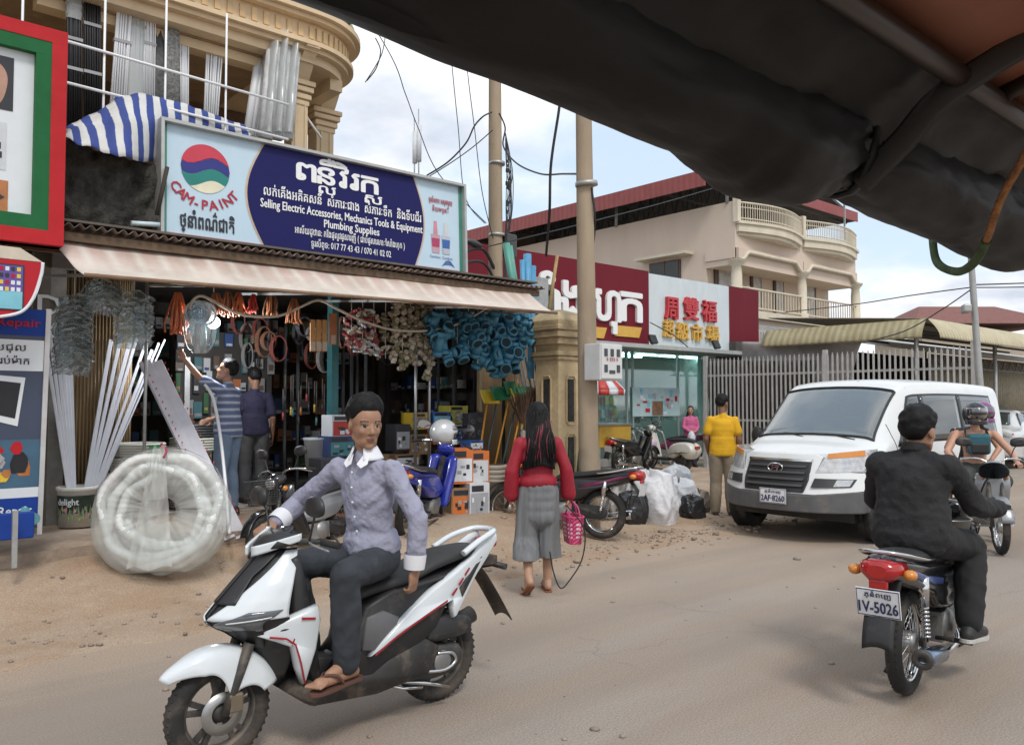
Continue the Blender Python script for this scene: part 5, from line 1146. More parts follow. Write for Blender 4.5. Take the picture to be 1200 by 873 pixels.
 wing = [(.56, .395), (.44, .50), (.30, .605), (.16, .685), (0, .755), (-.16, .82), (-.30, .905), (-.375, .925), (-.385, .885), (-.30, .79), (-.20, .705), (-.10, .60), (-.02, .505), (.01, .50), (.02, .56), (.02, .60), (.12, .57), (.30, .50)]
 for s in (1, -1):
  b = MB(); b.pillow(wing, .14, .188, .014, 0, s, wp); b.obj('side_panel', gloss_white, o)
  b = MB();
  for k in range(3): x = .02-.055*k; z = .625+.047*k; b.add([wp(Vector((a, .190, c)))*1 for a, c in ((x, z), (x-.04, z+.035), (x-.03, z+.045), (x+.012, z+.012))], [(0, 1, 2, 3)])
  line = [(.53, .405), (.40, .475), (.22, .55), (.06, .61)]
  for (a, c) in zip(line, line[1:]): b.add([wp(Vector((a[0], .190, a[1]-.008))), wp(Vector((c[0], .190, c[1]-.008))), wp(Vector((c[0], .190, c[1]+.004))), wp(Vector((a[0], .190, a[1]+.004)))], [(0, 1, 2, 3)])
  if s < 0: b.v = [(p[0], -p[1], p[2]) for p in b.v]
  b.obj('panel_decal', decal_r, o, smooth=False)
  b = MB(); q = [(-.04, .66), (-.20, .79), (-.27, .835), (-.255, .80), (-.15, .69), (-.06, .60)]; b.pillow(q, .14, .190, .006, 0, s, wp); b.obj('panel_vent', plast, o)
 # seat
 st_ = [(.66, .115, .64, .70), (.60, .135, .66, .745), (.48, .15, .69, .775), (.34, .155, .70, .775), (.20, .15, .73, .80), (.12, .148, .76, .845), (-.02, .14, .78, .865), (-.16, .12, .81, .875), (-.25, .09, .84, .875)]
 b = MB(); b.loft([[(x, w_*.9, z0), (x, w_, z0+(z1-z0)*.45), (x, w_*.86, z1-.012), (x, w_*.45, z1), (x, 0, z1+.003), (x, -w_*.45, z1), (x, -w_*.86, z1-.012), (x, -w_, z0+(z1-z0)*.45), (x, -w_*.9, z0)] for x, w_, z0, z1 in st_]); b.obj('seat', seatm, o, sub=1)
 # grab rail, tail light, rear fender
 b = MB(); gr = spline([(-.08, .145, .845), (-.20, .135, .90), (-.33, .10, .935), (-.385, .04, .94), (-.385, -.04, .94), (-.33, -.10, .935), (-.20, -.135, .90), (-.08, -.145, .845)], 5); b.tube(gr, .017, 8, flat=1.3); b.obj('grab_rail', gloss_white, o)
 b = MB(); b.box((-.37, 0, .865), (.05, .16, .05)); b.obj('tail_light', redl, o, bevel=.015)
 b = MB(); b.grid(lambda u, v: (-.25-.26*u, (.075+.01*math.sin(v*PI))*(2*v-1), .74-.36*u**1.4+.03*math.sin(v*PI)-.02*math.sin(u*PI)), 14, 8, thick=.008); b.box((-.30, 0, .76), (.22, .12, .05)); b.obj('rear_fender', M('fender_brown', (.055, .042, .034), rough=.6, var=.3, dust=.5), o)
 b = MB(); b.tube([(-.33, -.1, .70), (-.46, -.05, .715), (-.50, .04, .70)], .02, 8); b.obj('plate_bracket', plast, o)
 # engine, belt case, air box, shock, stand
 b = MB(); cs = sp2([(.42, .30), (.30, .36), (.05, .36), (-.08, .33), (-.10, .24), (-.02, .18), (.16, .17), (.36, .21)], 3); b.pillow(cs, .05, .135, .03, 0, 1); b.obj('belt_case', engm, o)
 b = MB(); b.tube(spline([(.20, .138, .235), (.05, .14, .215), (-.03, .14, .25), (.0, .14, .30), (.1, .14, .315)], 4), .011, 6); b.obj('case_trim', chrome, o)
 b = MB(); b.ell((.06, .137, .265), (.06, .012, .06)); b.obj('case_cover', alum, o)
 b = MB(); b.pillow(sp2([(.18, .41), (.10, .52), (-.12, .50), (-.16, .42), (-.10, .375), (.12, .37)], 3), .05, .15, .03, 0, 1); b.obj('air_box', plast, o)
 b = MB(); b.box((.34, 0, .33), (.28, .2, .18)); b.obj('engine_block', alum, o, bevel=.03)
 b = MB(); b.tube([(.03, .11, .36), (-.06, .105, .72)], .02, 8); b.torus((0, 0, 0), .001, .001, seg=3, sides=3)
 for k in range(9): f = k/9; b.lathe([(.034, -.007), (.037, 0), (.034, .007)], (.03-.09*f, .11-.005*f, .42+.25*f), 12)
 b.obj('rear_shock', engm, o)
 b = MB(); b.tube([(.32, .10, .20), (.18, .14, .17), (.02, .15, .12)], .011, 7); b.tube([(.44, .13, .22), (.34, .155, .18), (.22, .17, .165)], .009, 7); b.obj('side_stand', chrome, o)
 b = MB(); b.tube([(.3, -.10, .24), (.1, -.15, .27), (-.05, -.15, .30)], [.02, .03, .045], 10); b.tube([(-.05, -.15, .30), (-.38, -.15, .40)], .052, 12); b.obj('exhaust', plast, o)
 # handlebar cowl, dash, grips, levers, mirrors
 b = MB(); b.loft([[(x+.0, y*w_, z+h*zz) for y, zz in ((-1, 0), (-.85, .7), (0, 1), (.85, .7), (1, 0), (0, -.5))] for x, w_, z, h in ((1.10, .04, .99, .03), (1.04, .12, 1.0, .055), (.97, .15, 1.015, .06), (.90, .11, 1.01, .05))]); b.obj('handlebar_cover', plast, o)
 b = MB()
 for s in (1, -1):
  b.grid(lambda u, v: (1.135-.19*u, s*(.018+.15*u**.8), .968+.075*u+.048*v*(1-.25*u)-.01), 10, 4, thick=.014)
 b.obj('handlebar_cowl', gloss_white, o)
 b = MB(); b.ell((.965, 0, 1.06), (.06, .075, .014), rot=rotm('Y', 25)); b.obj('dash', M('dash_glass', (.02, .02, .025), rough=.08), o)
 b = MB()
 for s in (1, -1): b.tube(spline([(.95, s*.10, 1.02), (.93, s*.20, 1.035), (.88, s*.27, 1.03)], 4), .012, 8)
 b.obj('handlebar', engm, o)
 for s in (1, -1):
  b = MB(); b.tube([(.885, s*.26, 1.03), (.845, s*.36, 1.02)], .017, 10); b.obj('grip', rubber, o)
  b = MB(); b.tube(spline([(.93, s*.22, 1.03), (.935, s*.28, 1.022), (.90, s*.36, 1.0)], 4), .006, 6); b.obj('brake_lever', alum, o)
 mirror(o, (.93, .22, 1.04), (.95, .31, 1.20), 1); mirror(o, (.93, -.22, 1.04), (.95, -.31, 1.20), -1)
 return o
SC_H = R(180.5)
def place(fx, fy, rx, ry): return math.atan2(fy-ry, fx-rx)
scooter((2.63, 3.62, 0), SC_H, 'white sporty scooter with red decals ridden towards the camera', .93)
def underbone(loc, rz, label, name='motorcycle', body=None, shield=None, accent=None, plate_txt=None, basket=False, grp='motorcycles parked at the shops', scale=1., simple=False, muffler=None, lean=0., steer=0., sh_blk=False, taill=True, bucket=False, drum=True):
 o = root(name, loc, rz, label, 'motorcycle', grp, scale); WB = 1.22; RW = .282
 body = body or plast; shield = shield or body; o.rotation_euler = (lean, 0, rz)
 wheel(o, 0, RW, RW, .085, nsp=20 if simple else 32)
 wf = wheel(o, WB, RW, RW, .075, nsp=20 if simple else 32);
 b = MB(); b.lathe([(.0, .05), (.055, .05), (.06, .03), (.06, -.03), (.055, -.05), (0, -.05)], (0, 0, RW), 16, 'Y'); b.obj('brake_drum', alum, o)
 b = MB()
 for s in (-1, 1): b.tube([(WB, s*.07, RW), (WB-.09, s*.07, .52), (WB-.17, s*.06, .74)], [.018, .022, .02], 9)
 b.obj('front_fork', engm, o)
 b = MB(); b.grid(lambda u, v: (WB+(RW+.03+.012*math.cos((v-.5)*PI))*math.cos(R(15+150*u)), .055*math.sin((v-.5)*PI), RW+(RW+.03+.012*math.cos((v-.5)*PI))*math.sin(R(15+150*u))), 20, 8, thick=.005); b.obj('front_fender', shield, o)
 # leg shields
 for s in (1, -1):
  b = MB(); b.pillow(sp2([(1.02, .80), (.97, .84), (.90, .66), (.80, .46), (.74, .30), (.80, .27), (.90, .36), (1.0, .55), (1.05, .70)], 3), .05, .17, .04, 0, s, warp=lambda p: Vector((p.x-.35*max(0, p.y-.06), p.y, p.z))); b.obj('leg_shield', shield, o)
 # steering head and cowl with headlight
 b = MB(); b.loft([[(x+.5*0, y*w_, z+h*zz) for y, zz in ((-1, -.5), (-1, .3), (-.5, .9), (.5, .9), (1, .3), (1, -.5), (.4, -1), (-.4, -1))] for x, w_, z, h in ((1.12, .075, .86, .07), (1.07, .10, .88, .09), (1.0, .115, .91, .08), (.93, .08, .93, .05))]); b.obj('headlight_cowl', shield, o, sub=1)
 b = MB(); b.ell((1.115, 0, .855), (.022, .068, .058)); b.obj('headlight', lens, o)
 b = MB(); b.loft([[(1.05+.02, y, .70+z) for y, z in ((-.06, -.12), (.06, -.12), (.07, .1), (-.07, .1))], [(.95, y, .70+z) for y, z in ((-.06, -.2), (.06, -.2), (.07, .12), (-.07, .12))]]); b.obj('front_cover', shield, o, bevel=.015)
 b = MB(); b.tube(spline([(.99, .03, .94), (.97, .14, .99), (.91, .26, .985), (.84, .34, .965)], 4), .011, 8); b.tube(spline([(.99, -.03, .94), (.97, -.14, .99), (.91, -.26, .985), (.84, -.34, .965)], 4), .011, 8); b.obj('handlebar', chrome, o)
 for s in (1, -1):
  b = MB(); b.tube([(.895, s*.27, .983), (.825, s*.365, .963)], .016, 9); b.obj('grip', rubber, o)
  b = MB(); b.tube(spline([(.95, s*.2, .99), (.94, s*.28, .975), (.89, s*.37, .945)], 3), .006, 5); b.obj('brake_lever', alum, o)
  mirror(o, (.94, s*.18, .99), (.93, s*.27, 1.16), s, plast)
  b = MB(); b.ell((1.03, s*.12, .80), (.035, .02, .03)); b.obj('indicator', amber, o)
 # frame, engine
 b = MB(); b.tube([(.95, 0, .82), (.80, 0, .55), (.62, 0, .42), (.40, 0, .48)], .032, 9); b.tube([(.50, 0, .46), (.30, 0, .62), (-.2, 0, .70)], .025, 8); b.obj('frame_tube', engm, o)
 b = MB(); b.box((.52, 0, .30), (.34, .20, .17)); b.cyl((.62, -.03, .30), (.86, -.03, .33), .055, seg=12);
 for k in range(5): b.cyl((.68+.035*k, -.03, .31+.004*k), (.685+.035*k, -.03, .31+.004*k), .075, seg=12)
 b.obj('engine', alum, o, bevel=.025)
 for s in (1, -1): b = MB(); b.lathe([(0, .035), (.05, .035), (.085, .02), (.10, 0)], (.46, s*.10, .30), 18, 'Y') if s > 0 else b.lathe([(0, -.035), (.05, -.035), (.085, -.02), (.10, 0)], (.46, s*.10, .30), 18, 'Y'); b.obj('engine_cover', alum, o)
 b = MB()
 for s in (-1, 1): b.bar((.30, s*.08, .36), (0, s*.075, RW), .025, .035)
 b.obj('swing_arm', engm, o)
 b = MB(); b.pillow(sp2([(.40, .385), (.2, .385), (-.05, .36), (-.07, .26), (.05, .22), (.38, .27)], 3), .06, .085, .01, 0, 1); b.obj('chain_case', plast, o)
 b = MB()
 for s in (-1, 1):
  b.cyl((-.01, s*.105, RW+.02), (-.06, s*.105, .64), .011, seg=8)
  b.cyl((-.04, s*.105, .50), (-.06, s*.105, .66), .03, seg=12)
  for k in range(8): b.lathe([(.022, -.006), (.026, 0), (.022, .006)], (-.012-.03*k/8, s*.105, RW+.05+.18*k/8), 10)
 b.obj('shock_absorber', chrome, o)
 # side cover, tail
 wp = lambda p: Vector((p.x, p.y*(1-.45*sstep(.05, -.42, p.x)-.2*sstep(.4, .75, p.x)), p.z))
 cov = sp2([(.78, .46), (.62, .60), (.42, .68), (.0, .72), (-.28, .80), (-.43, .80), (-.42, .70), (-.22, .62), (.08, .54), (.22, .44), (.45, .40), (.66, .40)], 3)
 b = MB()
 for s in (1, -1): b.pillow(cov, .0, .135, .03, 0, s, wp)
 b.obj('body_cover', body, o)
 if accent:
  for s in (1, -1):
   b = MB(); b.pillow([(.24, .61), (-.05, .665), (-.30, .745), (-.40, .765), (-.39, .735), (-.20, .67), (.05, .60), (.22, .575)], .10, .140, .006, 0, s, wp); b.obj('side_panel', accent, o)
 sst = [(.60, .08, .60, .69), (.52, .115, .63, .735), (.36, .125, .66, .755), (.20, .125, .68, .765), (.06, .125, .70, .79), (-.10, .12, .72, .81), (-.26, .11, .75, .82), (-.34, .08, .77, .81)]
 b = MB(); b.loft([[(x, w_*.9, z0), (x, w_, z0+(z1-z0)*.5), (x, w_*.8, z1-.01), (x, 0, z1), (x, -w_*.8, z1-.01), (x, -w_, z0+(z1-z0)*.5), (x, -w_*.9, z0)] for x, w_, z0, z1 in sst]); b.obj('seat', seatm, o, sub=1)
 b = MB(); b.tube(spline([(.04, .14, .74), (-.15, .145, .765), (-.36, .12, .81), (-.45, .06, .83), (-.45, -.06, .83), (-.36, -.12, .81), (-.15, -.145, .765), (.04, -.14, .74)], 4), .011, 8); b.obj('grab_rail', chrome, o)
 if taill:
  b = MB(); b.loft([[(x, y*w_, .735+z*h) for y, z in ((-1, -.2), (-.9, .6), (-.4, 1), (.4, 1), (.9, .6), (1, -.2), (.5, -1), (-.5, -1))] for x, w_, h in ((-.34, .115, .055), (-.43, .108, .058), (-.475, .085, .05), (-.492, .05, .03))]); b.obj('tail_light', redl, o)
  b = MB(); b.box((-.465, 0, .668), (.03, .09, .05)); b.obj('brake_lens', redl, o, bevel=.008)
  for s in (1, -1): b = MB(); b.ell((-.40, s*.135, .72), (.04, .035, .028)); b.obj('indicator', redl if sh_blk else amber, o)
 b = MB(); b.grid(lambda u, v: (-.30-.20*math.sin(u*1.5), .075*(2*v-1), .70-.36*u+.02*math.sin(v*PI)), 12, 6, thick=.006); b.obj('rear_fender', plast, o)
 if plate_txt: plate(o, Vector((-.475, 0, .575)), .215, .15, R(-12), plate_txt, 'ភ្នំពេញ' if plate_txt.strip() else ' ')
 b = MB(); b.tube(spline([(.72, -.06, .25), (.60, -.12, .19), (.30, -.15, .20), (.10, -.155, .225)], 5), .018, 8); b.obj('exhaust_pipe', chrome, o)
 b = MB(); b.tube([(.14, -.155, .222), (.05, -.158, .235), (-.28, -.162, .285), (-.31, -.163, .29)], [.025, .045, .052, .045], 14); b.obj('muffler', muffler or chrome, o)
 b = MB(); b.lathe([(.052, 0), (.052, .02), (.046, .026), (.02, .028), (.02, .01), (0, .01)], (0, 0, 0), 16, 'X'); b.xf(Matrix.Translation((-.305, -.163, .289)) @ Matrix.Rotation(R(-9), 4, 'Y') @ Matrix.Rotation(PI, 4, 'Z')); b.obj('muffler_tip', engm, o)
 for s in (-1, 1):
  b = MB(); b.tube([(.36, s*.13, .24), (.36, s*.25, .24)], .014, 7); b.obj('footpeg', rubber, o); b = MB(); b.tube([(.12, s*.12, .30), (.10, s*.21, .31)], .012, 7); b.obj('footpeg', rubber, o)
 b = MB(); b.tube([(.30, .10, .22), (.22, .18, .02)], .012, 7); b.obj('side_stand', engm, o)
 if basket:
  b = MB(); cx = 1.24
  for k in range(11):
   f = k/10; b.tube([(cx+(.13+.02*f)*math.cos(a), (.15+.03*f)*math.sin(a), .66+.24*f) for a in [2*PI*i/20 for i in range(20)]], .0035 if 0 < k < 10 else .007, 4, closed=True)
  for i in range(28): a = 2*PI*i/28; b.tube([(cx+.13*math.cos(a), .15*math.sin(a), .66), (cx+.15*math.cos(a), .18*math.sin(a), .90)], .003, 4)
  for i in range(-3, 4): b.tube([(cx-.12, i*.04, .66), (cx+.12, i*.04, .66)], .003, 4)
  b.obj('basket', M('basket_wire', (.05, .05, .05), rough=.6, metal=.3), o)
 if bucket:
  b = MB(); b.lathe([(.0, .0), (.11, .0), (.155, .26), (.165, .265), (.165, .275), (.15, .27), (.105, .01)], (.83, 0, .60), 24); b.obj('front_pail', M('pail_metal', (.22, .22, .21), rough=.35, metal=.9, var=.2), o)
 return o
blueb = M('paint_blue', (.02, .035, .32), rough=.25, coat=.5, var=.1, dust=.15); blackg = M('paint_black', (.014, .014, .016), rough=.2, coat=.5, var=.1, dust=.12)
maro = M('paint_plum', (.16, .015, .07), rough=.3, coat=.4, var=.1, dust=.2); silv = M('paint_grey', (.25, .26, .27), rough=.3, metal=.3, coat=.3, var=.1, dust=.2)
bmuf = M('muffler_blue', (.22, .30, .42), rough=.22, metal=1, var=.4, vs=12)
underbone((4.63, 2.0, 0), R(8), 'black motorcycle with red tail light and plate seen from behind at the right', body=blackg, shield=blackg, accent=M('decal_blue', (.05, .08, .22), rough=.3, coat=.4), plate_txt='1V-5026', muffler=bmuf, grp=None, bucket=True, name='motorcycle')
G1 = 'motorcycles parked in front of the shops'
underbone((4.20, 7.36, .11), place(3.14, 6.94, 4.22, 7.39), 'dark parked motorcycle with wire basket behind the white scooter', basket=True, scale=.88, body=silv, shield=blackg, grp=G1, simple=True, lean=R(6))
underbone((4.86, 7.25, .16), R(34), 'parked motorcycle with bright blue leg shield behind the lilac shirted rider', body=blueb, shield=blueb, grp=G1, simple=True, lean=R(6))
underbone((7.02, 6.45, .04), R(112), 'black and plum parked motorcycle with small plate in front of the pillar', body=blackg, shield=blackg, accent=maro, plate_txt=' ', grp=G1, simple=True, lean=R(5))
underbone((14.4, 12.7, 0), R(4), 'black motorcycle parked left of the white scooter near the shop window', body=blackg, shield=blackg, plate_txt=' ', grp='motorcycles parked by the supermarket', simple=True, lean=R(6))
underbone((17.6, 13.1, 0), R(120), 'dark red motorcycle beside the woman in pink', body=maro, shield=maro, grp='motorcycles parked by the supermarket', simple=True, lean=R(5))
CPX, CPY, CPH = 9.63, 3.16, R(212)
underbone((CPX+1.22*math.cos(CPH-PI)*1.0, CPY+1.22*math.sin(CPH-PI), 0), CPH, 'dark motorcycle carrying the two helmeted riders towards the camera', body=blackg, shield=silv, grp=None, simple=False)
def vespa(loc, rz, label):
 o = root('motor_scooter', loc, rz, label, 'scooter', 'motorcycles parked by the supermarket'); cream = M('scooter_cream', (.58, .57, .52), rough=.3, coat=.4, var=.05, dust=.2)
 wheel(o, 0, .24, .24, .1, 'alloy'); wheel(o, 1.25, .24, .24, .1, 'alloy')
 b = MB(); q = sp2([(.40, .36), (.28, .62), (-.02, .70), (-.30, .68), (-.42, .52), (-.34, .36), (-.2, .30), (.0, .42), (.18, .30)], 4)
 for s in (1, -1): b.pillow(q, 0, .2, .06, 0, s)
 b.obj('body_cover', cream, o)
 b = MB(); b.grid(lambda u, v: (.98+.10*v-.06*(2*u-1)**2+.0*u, .21*(2*u-1)*(1-.45*v**2), .28+.62*v), 16, 14, thick=.02); b.obj('leg_shield', cream, o)
 b = MB(); b.box((.70, 0, .28), (.7, .34, .06)); b.obj('floorboard', plast, o, bevel=.02)
 b = MB(); b.grid(lambda u, v: (1.25+.30*math.cos(R(10+150*u))*(1+.0*v), .085*math.sin((v-.5)*PI), .24+.30*math.sin(R(10+150*u))), 16, 8, thick=.01); b.obj('front_fender', cream, o)
 b = MB(); b.tube([(1.25, 0, .24), (1.1, 0, .95)], .03, 8); b.obj('front_fork', engm, o)
 b = MB(); b.ell((1.06, 0, 1.0), (.10, .12, .08)); b.obj('headlight_cowl', cream, o); b = MB(); b.ell((1.15, 0, 1.0), (.03, .07, .06)); b.obj('headlight', lens, o)
 b = MB(); b.tube([(1.02, -.3, 1.02), (1.05, 0, 1.03), (1.02, .3, 1.02)], .016, 8); b.obj('handlebar', plast, o)
 mirror(o, (1.03, .22, 1.02), (1.03, .30, 1.22), 1, chrome); mirror(o, (1.03, -.22, 1.02), (1.03, -.30, 1.22), -1, chrome)
 st = [(.46, .10, .68, .74), (.3, .14, .69, .79), (.0, .14, .70, .80), (-.26, .12, .70, .79), (-.36, .06, .70, .74)]
 b = MB(); b.loft([[(x, w_, z0), (x, w_*.9, z1-.01), (x, 0, z1), (x, -w_*.9, z1-.01), (x, -w_, z0)] for x, w_, z0, z1 in st]); b.obj('seat', seatm, o, sub=1)
 b = MB(); b.box((-.42, 0, .58), (.05, .16, .07)); b.obj('tail_light', redl, o, bevel=.02)
 b = MB(); b.box((.05, .09, .26), (.4, .1, .16)); b.obj('engine', engm, o, bevel=.03)
 b = MB(); b.ell((1.0, .0, .60), (.07, .10, .14)); b.obj('hanging_bag', M('bag_pink_clear', (.55, .42, .50), rough=.4, var=.3, vs=14), o)
 return o
vespa((15.8, 11.9, 0), R(84), 'cream rounded scooter parked by the supermarket window')
# van
def car_surface(stations):
 """stations: list of (x, [(y,z)...]) half sections from bottom centre to top centre; returns S(x-index float, k float)"""
 def P_(i, k, s=1):
  i = max(0, min(len(stations)-1-1e-6, i)); a = int(i); f = i-a; A_, B_ = stations[a], stations[a+1]
  k = max(0, min(len(A_[1])-1-1e-6, k)); c = int(k); g = k-c
  pa = Vector((A_[0], *A_[1][c])).lerp(Vector((A_[0], *A_[1][c+1])), g); pb_ = Vector((B_[0], *B_[1][c])).lerp(Vector((B_[0], *B_[1][c+1])), g)
  p = pa.lerp(pb_, f); return Vector((p.x, p.y*s, p.z))
 return P_
def refine(stations, nx=5, nk=4):
 """smooth the station mesh both ways with splines"""
 K = len(stations[0][1]); rows = []
 for x, sec in stations: rows.append(spline([(x, y, z) for y, z in sec], nk))
 cols = [spline([r_[k] for r_ in rows], nx) for k in range(len(rows[0]))]
 n = len(cols[0]); return [(cols[0][i].x, [(max(0, cols[k][i].y), cols[k][i].z) for k in range(len(cols))], [cols[k][i].x for k in range(len(cols))]) for i in range(n)]
vanw = M('van_white', (.70, .71, .70), rough=.28, coat=.4, var=.03, dust=.18, vs=3); vang = M('van_grey_plastic', (.10, .10, .10), rough=.6, var=.15, dust=.3)
glassd = M('car_glass', (.045, .055, .055), rough=.05, var=.25, vs=1.5, spec=.9); glassl = M('windscreen', (.17, .195, .195), rough=.05, var=.45, vs=1.6, spec=1.0)
def van():
 o = root('van', (8.62, 5.22, 0), R(180), 'white passenger van with grey bumper parked half on the dusty verge', 'van')
 Lx = 4.95
 # local: x forward; front at x = 0, rear at -Lx
 H = [  # x, half width sill, half width belt, z bottom, z belt, half width roof, z roof edge, z roof top
  (-4.95, .72, .74, .55, 1.0, .66, 1.62, 1.68), (-4.88, .84, .86, .42, 1.02, .76, 1.76, 1.84), (-4.4, .885, .90, .36, 1.04, .77, 1.80, 1.90), (-3.2, .895, .91, .34, 1.04, .78, 1.82, 1.925),
  (-2.2, .895, .91, .34, 1.04, .775, 1.81, 1.915), (-1.75, .895, .91, .34, 1.04, .75, 1.77, 1.87), (-1.45, .895, .91, .34, 1.035, .73, 1.58, 1.68), (-1.05, .895, .91, .34, 1.03, .75, 1.24, 1.33), (-.88, .895, .91, .34, 1.01, .78, 1.10, 1.165),
  (-.62, .87, .875, .36, .94, .73, 1.03, 1.09), (-.46, .80, .80, .40, .86, .62, .985, 1.03), (-.33, .66, .66, .42, .82, .52, .94, .975), (-.22, .50, .50, .45, .76, .40, .88, .91)]
 stt = []
 for x, ws, wb, z0, zb, wr, ze, zt in H:
  stt.append((x, [(0, z0), (ws-.08, z0), (ws, z0+.10), (wb+.012, (z0+zb)/2+.03), (wb, zb), ((wb+wr)/2+.015, (zb+ze)/2), (wr, ze), (wr-.12, ze+(zt-ze)*.62), (wr*.45, zt-.008), (0, zt)]))
 rf = refine(stt, 6, 4); nk = len(rf[0][1])
 b = MB(); rings = []
 for x, sec, xs in rf: rings.append([(xs[k], sec[k][0], sec[k][1]) for k in range(nk)]+[(xs[k], -sec[k][0], sec[k][1]) for k in range(nk-2, 0, -1)])
 b.loft(rings); n_ = len(rings[0]); keep = []
 for q, f in enumerate(b.f):      # leave the windscreen opening free
  ii = f[0]//n_; kk = f[0] % n_; kk = kk if kk < nk else 2*(nk-1)-kk-1
  if not (len(f) == 4 and -1.56 < rf[ii][0] < -.99 and kk >= 26): keep.append(q)
 b.f = [b.f[q] for q in keep]; b.mi = [b.mi[q] for q in keep]; b.sm = [b.sm[q] for q in keep]; b.obj('body', vanw, o)
 def Sf(i, k, s=1, off=0.):
  """i: refined station index (float), k: refined section index (float)"""
  def g(i_, k_):
   i_ = max(0, min(len(rf)-1.0001, i_)); k_ = max(0, min(nk-1.0001, k_)); a = int(i_); f = i_-a; c = int(k_); h = k_-c
   q = [Vector((rf[a+m_][2][c+n_], rf[a+m_][1][c+n_][0], rf[a+m_][1][c+n_][1])) for m_ in (0, 1) for n_ in (0, 1)]
   return q[0].lerp(q[1], h).lerp(q[2].lerp(q[3], h), f)
  p = g(i, k); e = .05; du = g(i+e, k)-g(i-e, k); dv = g(i, k+e)-g(i, k-e); n_ = du.cross(dv)
  if n_.length > 1e-9:
   n_.normalize(); c = Vector((-2.2, 0, .95)); n_ = n_ if n_.dot(p-c) > 0 else -n_; p = p+n_*off
  return Vector((p.x, p.y*s, p.z))
 xs_top = lambda i: rf[int(i)][0]
 def idx(x):
  for i in range(len(rf)-1):
   if rf[i][0] <= x <= rf[i+1][0]: return i+(x-rf[i][0])/(rf[i+1][0]-rf[i][0])
  return 0 if x < rf[0][0] else len(rf)-1.01
 def patch(nm, mat, pts_fn, nu, nv, sides=(1, -1), off=.004, th=.003, par=o):
  out = None
  for s in sides:
   b = MB(); b.grid(lambda u, v: Sf(*pts_fn(u, v), s, off), nu, nv, thick=th); out = b.obj(nm, mat, par)
  return out
 kb, ke = 16.6, 23.2     # section index of belt line and of the roof edge
 # windscreen spans both sides: k from centre of the top outwards
 b = MB(); i0, i1 = idx(-.94), idx(-1.60)
 def ws(u, v):
  s = 1 if u >= .5 else -1; kk = 35.9-(abs(u-.5)*2)*(11.0)
  return Sf(i0+(i1-i0)*v, kk, s, .006)
 b.grid(ws, 40, 16, thick=.003); b.obj('windscreen', clear_mat('windscreen_glass', (.60, .66, .66), .07, .34, .04, (.35, .40, .40)), o)
 b = MB();
 def wsb(u, v): s = 1 if u >= .5 else -1; return Sf(i0+.35-(i0+.35-i1+.35)*v, 35.9-(abs(u-.5)*2)*11.6, s, .0035)
 L_ = [ws(k/40, 0) for k in range(41)]+[ws(1, k/8) for k in range(1, 9)]+[ws(1-k/40, 1) for k in range(1, 41)]+[ws(0, 1-k/8) for k in range(1, 8)]
 b.tube(L_, .016, 6, closed=True); b.obj('windscreen_seal', blackp, o)
 sg = M('seat_grey', (.16, .15, .14), rough=.9, var=.2)
 for y in (-.42, .0, .42):
  b = MB(); b.box((-2.0, y, .85), (.42, .40, .22)); b.box((-2.2, y, 1.15), (.14, .40, .56)); b.box((-2.22, y, 1.50), (.09, .24, .16)); b.obj('seat', sg, o, bevel=.04)
 b = MB(); b.box((-2.55, 0, 1.15), (.03, 1.5, 1.2)); b.box((-1.7, 0, .70), (1.7, 1.6, .03)); b.obj('cabin_lining', M('cabin_dark', (.05, .05, .05), rough=.9), o)
 b = MB(); b.box((-1.26, 0, 1.02), (.34, 1.45, .16)); b.obj('dashboard', vang, o, bevel=.04)
 b = MB(); b.torus((0, 0, 0), .18, .014, 'Z', 24, 6); b.bar((-.17, 0, 0), (.17, 0, 0), .03, .02); b.xf(Matrix.Translation((-1.55, .42, 1.13)) @ Matrix.Rotation(R(-58), 4, 'Y')); b.obj('steering_wheel', blackp, o)
 b = MB(); b.box((-1.60, 0, 1.60), (.03, .24, .07)); b.obj('rear_view_mirror', blackp, o, bevel=.01)
 b = MB(); b.box((-1.12, -.3, 1.12), (.16, .22, .02), R(10)); b.obj('paper', pr_w, o)
 for (xa, xb, xa2, xb2) in ((-1.28, -2.02, -1.78, -2.02), (-2.10, -3.2, -2.10, -3.2), (-3.28, -4.55, -3.28, -4.45)):
  f = lambda u, v: (idx((xa+(xb-xa)*u)*(1-v)+(xa2+(xb2-xa2)*u)*v), kb+.5+(ke-kb-1.2)*v)
  g = lambda u, v: (idx((xa+.03+(xb-.03-xa-.03)*u)*(1-v)+(xa2+.03+(xb2-.03-xa2-.03)*u)*v), kb+.2+(ke-kb-.6)*v)
  patch('window_seal', blackp, g, 14, 8, off=.0035); patch('side_window', glassd, f, 14, 8, off=.006)
 # seams
 for x in (-1.22, -2.06, -3.24):
  for s in (1, -1):
   b = MB(); b.tube([Sf(idx(x), k, s, .001) for k in [6+.8*j for j in range(22)]], .005, 4); b.obj('door_seam', blackp, o)
 b = MB()
 for s in (1, -1): b.tube([Sf(idx(x), 14.0+.8*max(0, (x+.9)/.9)*1.0, s, .002) for x in [-.95+.06*j for j in range(12)]], .004, 4)
 b.obj('bonnet_seam', M('seam_grey', (.12, .12, .12), rough=.6), o)
 # front: bumper, grille, lights
 def front(y, z, off=0.):        # x of the front face for a given y (bowed in plan), z
  k = abs(y)/.92; base = .0-.40*k**3.2-.06*k**2
  zz = z; rake = 0 if zz < .62 else -(zz-.62)*.50
  return base+rake+off
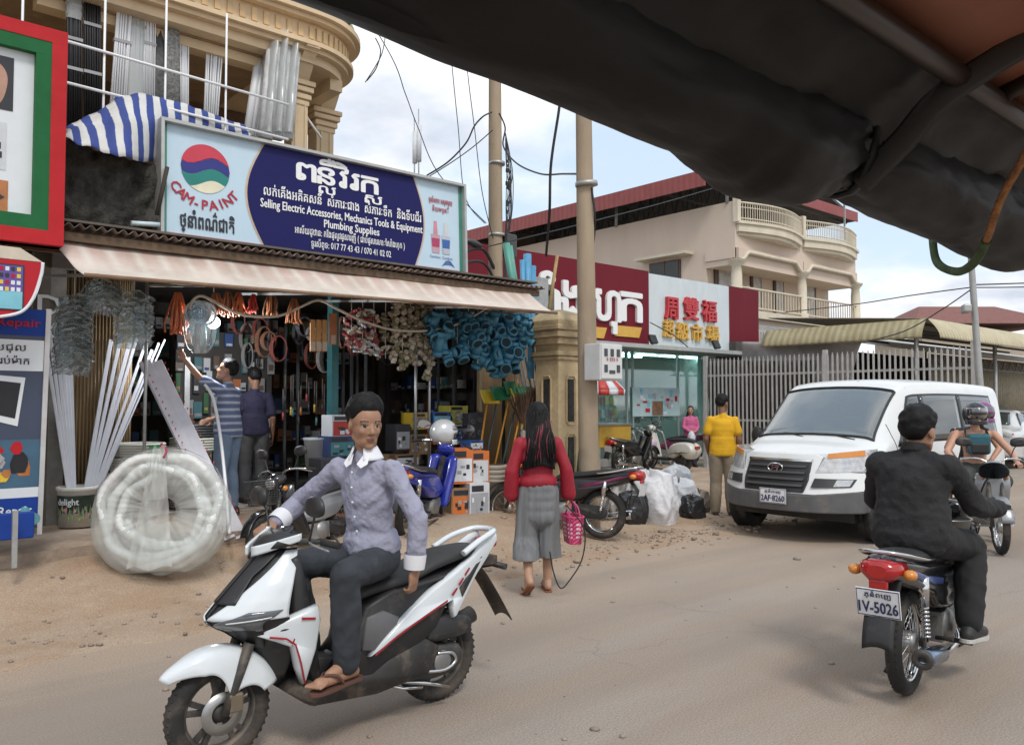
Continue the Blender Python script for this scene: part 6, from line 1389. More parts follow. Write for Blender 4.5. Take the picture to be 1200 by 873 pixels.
 def fpatch(nm, mat, out, off0, off1, bev=.0, par=o):
  """solid panel on the front face following its bow; out is a (y,z) outline (subdivided)"""
  O = []
  for a, c in zip(out, out[1:]+out[:1]):
   m_ = max(1, int(math.hypot(c[0]-a[0], c[1]-a[1])/.06)); O += [(a[0]+(c[0]-a[0])*t/m_, a[1]+(c[1]-a[1])*t/m_) for t in range(m_)]
  ys = [p[0] for p in O]; zs = [p[1] for p in O]; b = MB(); nu, nv = 26, 10
  bm = bmesh.new(); vs = [bm.verts.new((p[0], p[1], 0)) for p in O]; f = bm.faces.new(vs)
  y0, y1 = min(ys), max(ys)
  for k in range(1, nu):
   y = y0+(y1-y0)*k/nu; bmesh.ops.bisect_plane(bm, geom=bm.verts[:]+bm.edges[:]+bm.faces[:], plane_co=(y, 0, 0), plane_no=(1, 0, 0))
  bm.verts.index_update(); P2_ = [v.co.copy() for v in bm.verts]; F2 = [[v.index for v in q.verts] for q in bm.faces]; bd = [(e.verts[0].index, e.verts[1].index) for e in bm.edges if e.is_boundary]; bm.free(); n = len(P2_)
  b.add([(front(p.x, p.y, off1), p.x, p.y) for p in P2_]+[(front(p.x, p.y, off0), p.x, p.y) for p in P2_], F2+[[n+i for i in q][::-1] for q in F2]+[(a, c, n+c, n+a) for a, c in bd])
  return b.obj(nm, mat, par, bevel=bev, smooth=False)
 fpatch('bumper', vang, [(-.90, .36), (.90, .36), (.915, .60), (.84, .605), (.42, .56), (-.42, .56), (-.84, .605), (-.915, .60)], -.6, .045, .025)
 fpatch('upper_bumper', vanw, [(-.90, .61), (-.5, .565), (.5, .565), (.90, .61), (.905, .80), (.62, .83), (.44, .80), (-.44, .80), (-.62, .83), (-.905, .80)], -.45, .03, .02)
 fpatch('nose', vanw, [(-.46, .79), (.46, .79), (.50, .98), (.42, 1.01), (-.42, 1.01), (-.50, .98)], -.3, .02, .02)
 for s in (1, -1):
  fpatch('lower_intake', blackp, [(s*.45, .645), (s*.80, .655), (s*.83, .74), (s*.47, .745)], -.2, .038)
  fpatch('fog_lamp', lens, [(s*.66, .66), (s*.79, .665), (s*.81, .735), (s*.68, .735)], -.1, .046)
  fpatch('headlight', lens, [(s*.46, .805), (s*.86, .82), (s*.90, .94), (s*.84, 1.065), (s*.54, 1.02)], -.3, .035, .012)
  fpatch('indicator', amber, [(s*.55, .965), (s*.86, .995), (s*.84, 1.06), (s*.55, 1.018)], -.2, .041)
 gr = fpatch('grille', M('grille_black', (.02, .02, .021), rough=.4, var=.2), [(-.375, .58), (.375, .58), (.41, .72), (.40, .93), (-.40, .93), (-.41, .72)], -.2, .042, .01)
 for z in (.66, .73, .80, .87): fpatch('grille_slat', M('slat_dark', (.055, .055, .056), rough=.4), [(-.36, z-.012), (.36, z-.012), (.36, z+.012), (-.36, z+.012)], -.1, .056, par=gr)
 fpatch('grille_rim', chrome, [(-.40, .925), (.40, .925), (.41, .95), (-.41, .95)], -.1, .048)
 # oval emblem with slanted letter
 em = MB(); xc = front(0, .84, .062); em.tube([(xc, .095*math.cos(a), .845+.052*math.sin(a)) for a in [2*PI*i/24 for i in range(24)]], .008, 6, closed=True)
 for s in (1, -1): em.bar((xc, s*.035-.012, .81), (xc, s*.035+.012, .88), .014, .012, (1, 0, 0))
 em.bar((xc, -.035, .835), (xc, .035, .855), .012, .012, (1, 0, 0)); em.obj('emblem', chrome, o)
 pl = plate(o, Vector((0, 0, 0)), .34, .17, 0, '2AF·8260', 'ភ្នំពេញ'); pl.rotation_euler = (0, 0, PI); pl.location = (front(0, .5, .062), .03, .525)
 # wipers, mirrors, wheels, arches
 for y0, y1 in ((.55, -.10), (-.05, -.62)):
  b = MB(); a = Vector((-.90, y0, 1.16)); c = Vector((-1.02, y1, 1.235)); b.tube([a, a.lerp(c, .5)+Vector((.02, 0, .02)), c], .009, 5); b.tube([c+Vector((.0, .3, -.03)), c+Vector((0, -.22, .03))], .007, 4); b.obj('wiper', blackp, o)
 b = MB(); b.tube([(-.95, -.05, 1.21), (-1.2, -.08, 1.42), (-1.6, -.1, 1.78)], .006, 4); b.obj('windscreen_crack', blackp, o)
 for s in (1, -1):
  b = MB(); b.ell((-1.30, s*1.02, 1.16), (.05, .085, .13)); b.bar((-1.36, s*.90, 1.08), (-1.32, s*.98, 1.12), .05, .05); b.obj('side_mirror', blackp, o)
  for x in (-.82, -3.85):
   b = MB(); b.lathe([(.375, .0), (.36, -.05), (.30, -.12)], (x, s*.905, .345), 30, 'Y') if s > 0 else b.lathe([(.375, .0), (.36, .05), (.30, .12)], (x, s*.905, .345), 30, 'Y'); b.obj('wheel_arch', blackp, o)
   w_ = root('wheel', (x, s*.82, .32)); w_.parent = o; b = MB(); pr = [(.18, -.10), (.28, -.105), (.318, -.07), (.32, 0), (.318, .07), (.28, .105), (.18, .10)]; b.lathe(pr, (0, 0, 0), 30, 'Y'); b.obj('tyre', rubber, w_)
   b = MB(); b.lathe([(0, s*.06), (.05, s*.07), (.06, s*.05), (.12, s*.07), (.17, s*.085), (.19, s*.095)], (0, 0, 0), 24, 'Y'); b.obj('rim', steel, w_)
  b = MB(); b.box((-2.6, s*.925, .62), (1.9, .02, .10)); b.obj('side_moulding', vang, o, bevel=.008)
  for x in (-1.95, -2.22): b = MB(); b.box((x, s*.93, .93), (.16, .025, .035)); b.obj('door_handle', vanw, o, bevel=.008)
 b = MB(); b.box((-2.5, 0, .30), (4.2, 1.55, .12)); b.obj('underbody', blackp, o)
 b = MB(); b.tube([Sf(idx(-1.8), 24, s, 0) for s in (1,)]+[Sf(idx(-1.8), 34, 1, 0)], .006, 4); b.obj('roof_seam', M('seam_grey'), o)
van()
def sedan(loc, rz, label, mat, grp='cars parked at the far right'):
 o = root('parked_car', loc, rz, label, 'car', grp)
 H = [(-2.2, .70, .70, .45, .78, .55, .86, .88), (-2.15, .80, .81, .32, .88, .62, .97, 1.0), (-1.7, .86, .865, .26, .90, .60, 1.0, 1.03), (-1.45, .86, .865, .25, .91, .58, 1.08, 1.11), (-.85, .86, .865, .24, .91, .56, 1.36, 1.40), (-.2, .86, .865, .24, .91, .57, 1.40, 1.445), (.35, .86, .865, .24, .90, .56, 1.34, 1.38), (1.05, .86, .865, .24, .88, .62, .99, 1.02), (1.6, .85, .855, .25, .82, .62, .92, .95), (2.1, .78, .78, .30, .70, .5, .78, .80), (2.25, .6, .6, .4, .6, .4, .65, .67)]
 stt = [(x, [(0, z0), (ws-.08, z0), (ws, z0+.10), (wb+.01, (z0+zb)/2+.05), (wb, zb), ((wb+wr)/2+.01, (zb+ze)/2), (wr, ze), (wr-.12, ze+(zt-ze)*.62), (wr*.45, zt-.006), (0, zt)]) for x, ws, wb, z0, zb, wr, ze, zt in H]
 rf = refine(stt, 4, 3); nk = len(rf[0][1]); b = MB()
 b.loft([[(xs[k], sec[k][0], sec[k][1]) for k in range(nk)]+[(xs[k], -sec[k][0], sec[k][1]) for k in range(nk-2, 0, -1)] for x, sec, xs in rf]); b.obj('body', mat, o)
 def q(nm, m_, pts, n_):
  b = MB(); b.grid(lambda u, v: (Vector(pts[0]).lerp(Vector(pts[1]), u)).lerp(Vector(pts[3]).lerp(Vector(pts[2]), u), v)+Vector(n_)*math.sin(u*PI), 10, 6, thick=.01); b.obj(nm, m_, o)
 q('rear_window', glassd, [(-1.52, .60, 1.09), (-1.52, -.60, 1.09), (-.95, -.50, 1.38), (-.95, .50, 1.38)], (-.05, 0, .02))
 q('windscreen', glassd, [(1.0, .62, 1.05), (1.0, -.62, 1.05), (.42, -.52, 1.385), (.42, .52, 1.385)], (.05, 0, .02))
 for s in (1, -1):
  q('side_window', glassd, [(-1.25, s*.80, .96), (.85, s*.80, .95), (.30, s*.615, 1.36), (-.75, s*.615, 1.37)], (0, s*.02, 0))
  b = MB(); b.box((-2.14, s*.62, .82), (.12, .34, .15)); b.obj('tail_light', redl, o, bevel=.03)
  for x in (-1.35, 1.40):
   w_ = root('wheel', (x, s*.76, .31)); w_.parent = o; b = MB(); b.lathe([(.17, -.10), (.27, -.10), (.308, -.07), (.31, 0), (.308, .07), (.27, .10), (.17, .10)], (0, 0, 0), 24, 'Y'); b.obj('tyre', rubber, w_); b = MB(); b.lathe([(0, s*.07), (.1, s*.085), (.18, s*.09)], (0, 0, 0), 18, 'Y'); b.obj('rim', steel, w_)
 b = MB(); b.box((-2.21, 0, .66), (.03, .36, .12)); b.obj('licence_plate', plate_w, o)
 b = MB(); b.box((-2.15, 0, .40), (.14, 1.5, .16)); b.obj('bumper', mat, o, bevel=.04)
sedan((24.2, 8.0, 0), R(8), 'white sedan with red tail lights half cut by the right edge', M('car_white', (.62, .63, .63), rough=.25, coat=.5, var=.03, dust=.15))
sedan((27.2, 9.0, 0), R(4), 'silver grey car parked just behind the white sedan', M('car_silver', (.38, .39, .39), rough=.3, metal=.4, coat=.4, var=.05, dust=.2))
# ================================================================ PEOPLE
def capsule(mb, a, b, ra, rb, seg=14, flat=None):
 a = Vector(a); b = Vector(b); d = b-a; Ln = max(1e-4, d.length); d = d/Ln; pts = []; rs = []
 for k in range(5): t = PI/2*k/4; pts.append(a-d*ra*math.cos(t)); rs.append(max(1e-3, ra*math.sin(t)))
 for k in range(1, 4): pts.append(a.lerp(b, k/4)); rs.append(ra+(rb-ra)*k/4)
 for k in range(5): t = PI/2*k/4; pts.append(b+d*rb*math.sin(t)); rs.append(max(1e-3, rb*math.cos(t)))
 mb.tube(pts, rs, seg)
def remesh(mb, voxel, iters=6, fac=.5):
 o = mb.obj('tmp_remesh', M('skin', (.36, .20, .125), rough=.55, var=.08, vs=9)); m = o.modifiers.new('r', 'REMESH'); m.mode = 'VOXEL'; m.voxel_size = voxel; m.use_smooth_shade = True
 if iters: s = o.modifiers.new('s', 'SMOOTH'); s.iterations = iters; s.factor = fac
 dg = bpy.context.evaluated_depsgraph_get(); dg.update(); me = bpy.data.meshes.new_from_object(o.evaluated_get(dg)); old = o.data; bpy.data.objects.remove(o); bpy.data.meshes.remove(old)
 return me
def mesh_obj(name, me, mats, par=None, mf=None):
 me.name = name; me.materials.clear()
 for m in (mats if isinstance(mats, (list, tuple)) else [mats]): me.materials.append(m)
 if mf:
  for p in me.polygons: p.material_index = mf(p.center)
 me.polygons.foreach_set('use_smooth', [True]*len(me.polygons)); o = bpy.data.objects.new(name, me); col.objects.link(o)
 if par: o.parent = par
 return o
def folds(me, amp, sc=(9, 9, 5), seed=0., keep=None):
 vs = me.vertices; ns = [v.normal.copy() for v in vs]
 for v, n in zip(vs, ns):
  p = v.co; q = Vector((p.x*sc[0]+seed, p.y*sc[1], p.z*sc[2])); d = .8*mnoise.noise(q*.6)+.8*(.55-1.6*abs(mnoise.noise(q+Vector((q.z*.7, -q.z*.5, seed)))))+.4*(.5-1.4*abs(mnoise.noise(Vector((q.y*2.3+q.z*1.3, q.x*2.3-q.z, q.z*2.2+seed)))))
  v.co = p+n*amp*d*(keep(p) if keep else 1)
SK = {}
def skin(key, c=None): return M('skin_'+key, c, rough=.5, var=.09, vs=11, spec=.4)
lipm = M('lips', (.22, .085, .065), rough=.45, var=.05); browm = M('brow_hair', (.015, .011, .009), rough=.6, var=0); eyem = M('eye_white', (.36, .33, .30), rough=.2, var=0); nailm = M('nail', (.45, .28, .2), rough=.35, var=0)
hairm = M('hair_black', (.006, .0055, .0055), rough=.6, var=.5, vs=60, bump=.25, bs=160, spec=.25, stretch=(1, 1, .35))
def head_parts(mb, Hm, s=1., fem=False):
 T = lambda x, y, z: Hm @ (Vector((x, y, z))*s); Rm = Hm.to_3x3()
 mb.ell(T(-.012, 0, .035), tuple(s*k for k in (.097, .078, .088)), 20, 14, Rm)
 mb.ell(T(.012, 0, -.015), tuple(s*k for k in (.074, .068, .085)), 18, 12, Rm)
 mb.ell(T(.030, 0, -.068), tuple(s*k for k in (.052, .052, .042)), 16, 10, Rm)
 mb.ell(T(.064, 0, -.094), tuple(s*k for k in (.020, .024, .019)), 12, 8, Rm)
 for y in (-1, 1):
  mb.ell(T(.052, y*.036, -.020), tuple(s*k for k in (.026, .022, .024)), 12, 8, Rm)
  mb.ell(T(.070, y*.030, .026), tuple(s*k for k in (.015, .026, .010)), 10, 7, Rm)
  mb.ell(T(-.012, y*.079, -.006), tuple(s*k for k in (.020, .008, .032)), 10, 8, Rm @ rotm('Z', y*14))
  capsule(mb, T(.0, y*.05, -.055), T(.035, y*.033, -.085), .02*s, .018*s, 8)
  mb.ell(T(.083, y*.013, -.028), tuple(s*k for k in (.011, .009, .008)), 8, 6, Rm)
 capsule(mb, T(.078, 0, .018), T(.097, 0, -.022), .0085*s, .0125*s, 8)
 mb.ell(T(.080, 0, -.052), tuple(s*k for k in (.0125, .024, .0065)), 10, 6, Rm); mb.ell(T(.078, 0, -.064), tuple(s*k for k in (.0125, .021, .0075)), 10, 6, Rm)
def face_paint(Hm, s=1.):
 inv = Hm.inverted()
 def f(c):
  p = (inv @ c)/s
  if p.x < .045 or abs(p.y) > .07 or p.z > .06 or p.z < -.10: return 0
  ay = abs(p.y)
  if .016 < ay < .052 and abs(p.z-(.030+.004*math.sin((ay-.016)/.036*PI))) < .0040: return 2
  if abs(p.y) < .021*(1-.2*abs(p.z+.058)/.012) and -.067 < p.z < -.049: return 1
  e = ((ay-.032)/.0165)**2+((p.z-.006)/.0068)**2
  if e < 1: return 2 if ((ay-.032)/.0075)**2 < 1 or p.z > .010 else 3
  return 0
 return f
def hand_parts(mb, wr, dirv, palm_n, s=1., curl=.5, spread=.16, thumb_side=1):
 """wr wrist, dirv pointing along the hand, palm_n the way the palm faces"""
 d = Vector(dirv).normalized(); n = Vector(palm_n); n = (n-d*n.dot(d)).normalized(); sd = d.cross(n)*thumb_side
 wr = Vector(wr); pc = wr+d*.05*s
 M_ = Matrix((d, sd, n)).transposed(); mb.ell(pc, (.050*s, .040*s, .017*s), 14, 9, M_); capsule(mb, wr-d*.02*s, wr+d*.03*s, .026*s, .024*s, 10)
 for k, (off, ln, r) in enumerate(((.029, .070, .0088), (.010, .078, .0092), (-.009, .072, .0088), (-.027, .056, .0078))):
  b0 = pc+d*.036*s+sd*off*s; ang = curl*(1+.12*k); dd = (d+sd*spread*(off/.03)*.5).normalized(); p = b0; c_ = .35*curl
  capsule(mb, pc+sd*off*.8*s, b0, .011*s, (r+.001)*s, 8)
  for j, fl in enumerate((.45, .32, .23)):
   q = p+(dd*math.cos(c_)+n*math.sin(c_))*ln*fl*s; capsule(mb, p, q, (r-.0006*j)*s, (r-.0006*(j+1))*s, 8); p = q; c_ += ang
 t0 = wr+d*.022*s+sd*.026*s; t1 = t0+(d*.55+sd*.75+n*.25).normalized()*.036*s; t2 = t1+(d*.85+sd*.15+n*.45).normalized()*.033*s
 capsule(mb, t0, t1, .0135*s, .0105*s, 8); capsule(mb, t1, t2, .0105*s, .0085*s, 8)
def hair_cap(Hm, s, th, mat, par, front=.50, back=-.62, side=.02, tuft=.03, seed=0, nlong=None, vol=(1, 1, 1), ntuft=0, sweep=(-.3, 0, -.1)):
 b = MB(); a_, b_, c_ = .100, .079, .093; cen = Vector((-.012, 0, .035))
 def fn(u, v):
  az = (u-.5)*2*PI; ph = PI*v; dz = math.cos(ph); d = Vector((math.sin(ph)*math.cos(az), math.sin(ph)*math.sin(az), dz)); k = abs(az)/PI
  line = front+(side-front)*sstep(.17, .42, k) if k < .5 else side+(back-side)*sstep(.52, .72, k)
  m = sstep(line-.10, line+.14, dz); r = 1/math.sqrt((d.x/a_)**2+(d.y/b_)**2+(d.z/c_)**2)
  n_ = mnoise.noise(Vector((d.x*3+seed, d.y*3, d.z*3)))+.35*mnoise.noise(Vector((d.x*8, d.y*14+seed, d.z*8)))+.18*mnoise.noise(Vector((d.x*20, d.y*34+seed, d.z*20)))
  tp = m*sstep(line-.05, line+.55, dz); r2 = r*(.92+.085*m)+(th*(.40+.85*max(0, dz))+tuft*n_*.6)*tp+.002*m; p = Vector((d.x*vol[0], d.y*vol[1], d.z*vol[2]))*r2
  return Hm @ ((cen+p)*s)
 b.grid(fn, 64, 40)
 rr = random.Random(seed*7+1)
 for k in range(ntuft):       # short locks break up the outline
  az = rr.uniform(-PI, PI); kk = abs(az)/PI; line = front+(side-front)*sstep(.17, .42, kk) if kk < .5 else side+(back-side)*sstep(.52, .72, kk)
  dz = rr.uniform(line+.02, 1)*.98; ph = math.acos(max(-1, min(1, dz))); p0 = Vector(fn(az/(2*PI)+.5, ph/PI)); d = Vector((math.sin(ph)*math.cos(az), math.sin(ph)*math.sin(az), dz))
  sw = (d*.32+Vector((sweep[0], sweep[1]+rr.uniform(-.14, .14), sweep[2]+rr.uniform(-.1, .14)))).normalized(); dr = (Hm.to_3x3() @ sw).normalized(); ln = rr.uniform(.012, .034)*s*(.55+.6*max(0, dz)); q0 = p0-dr*.008
  b.tube([q0, q0+dr*ln*.6, q0+dr*ln+Hm.to_3x3() @ d*(-.004)], [.0055*s, .0042*s, .001*s], 5)
 return b.obj('hair', mat, par)
def person(loc, rz, label, J, sk, clothes, hair, scale=1., voxel=.0075, group=None, hs=1., facep=True):
 """J: joints in the local frame (x forward, y left, z up)"""
 g = {k: (Vector(v) if isinstance(v, (tuple, list)) else v) for k, v in J.items()}
 W = g.get('w', 1.)
 Hm = Matrix.Translation(g['head']) @ Matrix.Rotation(R(g.get('yaw', 0)), 4, 'Z') @ Matrix.Rotation(R(g.get('pitch', 0)), 4, 'Y') @ Matrix.Rotation(R(g.get('roll', 0)), 4, 'X')
 pel, chest, neck = g['pelvis'], g['chest'], g['neck']; ax = (g['shL']-g['shR']).normalized(); up = (neck-pel).normalized(); fw = ax.cross(up).normalized(); TM = Matrix((fw, ax, up)).transposed()
 def torso(mb, e=0., hip=True):
  for k in range(6):
   t = k/5; q = pel.lerp(chest, t); bl = abs(t-.45)*2; wq = .128+.020*bl*bl; dq = .090+.008*bl
   if k or hip: mb.ell(q, (dq*W+e, wq*W+e, .125+e*.4), 20, 12, TM)
  mb.ell(chest+up*.05, (.094*W+e, .142*W+e, .12), 20, 12, TM)
  for s_ in 'LR': capsule(mb, chest+up*.07, g['sh'+s_]-up*.015, .060+e*.8, .046*W+e*.8); capsule(mb, neck-up*.035, g['sh'+s_]-up*.012, .046+e*.5, .038*W+e*.5)
  capsule(mb, chest+up*.05, neck, .075+e*.6, .050+e*.4)
 def arm(mb, s_, e=0., f=1., flare=0.):
  sh, el, wr = g['sh'+s_], g['el'+s_], g['wr'+s_]
  if f > .5:
   capsule(mb, sh, el, .046*W+e*.8, .039*W+e); q = el.lerp(wr, (f-.5)*2); capsule(mb, el, q, .040*W+e, .040*W+(.028-.040*W)*((f-.5)*2)+e+flare)
  else: capsule(mb, sh, sh.lerp(el, f*2), .046*W+e*.7, .046*W-.006*f*2+e+flare)
 def leg(mb, s_, e0=0., e1=0., f=1.):
  hp, kn, an = g['hp'+s_], g['kn'+s_], g['an'+s_]
  if f > .5:
   capsule(mb, hp, kn, .082*W+e0, .057*W+(e0+e1)/2); q = kn.lerp(an, (f-.5)*2); cf = kn.lerp(an, .32)
   capsule(mb, kn, cf, .056*W+(e0+e1)/2, .055*W+e1); capsule(mb, cf, q, .055*W+e1, .036+e1) if f > .7 else None
  else: capsule(mb, hp, hp.lerp(kn, f*2), .082*W+e0, .082*W-.025*f*2+e1)
 b = MB(); torso(b, -.006); head_parts(b, Hm, hs)
 capsule(b, neck-up*.02, Hm @ Vector((-.02, 0, -.05)), .052*W, .047)
 for s_ in 'LR':
  arm(b, s_); leg(b, s_)
  el, wr = g['el'+s_], g['wr'+s_]; hd = g.get('hd'+s_) or (wr-el); pn = g.get('pn'+s_) or (ax*(-1 if s_ == 'L' else 1))
  side = g.get('ts'+s_, 1 if s_ == 'L' else -1); hand_parts(b, wr, hd, pn, g.get('hsz', 1.), g.get('cu'+s_, .45), thumb_side=side)
  an, to = g['an'+s_], g['to'+s_]; dr = (to-an); dn = Vector((dr.x, dr.y, dr.z*.0+0)).normalized(); heel = an-dn*.045+Vector((0, 0, g.get('heelz', -.045)))
  capsule(b, an, heel, .036, .030); capsule(b, heel, to, .030, .026); capsule(b, an, an.lerp(to, .6), .034, .026)
  if g.get('bare', True):
   sdv = dn.cross(Vector((0, 0, 1)));
   for k in range(5): capsule(b, to-dn*.02+sdv*(.026-.013*k), to+dn*(.042-.006*abs(k-(0 if s_ == 'L' else 4)))+sdv*(.034-.017*k)-Vector((0, 0, .008)), .011, .0095, 8)
 me = remesh(b, voxel, 5, .45); o = mesh_obj('person', me, [sk, lipm, browm, eyem], None, face_paint(Hm, hs) if facep else None)
 o.location = loc; o.rotation_euler = (0, 0, rz); o.scale = (scale,)*3; tag(o, label, 'person', group)
 ctx = dict(g=g, Hm=Hm, TM=TM, torso=torso, arm=arm, leg=leg, ax=ax, up=up, fw=fw, o=o, hs=hs)
 clothes(ctx); hair(ctx); return o
def cloth(ctx, name, mats, build, voxel=.010, amp=.006, sc=(9, 9, 5), seed=0., it=5, mf=None, keep=None):
 b = MB(); build(b); me = remesh(b, voxel, it, .5); me.update(); folds(me, amp, sc, seed, keep); me.update(); return mesh_obj(name, me, mats, ctx['o'], mf)
fab = dict(rough=.85, bump=.12, bs=220)
def shoe(ctx, s_, mat, sole, name='shoe', th=.012):
 g = ctx['g']; an, to = g['an'+s_], g['to'+s_]; d = (to-an); dn = Vector((d.x, d.y, 0)).normalized(); hl = an-dn*.05+Vector((0, 0, g.get('heelz', -.045)))
 b = MB(); capsule(b, hl, to+dn*.03, .038+th*.3, .034); capsule(b, an+Vector((0, 0, -.005)), hl, .045, .04); capsule(b, an, to, .045, .036); me = remesh(b, .009, 6, .5); r = mesh_obj(name, me, mat, ctx['o'])
 b = MB(); z = .034; sd = dn.cross(Vector((0, 0, 1))); slope = (to.z-hl.z)
 out = sp2([(-.04, 0), (-.02, .034), (.08, .036), (.17, .046), (.235, .03), (.25, 0), (.235, -.03), (.17, -.046), (.08, -.036), (-.02, -.034)], 3); Ln = (to-hl).length+.05
 f = lambda zz: (lambda u, v: hl+dn*(u*Ln/.24)+sd*v+Vector((0, 0, slope*u/.22-zz)))
 b.prism(out, f(.042), f(.020)); b.obj('sole', sole, r, bevel=.004); return r
def sandal(ctx, s_, mat, name='sandal', straps=True):
 g = ctx['g']; an, to = g['an'+s_], g['to'+s_]; dn = Vector((to.x-an.x, to.y-an.y, 0)).normalized(); hl = an-dn*.05+Vector((0, 0, g.get('heelz', -.045))); sd = dn.cross(Vector((0, 0, 1))); sl = (to.z-hl.z)/max(.05, (to-hl).length)
 out = sp2([(-.045, 0), (-.02, .032), (.08, .034), (.17, .044), (.24, .03), (.262, 0), (.24, -.03), (.17, -.044), (.08, -.034), (-.02, -.032)], 3)
 b = MB(); f = lambda zz: (lambda u, v: hl+dn*u+sd*v+Vector((0, 0, sl*u-zz))); b.prism(out, f(.030), f(.046)); o = b.obj(name, mat, ctx['o'], bevel=.003)
 b = MB(); P_ = lambda u, v, z: hl+dn*u+sd*v+Vector((0, 0, sl*u+z))
 for k in (-1, 1): b.tube(spline([P_(.10, k*.040, -.02), P_(.135, k*.038, .018), P_(.175, k*.018, .030), P_(.20, .004, .02)], 5), .007, 6, flat=.6)
 b.obj('strap', mat, o); return o
# ---- 1: the scooter rider in a lilac shirt
sk_a = skin('tan', (.34, .185, .115)); lil = M('shirt_lilac', (.30, .30, .385), var=.06, vs=14, rough=.85, bump=.45, bs=34); colw = M('shirt_white', (.74, .74, .77), rough=.8, var=.03); jean = M('jeans_black', (.032, .037, .045), var=.35, vs=7, dust=.1, **fab); sand_b = M('sandal_brown', (.11, .05, .035), rough=.7, var=.2)
def rz2(p, deg, c=(.2, 0)): a = R(deg); x, y = p[0]-c[0], p[1]-c[1]; return (c[0]+x*math.cos(a)-y*math.sin(a), c[1]+x*math.sin(a)+y*math.cos(a), p[2])
J1 = dict(pelvis=(.40, 0, .83), chest=(.425, .0, 1.115), neck=(.44, 0, 1.315), head=(.455, .02, 1.475), yaw=80, pitch=8, shL=rz2((.44, .165, 1.255), 20, (.44, 0)), shR=rz2((.45, -.165, 1.262), 20, (.44, 0)),
 elL=(.33, .30, 1.03), wrL=(.34, .285, .80), hdL=(.05, -.03, -1), pnL=(.4, -1, 0), cuL=.75, elR=(.60, -.40, 1.06), wrR=(.765, -.315, .985), hdR=(1, .05, -.25), pnR=(0, 0, -1), cuR=.9, tsR=1,
 hpL=(.44, .10, .80), knL=(.70, .25, .80), anL=(.66, .20, .385), toL=(.82, .235, .335), hpR=(.44, -.09, .80), knR=(.76, -.16, .80), anR=(.66, -.15, .385), toR=(.82, -.165, .335), w=.88, hsz=1.0)
def cl1(c):
 g = c['g']
 s = cloth(c, 'shirt', lil, lambda b: (c['torso'](b, .012, False), c['arm'](b, 'L', .013, .96, .004), c['arm'](b, 'R', .013, .96, .004), b.ell(g['pelvis']+Vector((.0, .0, .05)), (.125, .150, .115), 18, 12, c['TM'])), .0075, .0115, (13, 13, 10), 1., it=4)
 cloth(c, 'trousers', jean, lambda b: (b.ell(g['pelvis']-Vector((0, 0, .01)), (.118, .155, .115), 18, 12, c['TM']), c['leg'](b, 'L', .014, .022, .99), c['leg'](b, 'R', .014, .022, .99)), .0085, .009, (11, 11, 7), 4.)
 # collar, placket, cuffs
 n = g['neck']; b = MB()
 def colr(u, v):
  a = -PI*.86+u*PI*1.72; wd = .062+.022*v; drop = .045*(1-v)-.020*v-.03*max(0, math.cos(a))*v*1.6
  d = c['fw']*math.cos(PI+a)*1.0; return n+Vector((0, 0, -.012))-c['fw']*(-math.cos(a)*-1)*wd*1.05*1-(-c['ax'])*math.sin(a)*wd+c['up']*drop
 b.grid(lambda u, v: n+c['up']*(.012+.042*(1-v)-.020*v)+(c['fw']*math.cos(R(28)+u*R(304))+c['ax']*math.sin(R(28)+u*R(304)))*(.056+.030*v), 30, 5, thick=.005)
 for k in (-1, 1):
  e0 = n+c['up']*.022+(c['fw']*math.cos(R(28))+c['ax']*k*math.sin(R(28)))*.064; b.add([e0, n+c['up']*.022+(c['fw']*.045+c['ax']*k*.062), n+c['up']*-.020+(c['fw']*.085+c['ax']*k*.072), n+c['up']*-.038+(c['fw']*.104+c['ax']*k*.044), n+c['up']*-.020+(c['fw']*.098+c['ax']*k*.016)], [(0, 1, 2, 3, 4)])
 b.obj('collar', colw, s)
 for s_ in 'LR':
  wr, el = g['wr'+s_], g['el'+s_]; d = (wr-el).normalized(); b = MB(); b.tube([wr-d*.062, wr-d*.03, wr+d*.010], [.055, .054, .050], 18, cap=False); b.tube([wr+d*.008, wr-d*.05], [.038, .040], 18, cap=False); b.obj('cuff', colw, s)
 b = MB()
 for k in range(6): p = n.lerp(g['pelvis'], .12+.15*k)+c['fw']*(.118+.012*math.sin(k)); b.ell(p, (.006, .006, .006), 8, 5)
 b.obj('button', colw, s)
 for s_ in 'LR': sandal(c, s_, sand_b)
def hr1(c): hair_cap(c['Hm'], 1., .026, hairm, c['o'], front=.54, back=-.70, side=-.02, tuft=.016, seed=2, vol=(1, 1, 1.04), ntuft=0)
RS = .93
person((2.61, 3.60, 0), SC_H, 'young man in lilac shirt with white collar riding the white scooter, looking over his shoulder', J1, sk_a, cl1, hr1, scale=1.0, voxel=.0055)
# ---- 2: rider in black jacket from behind
blkj = M('jacket_black', (.017, .017, .018), rough=.9, var=.3, vs=7, bump=.5, bs=26); blkt = M('trousers_black', (.012, .012, .013), rough=.85, var=.3); sole_w = M('sole_white', (.5, .48, .45), rough=.7, var=.1)
J2 = dict(pelvis=(.14, 0, .87), chest=(.185, 0, 1.15), neck=(.225, 0, 1.345), head=(.262, -.02, 1.45), yaw=-16, pitch=2, shL=(.20, .185, 1.27), shR=(.20, -.185, 1.27),
 elL=(.40, .27, 1.03), wrL=(.74, .325, .985), pnL=(0, 0, -1), cuL=1.0, tsL=-1, hdL=(1, -.1, -.1), elR=(.40, -.275, 1.03), wrR=(.74, -.335, .98), pnR=(0, 0, -1), cuR=1.0, tsR=1, hdR=(1, .1, -.1),
 hpL=(.20, .10, .84), knL=(.62, .20, .76), anL=(.36, .24, .34), toL=(.53, .26, .27), hpR=(.20, -.10, .84), knR=(.62, -.20, .76), anR=(.38, -.24, .34), toR=(.56, -.26, .27), w=1.08, bare=False)
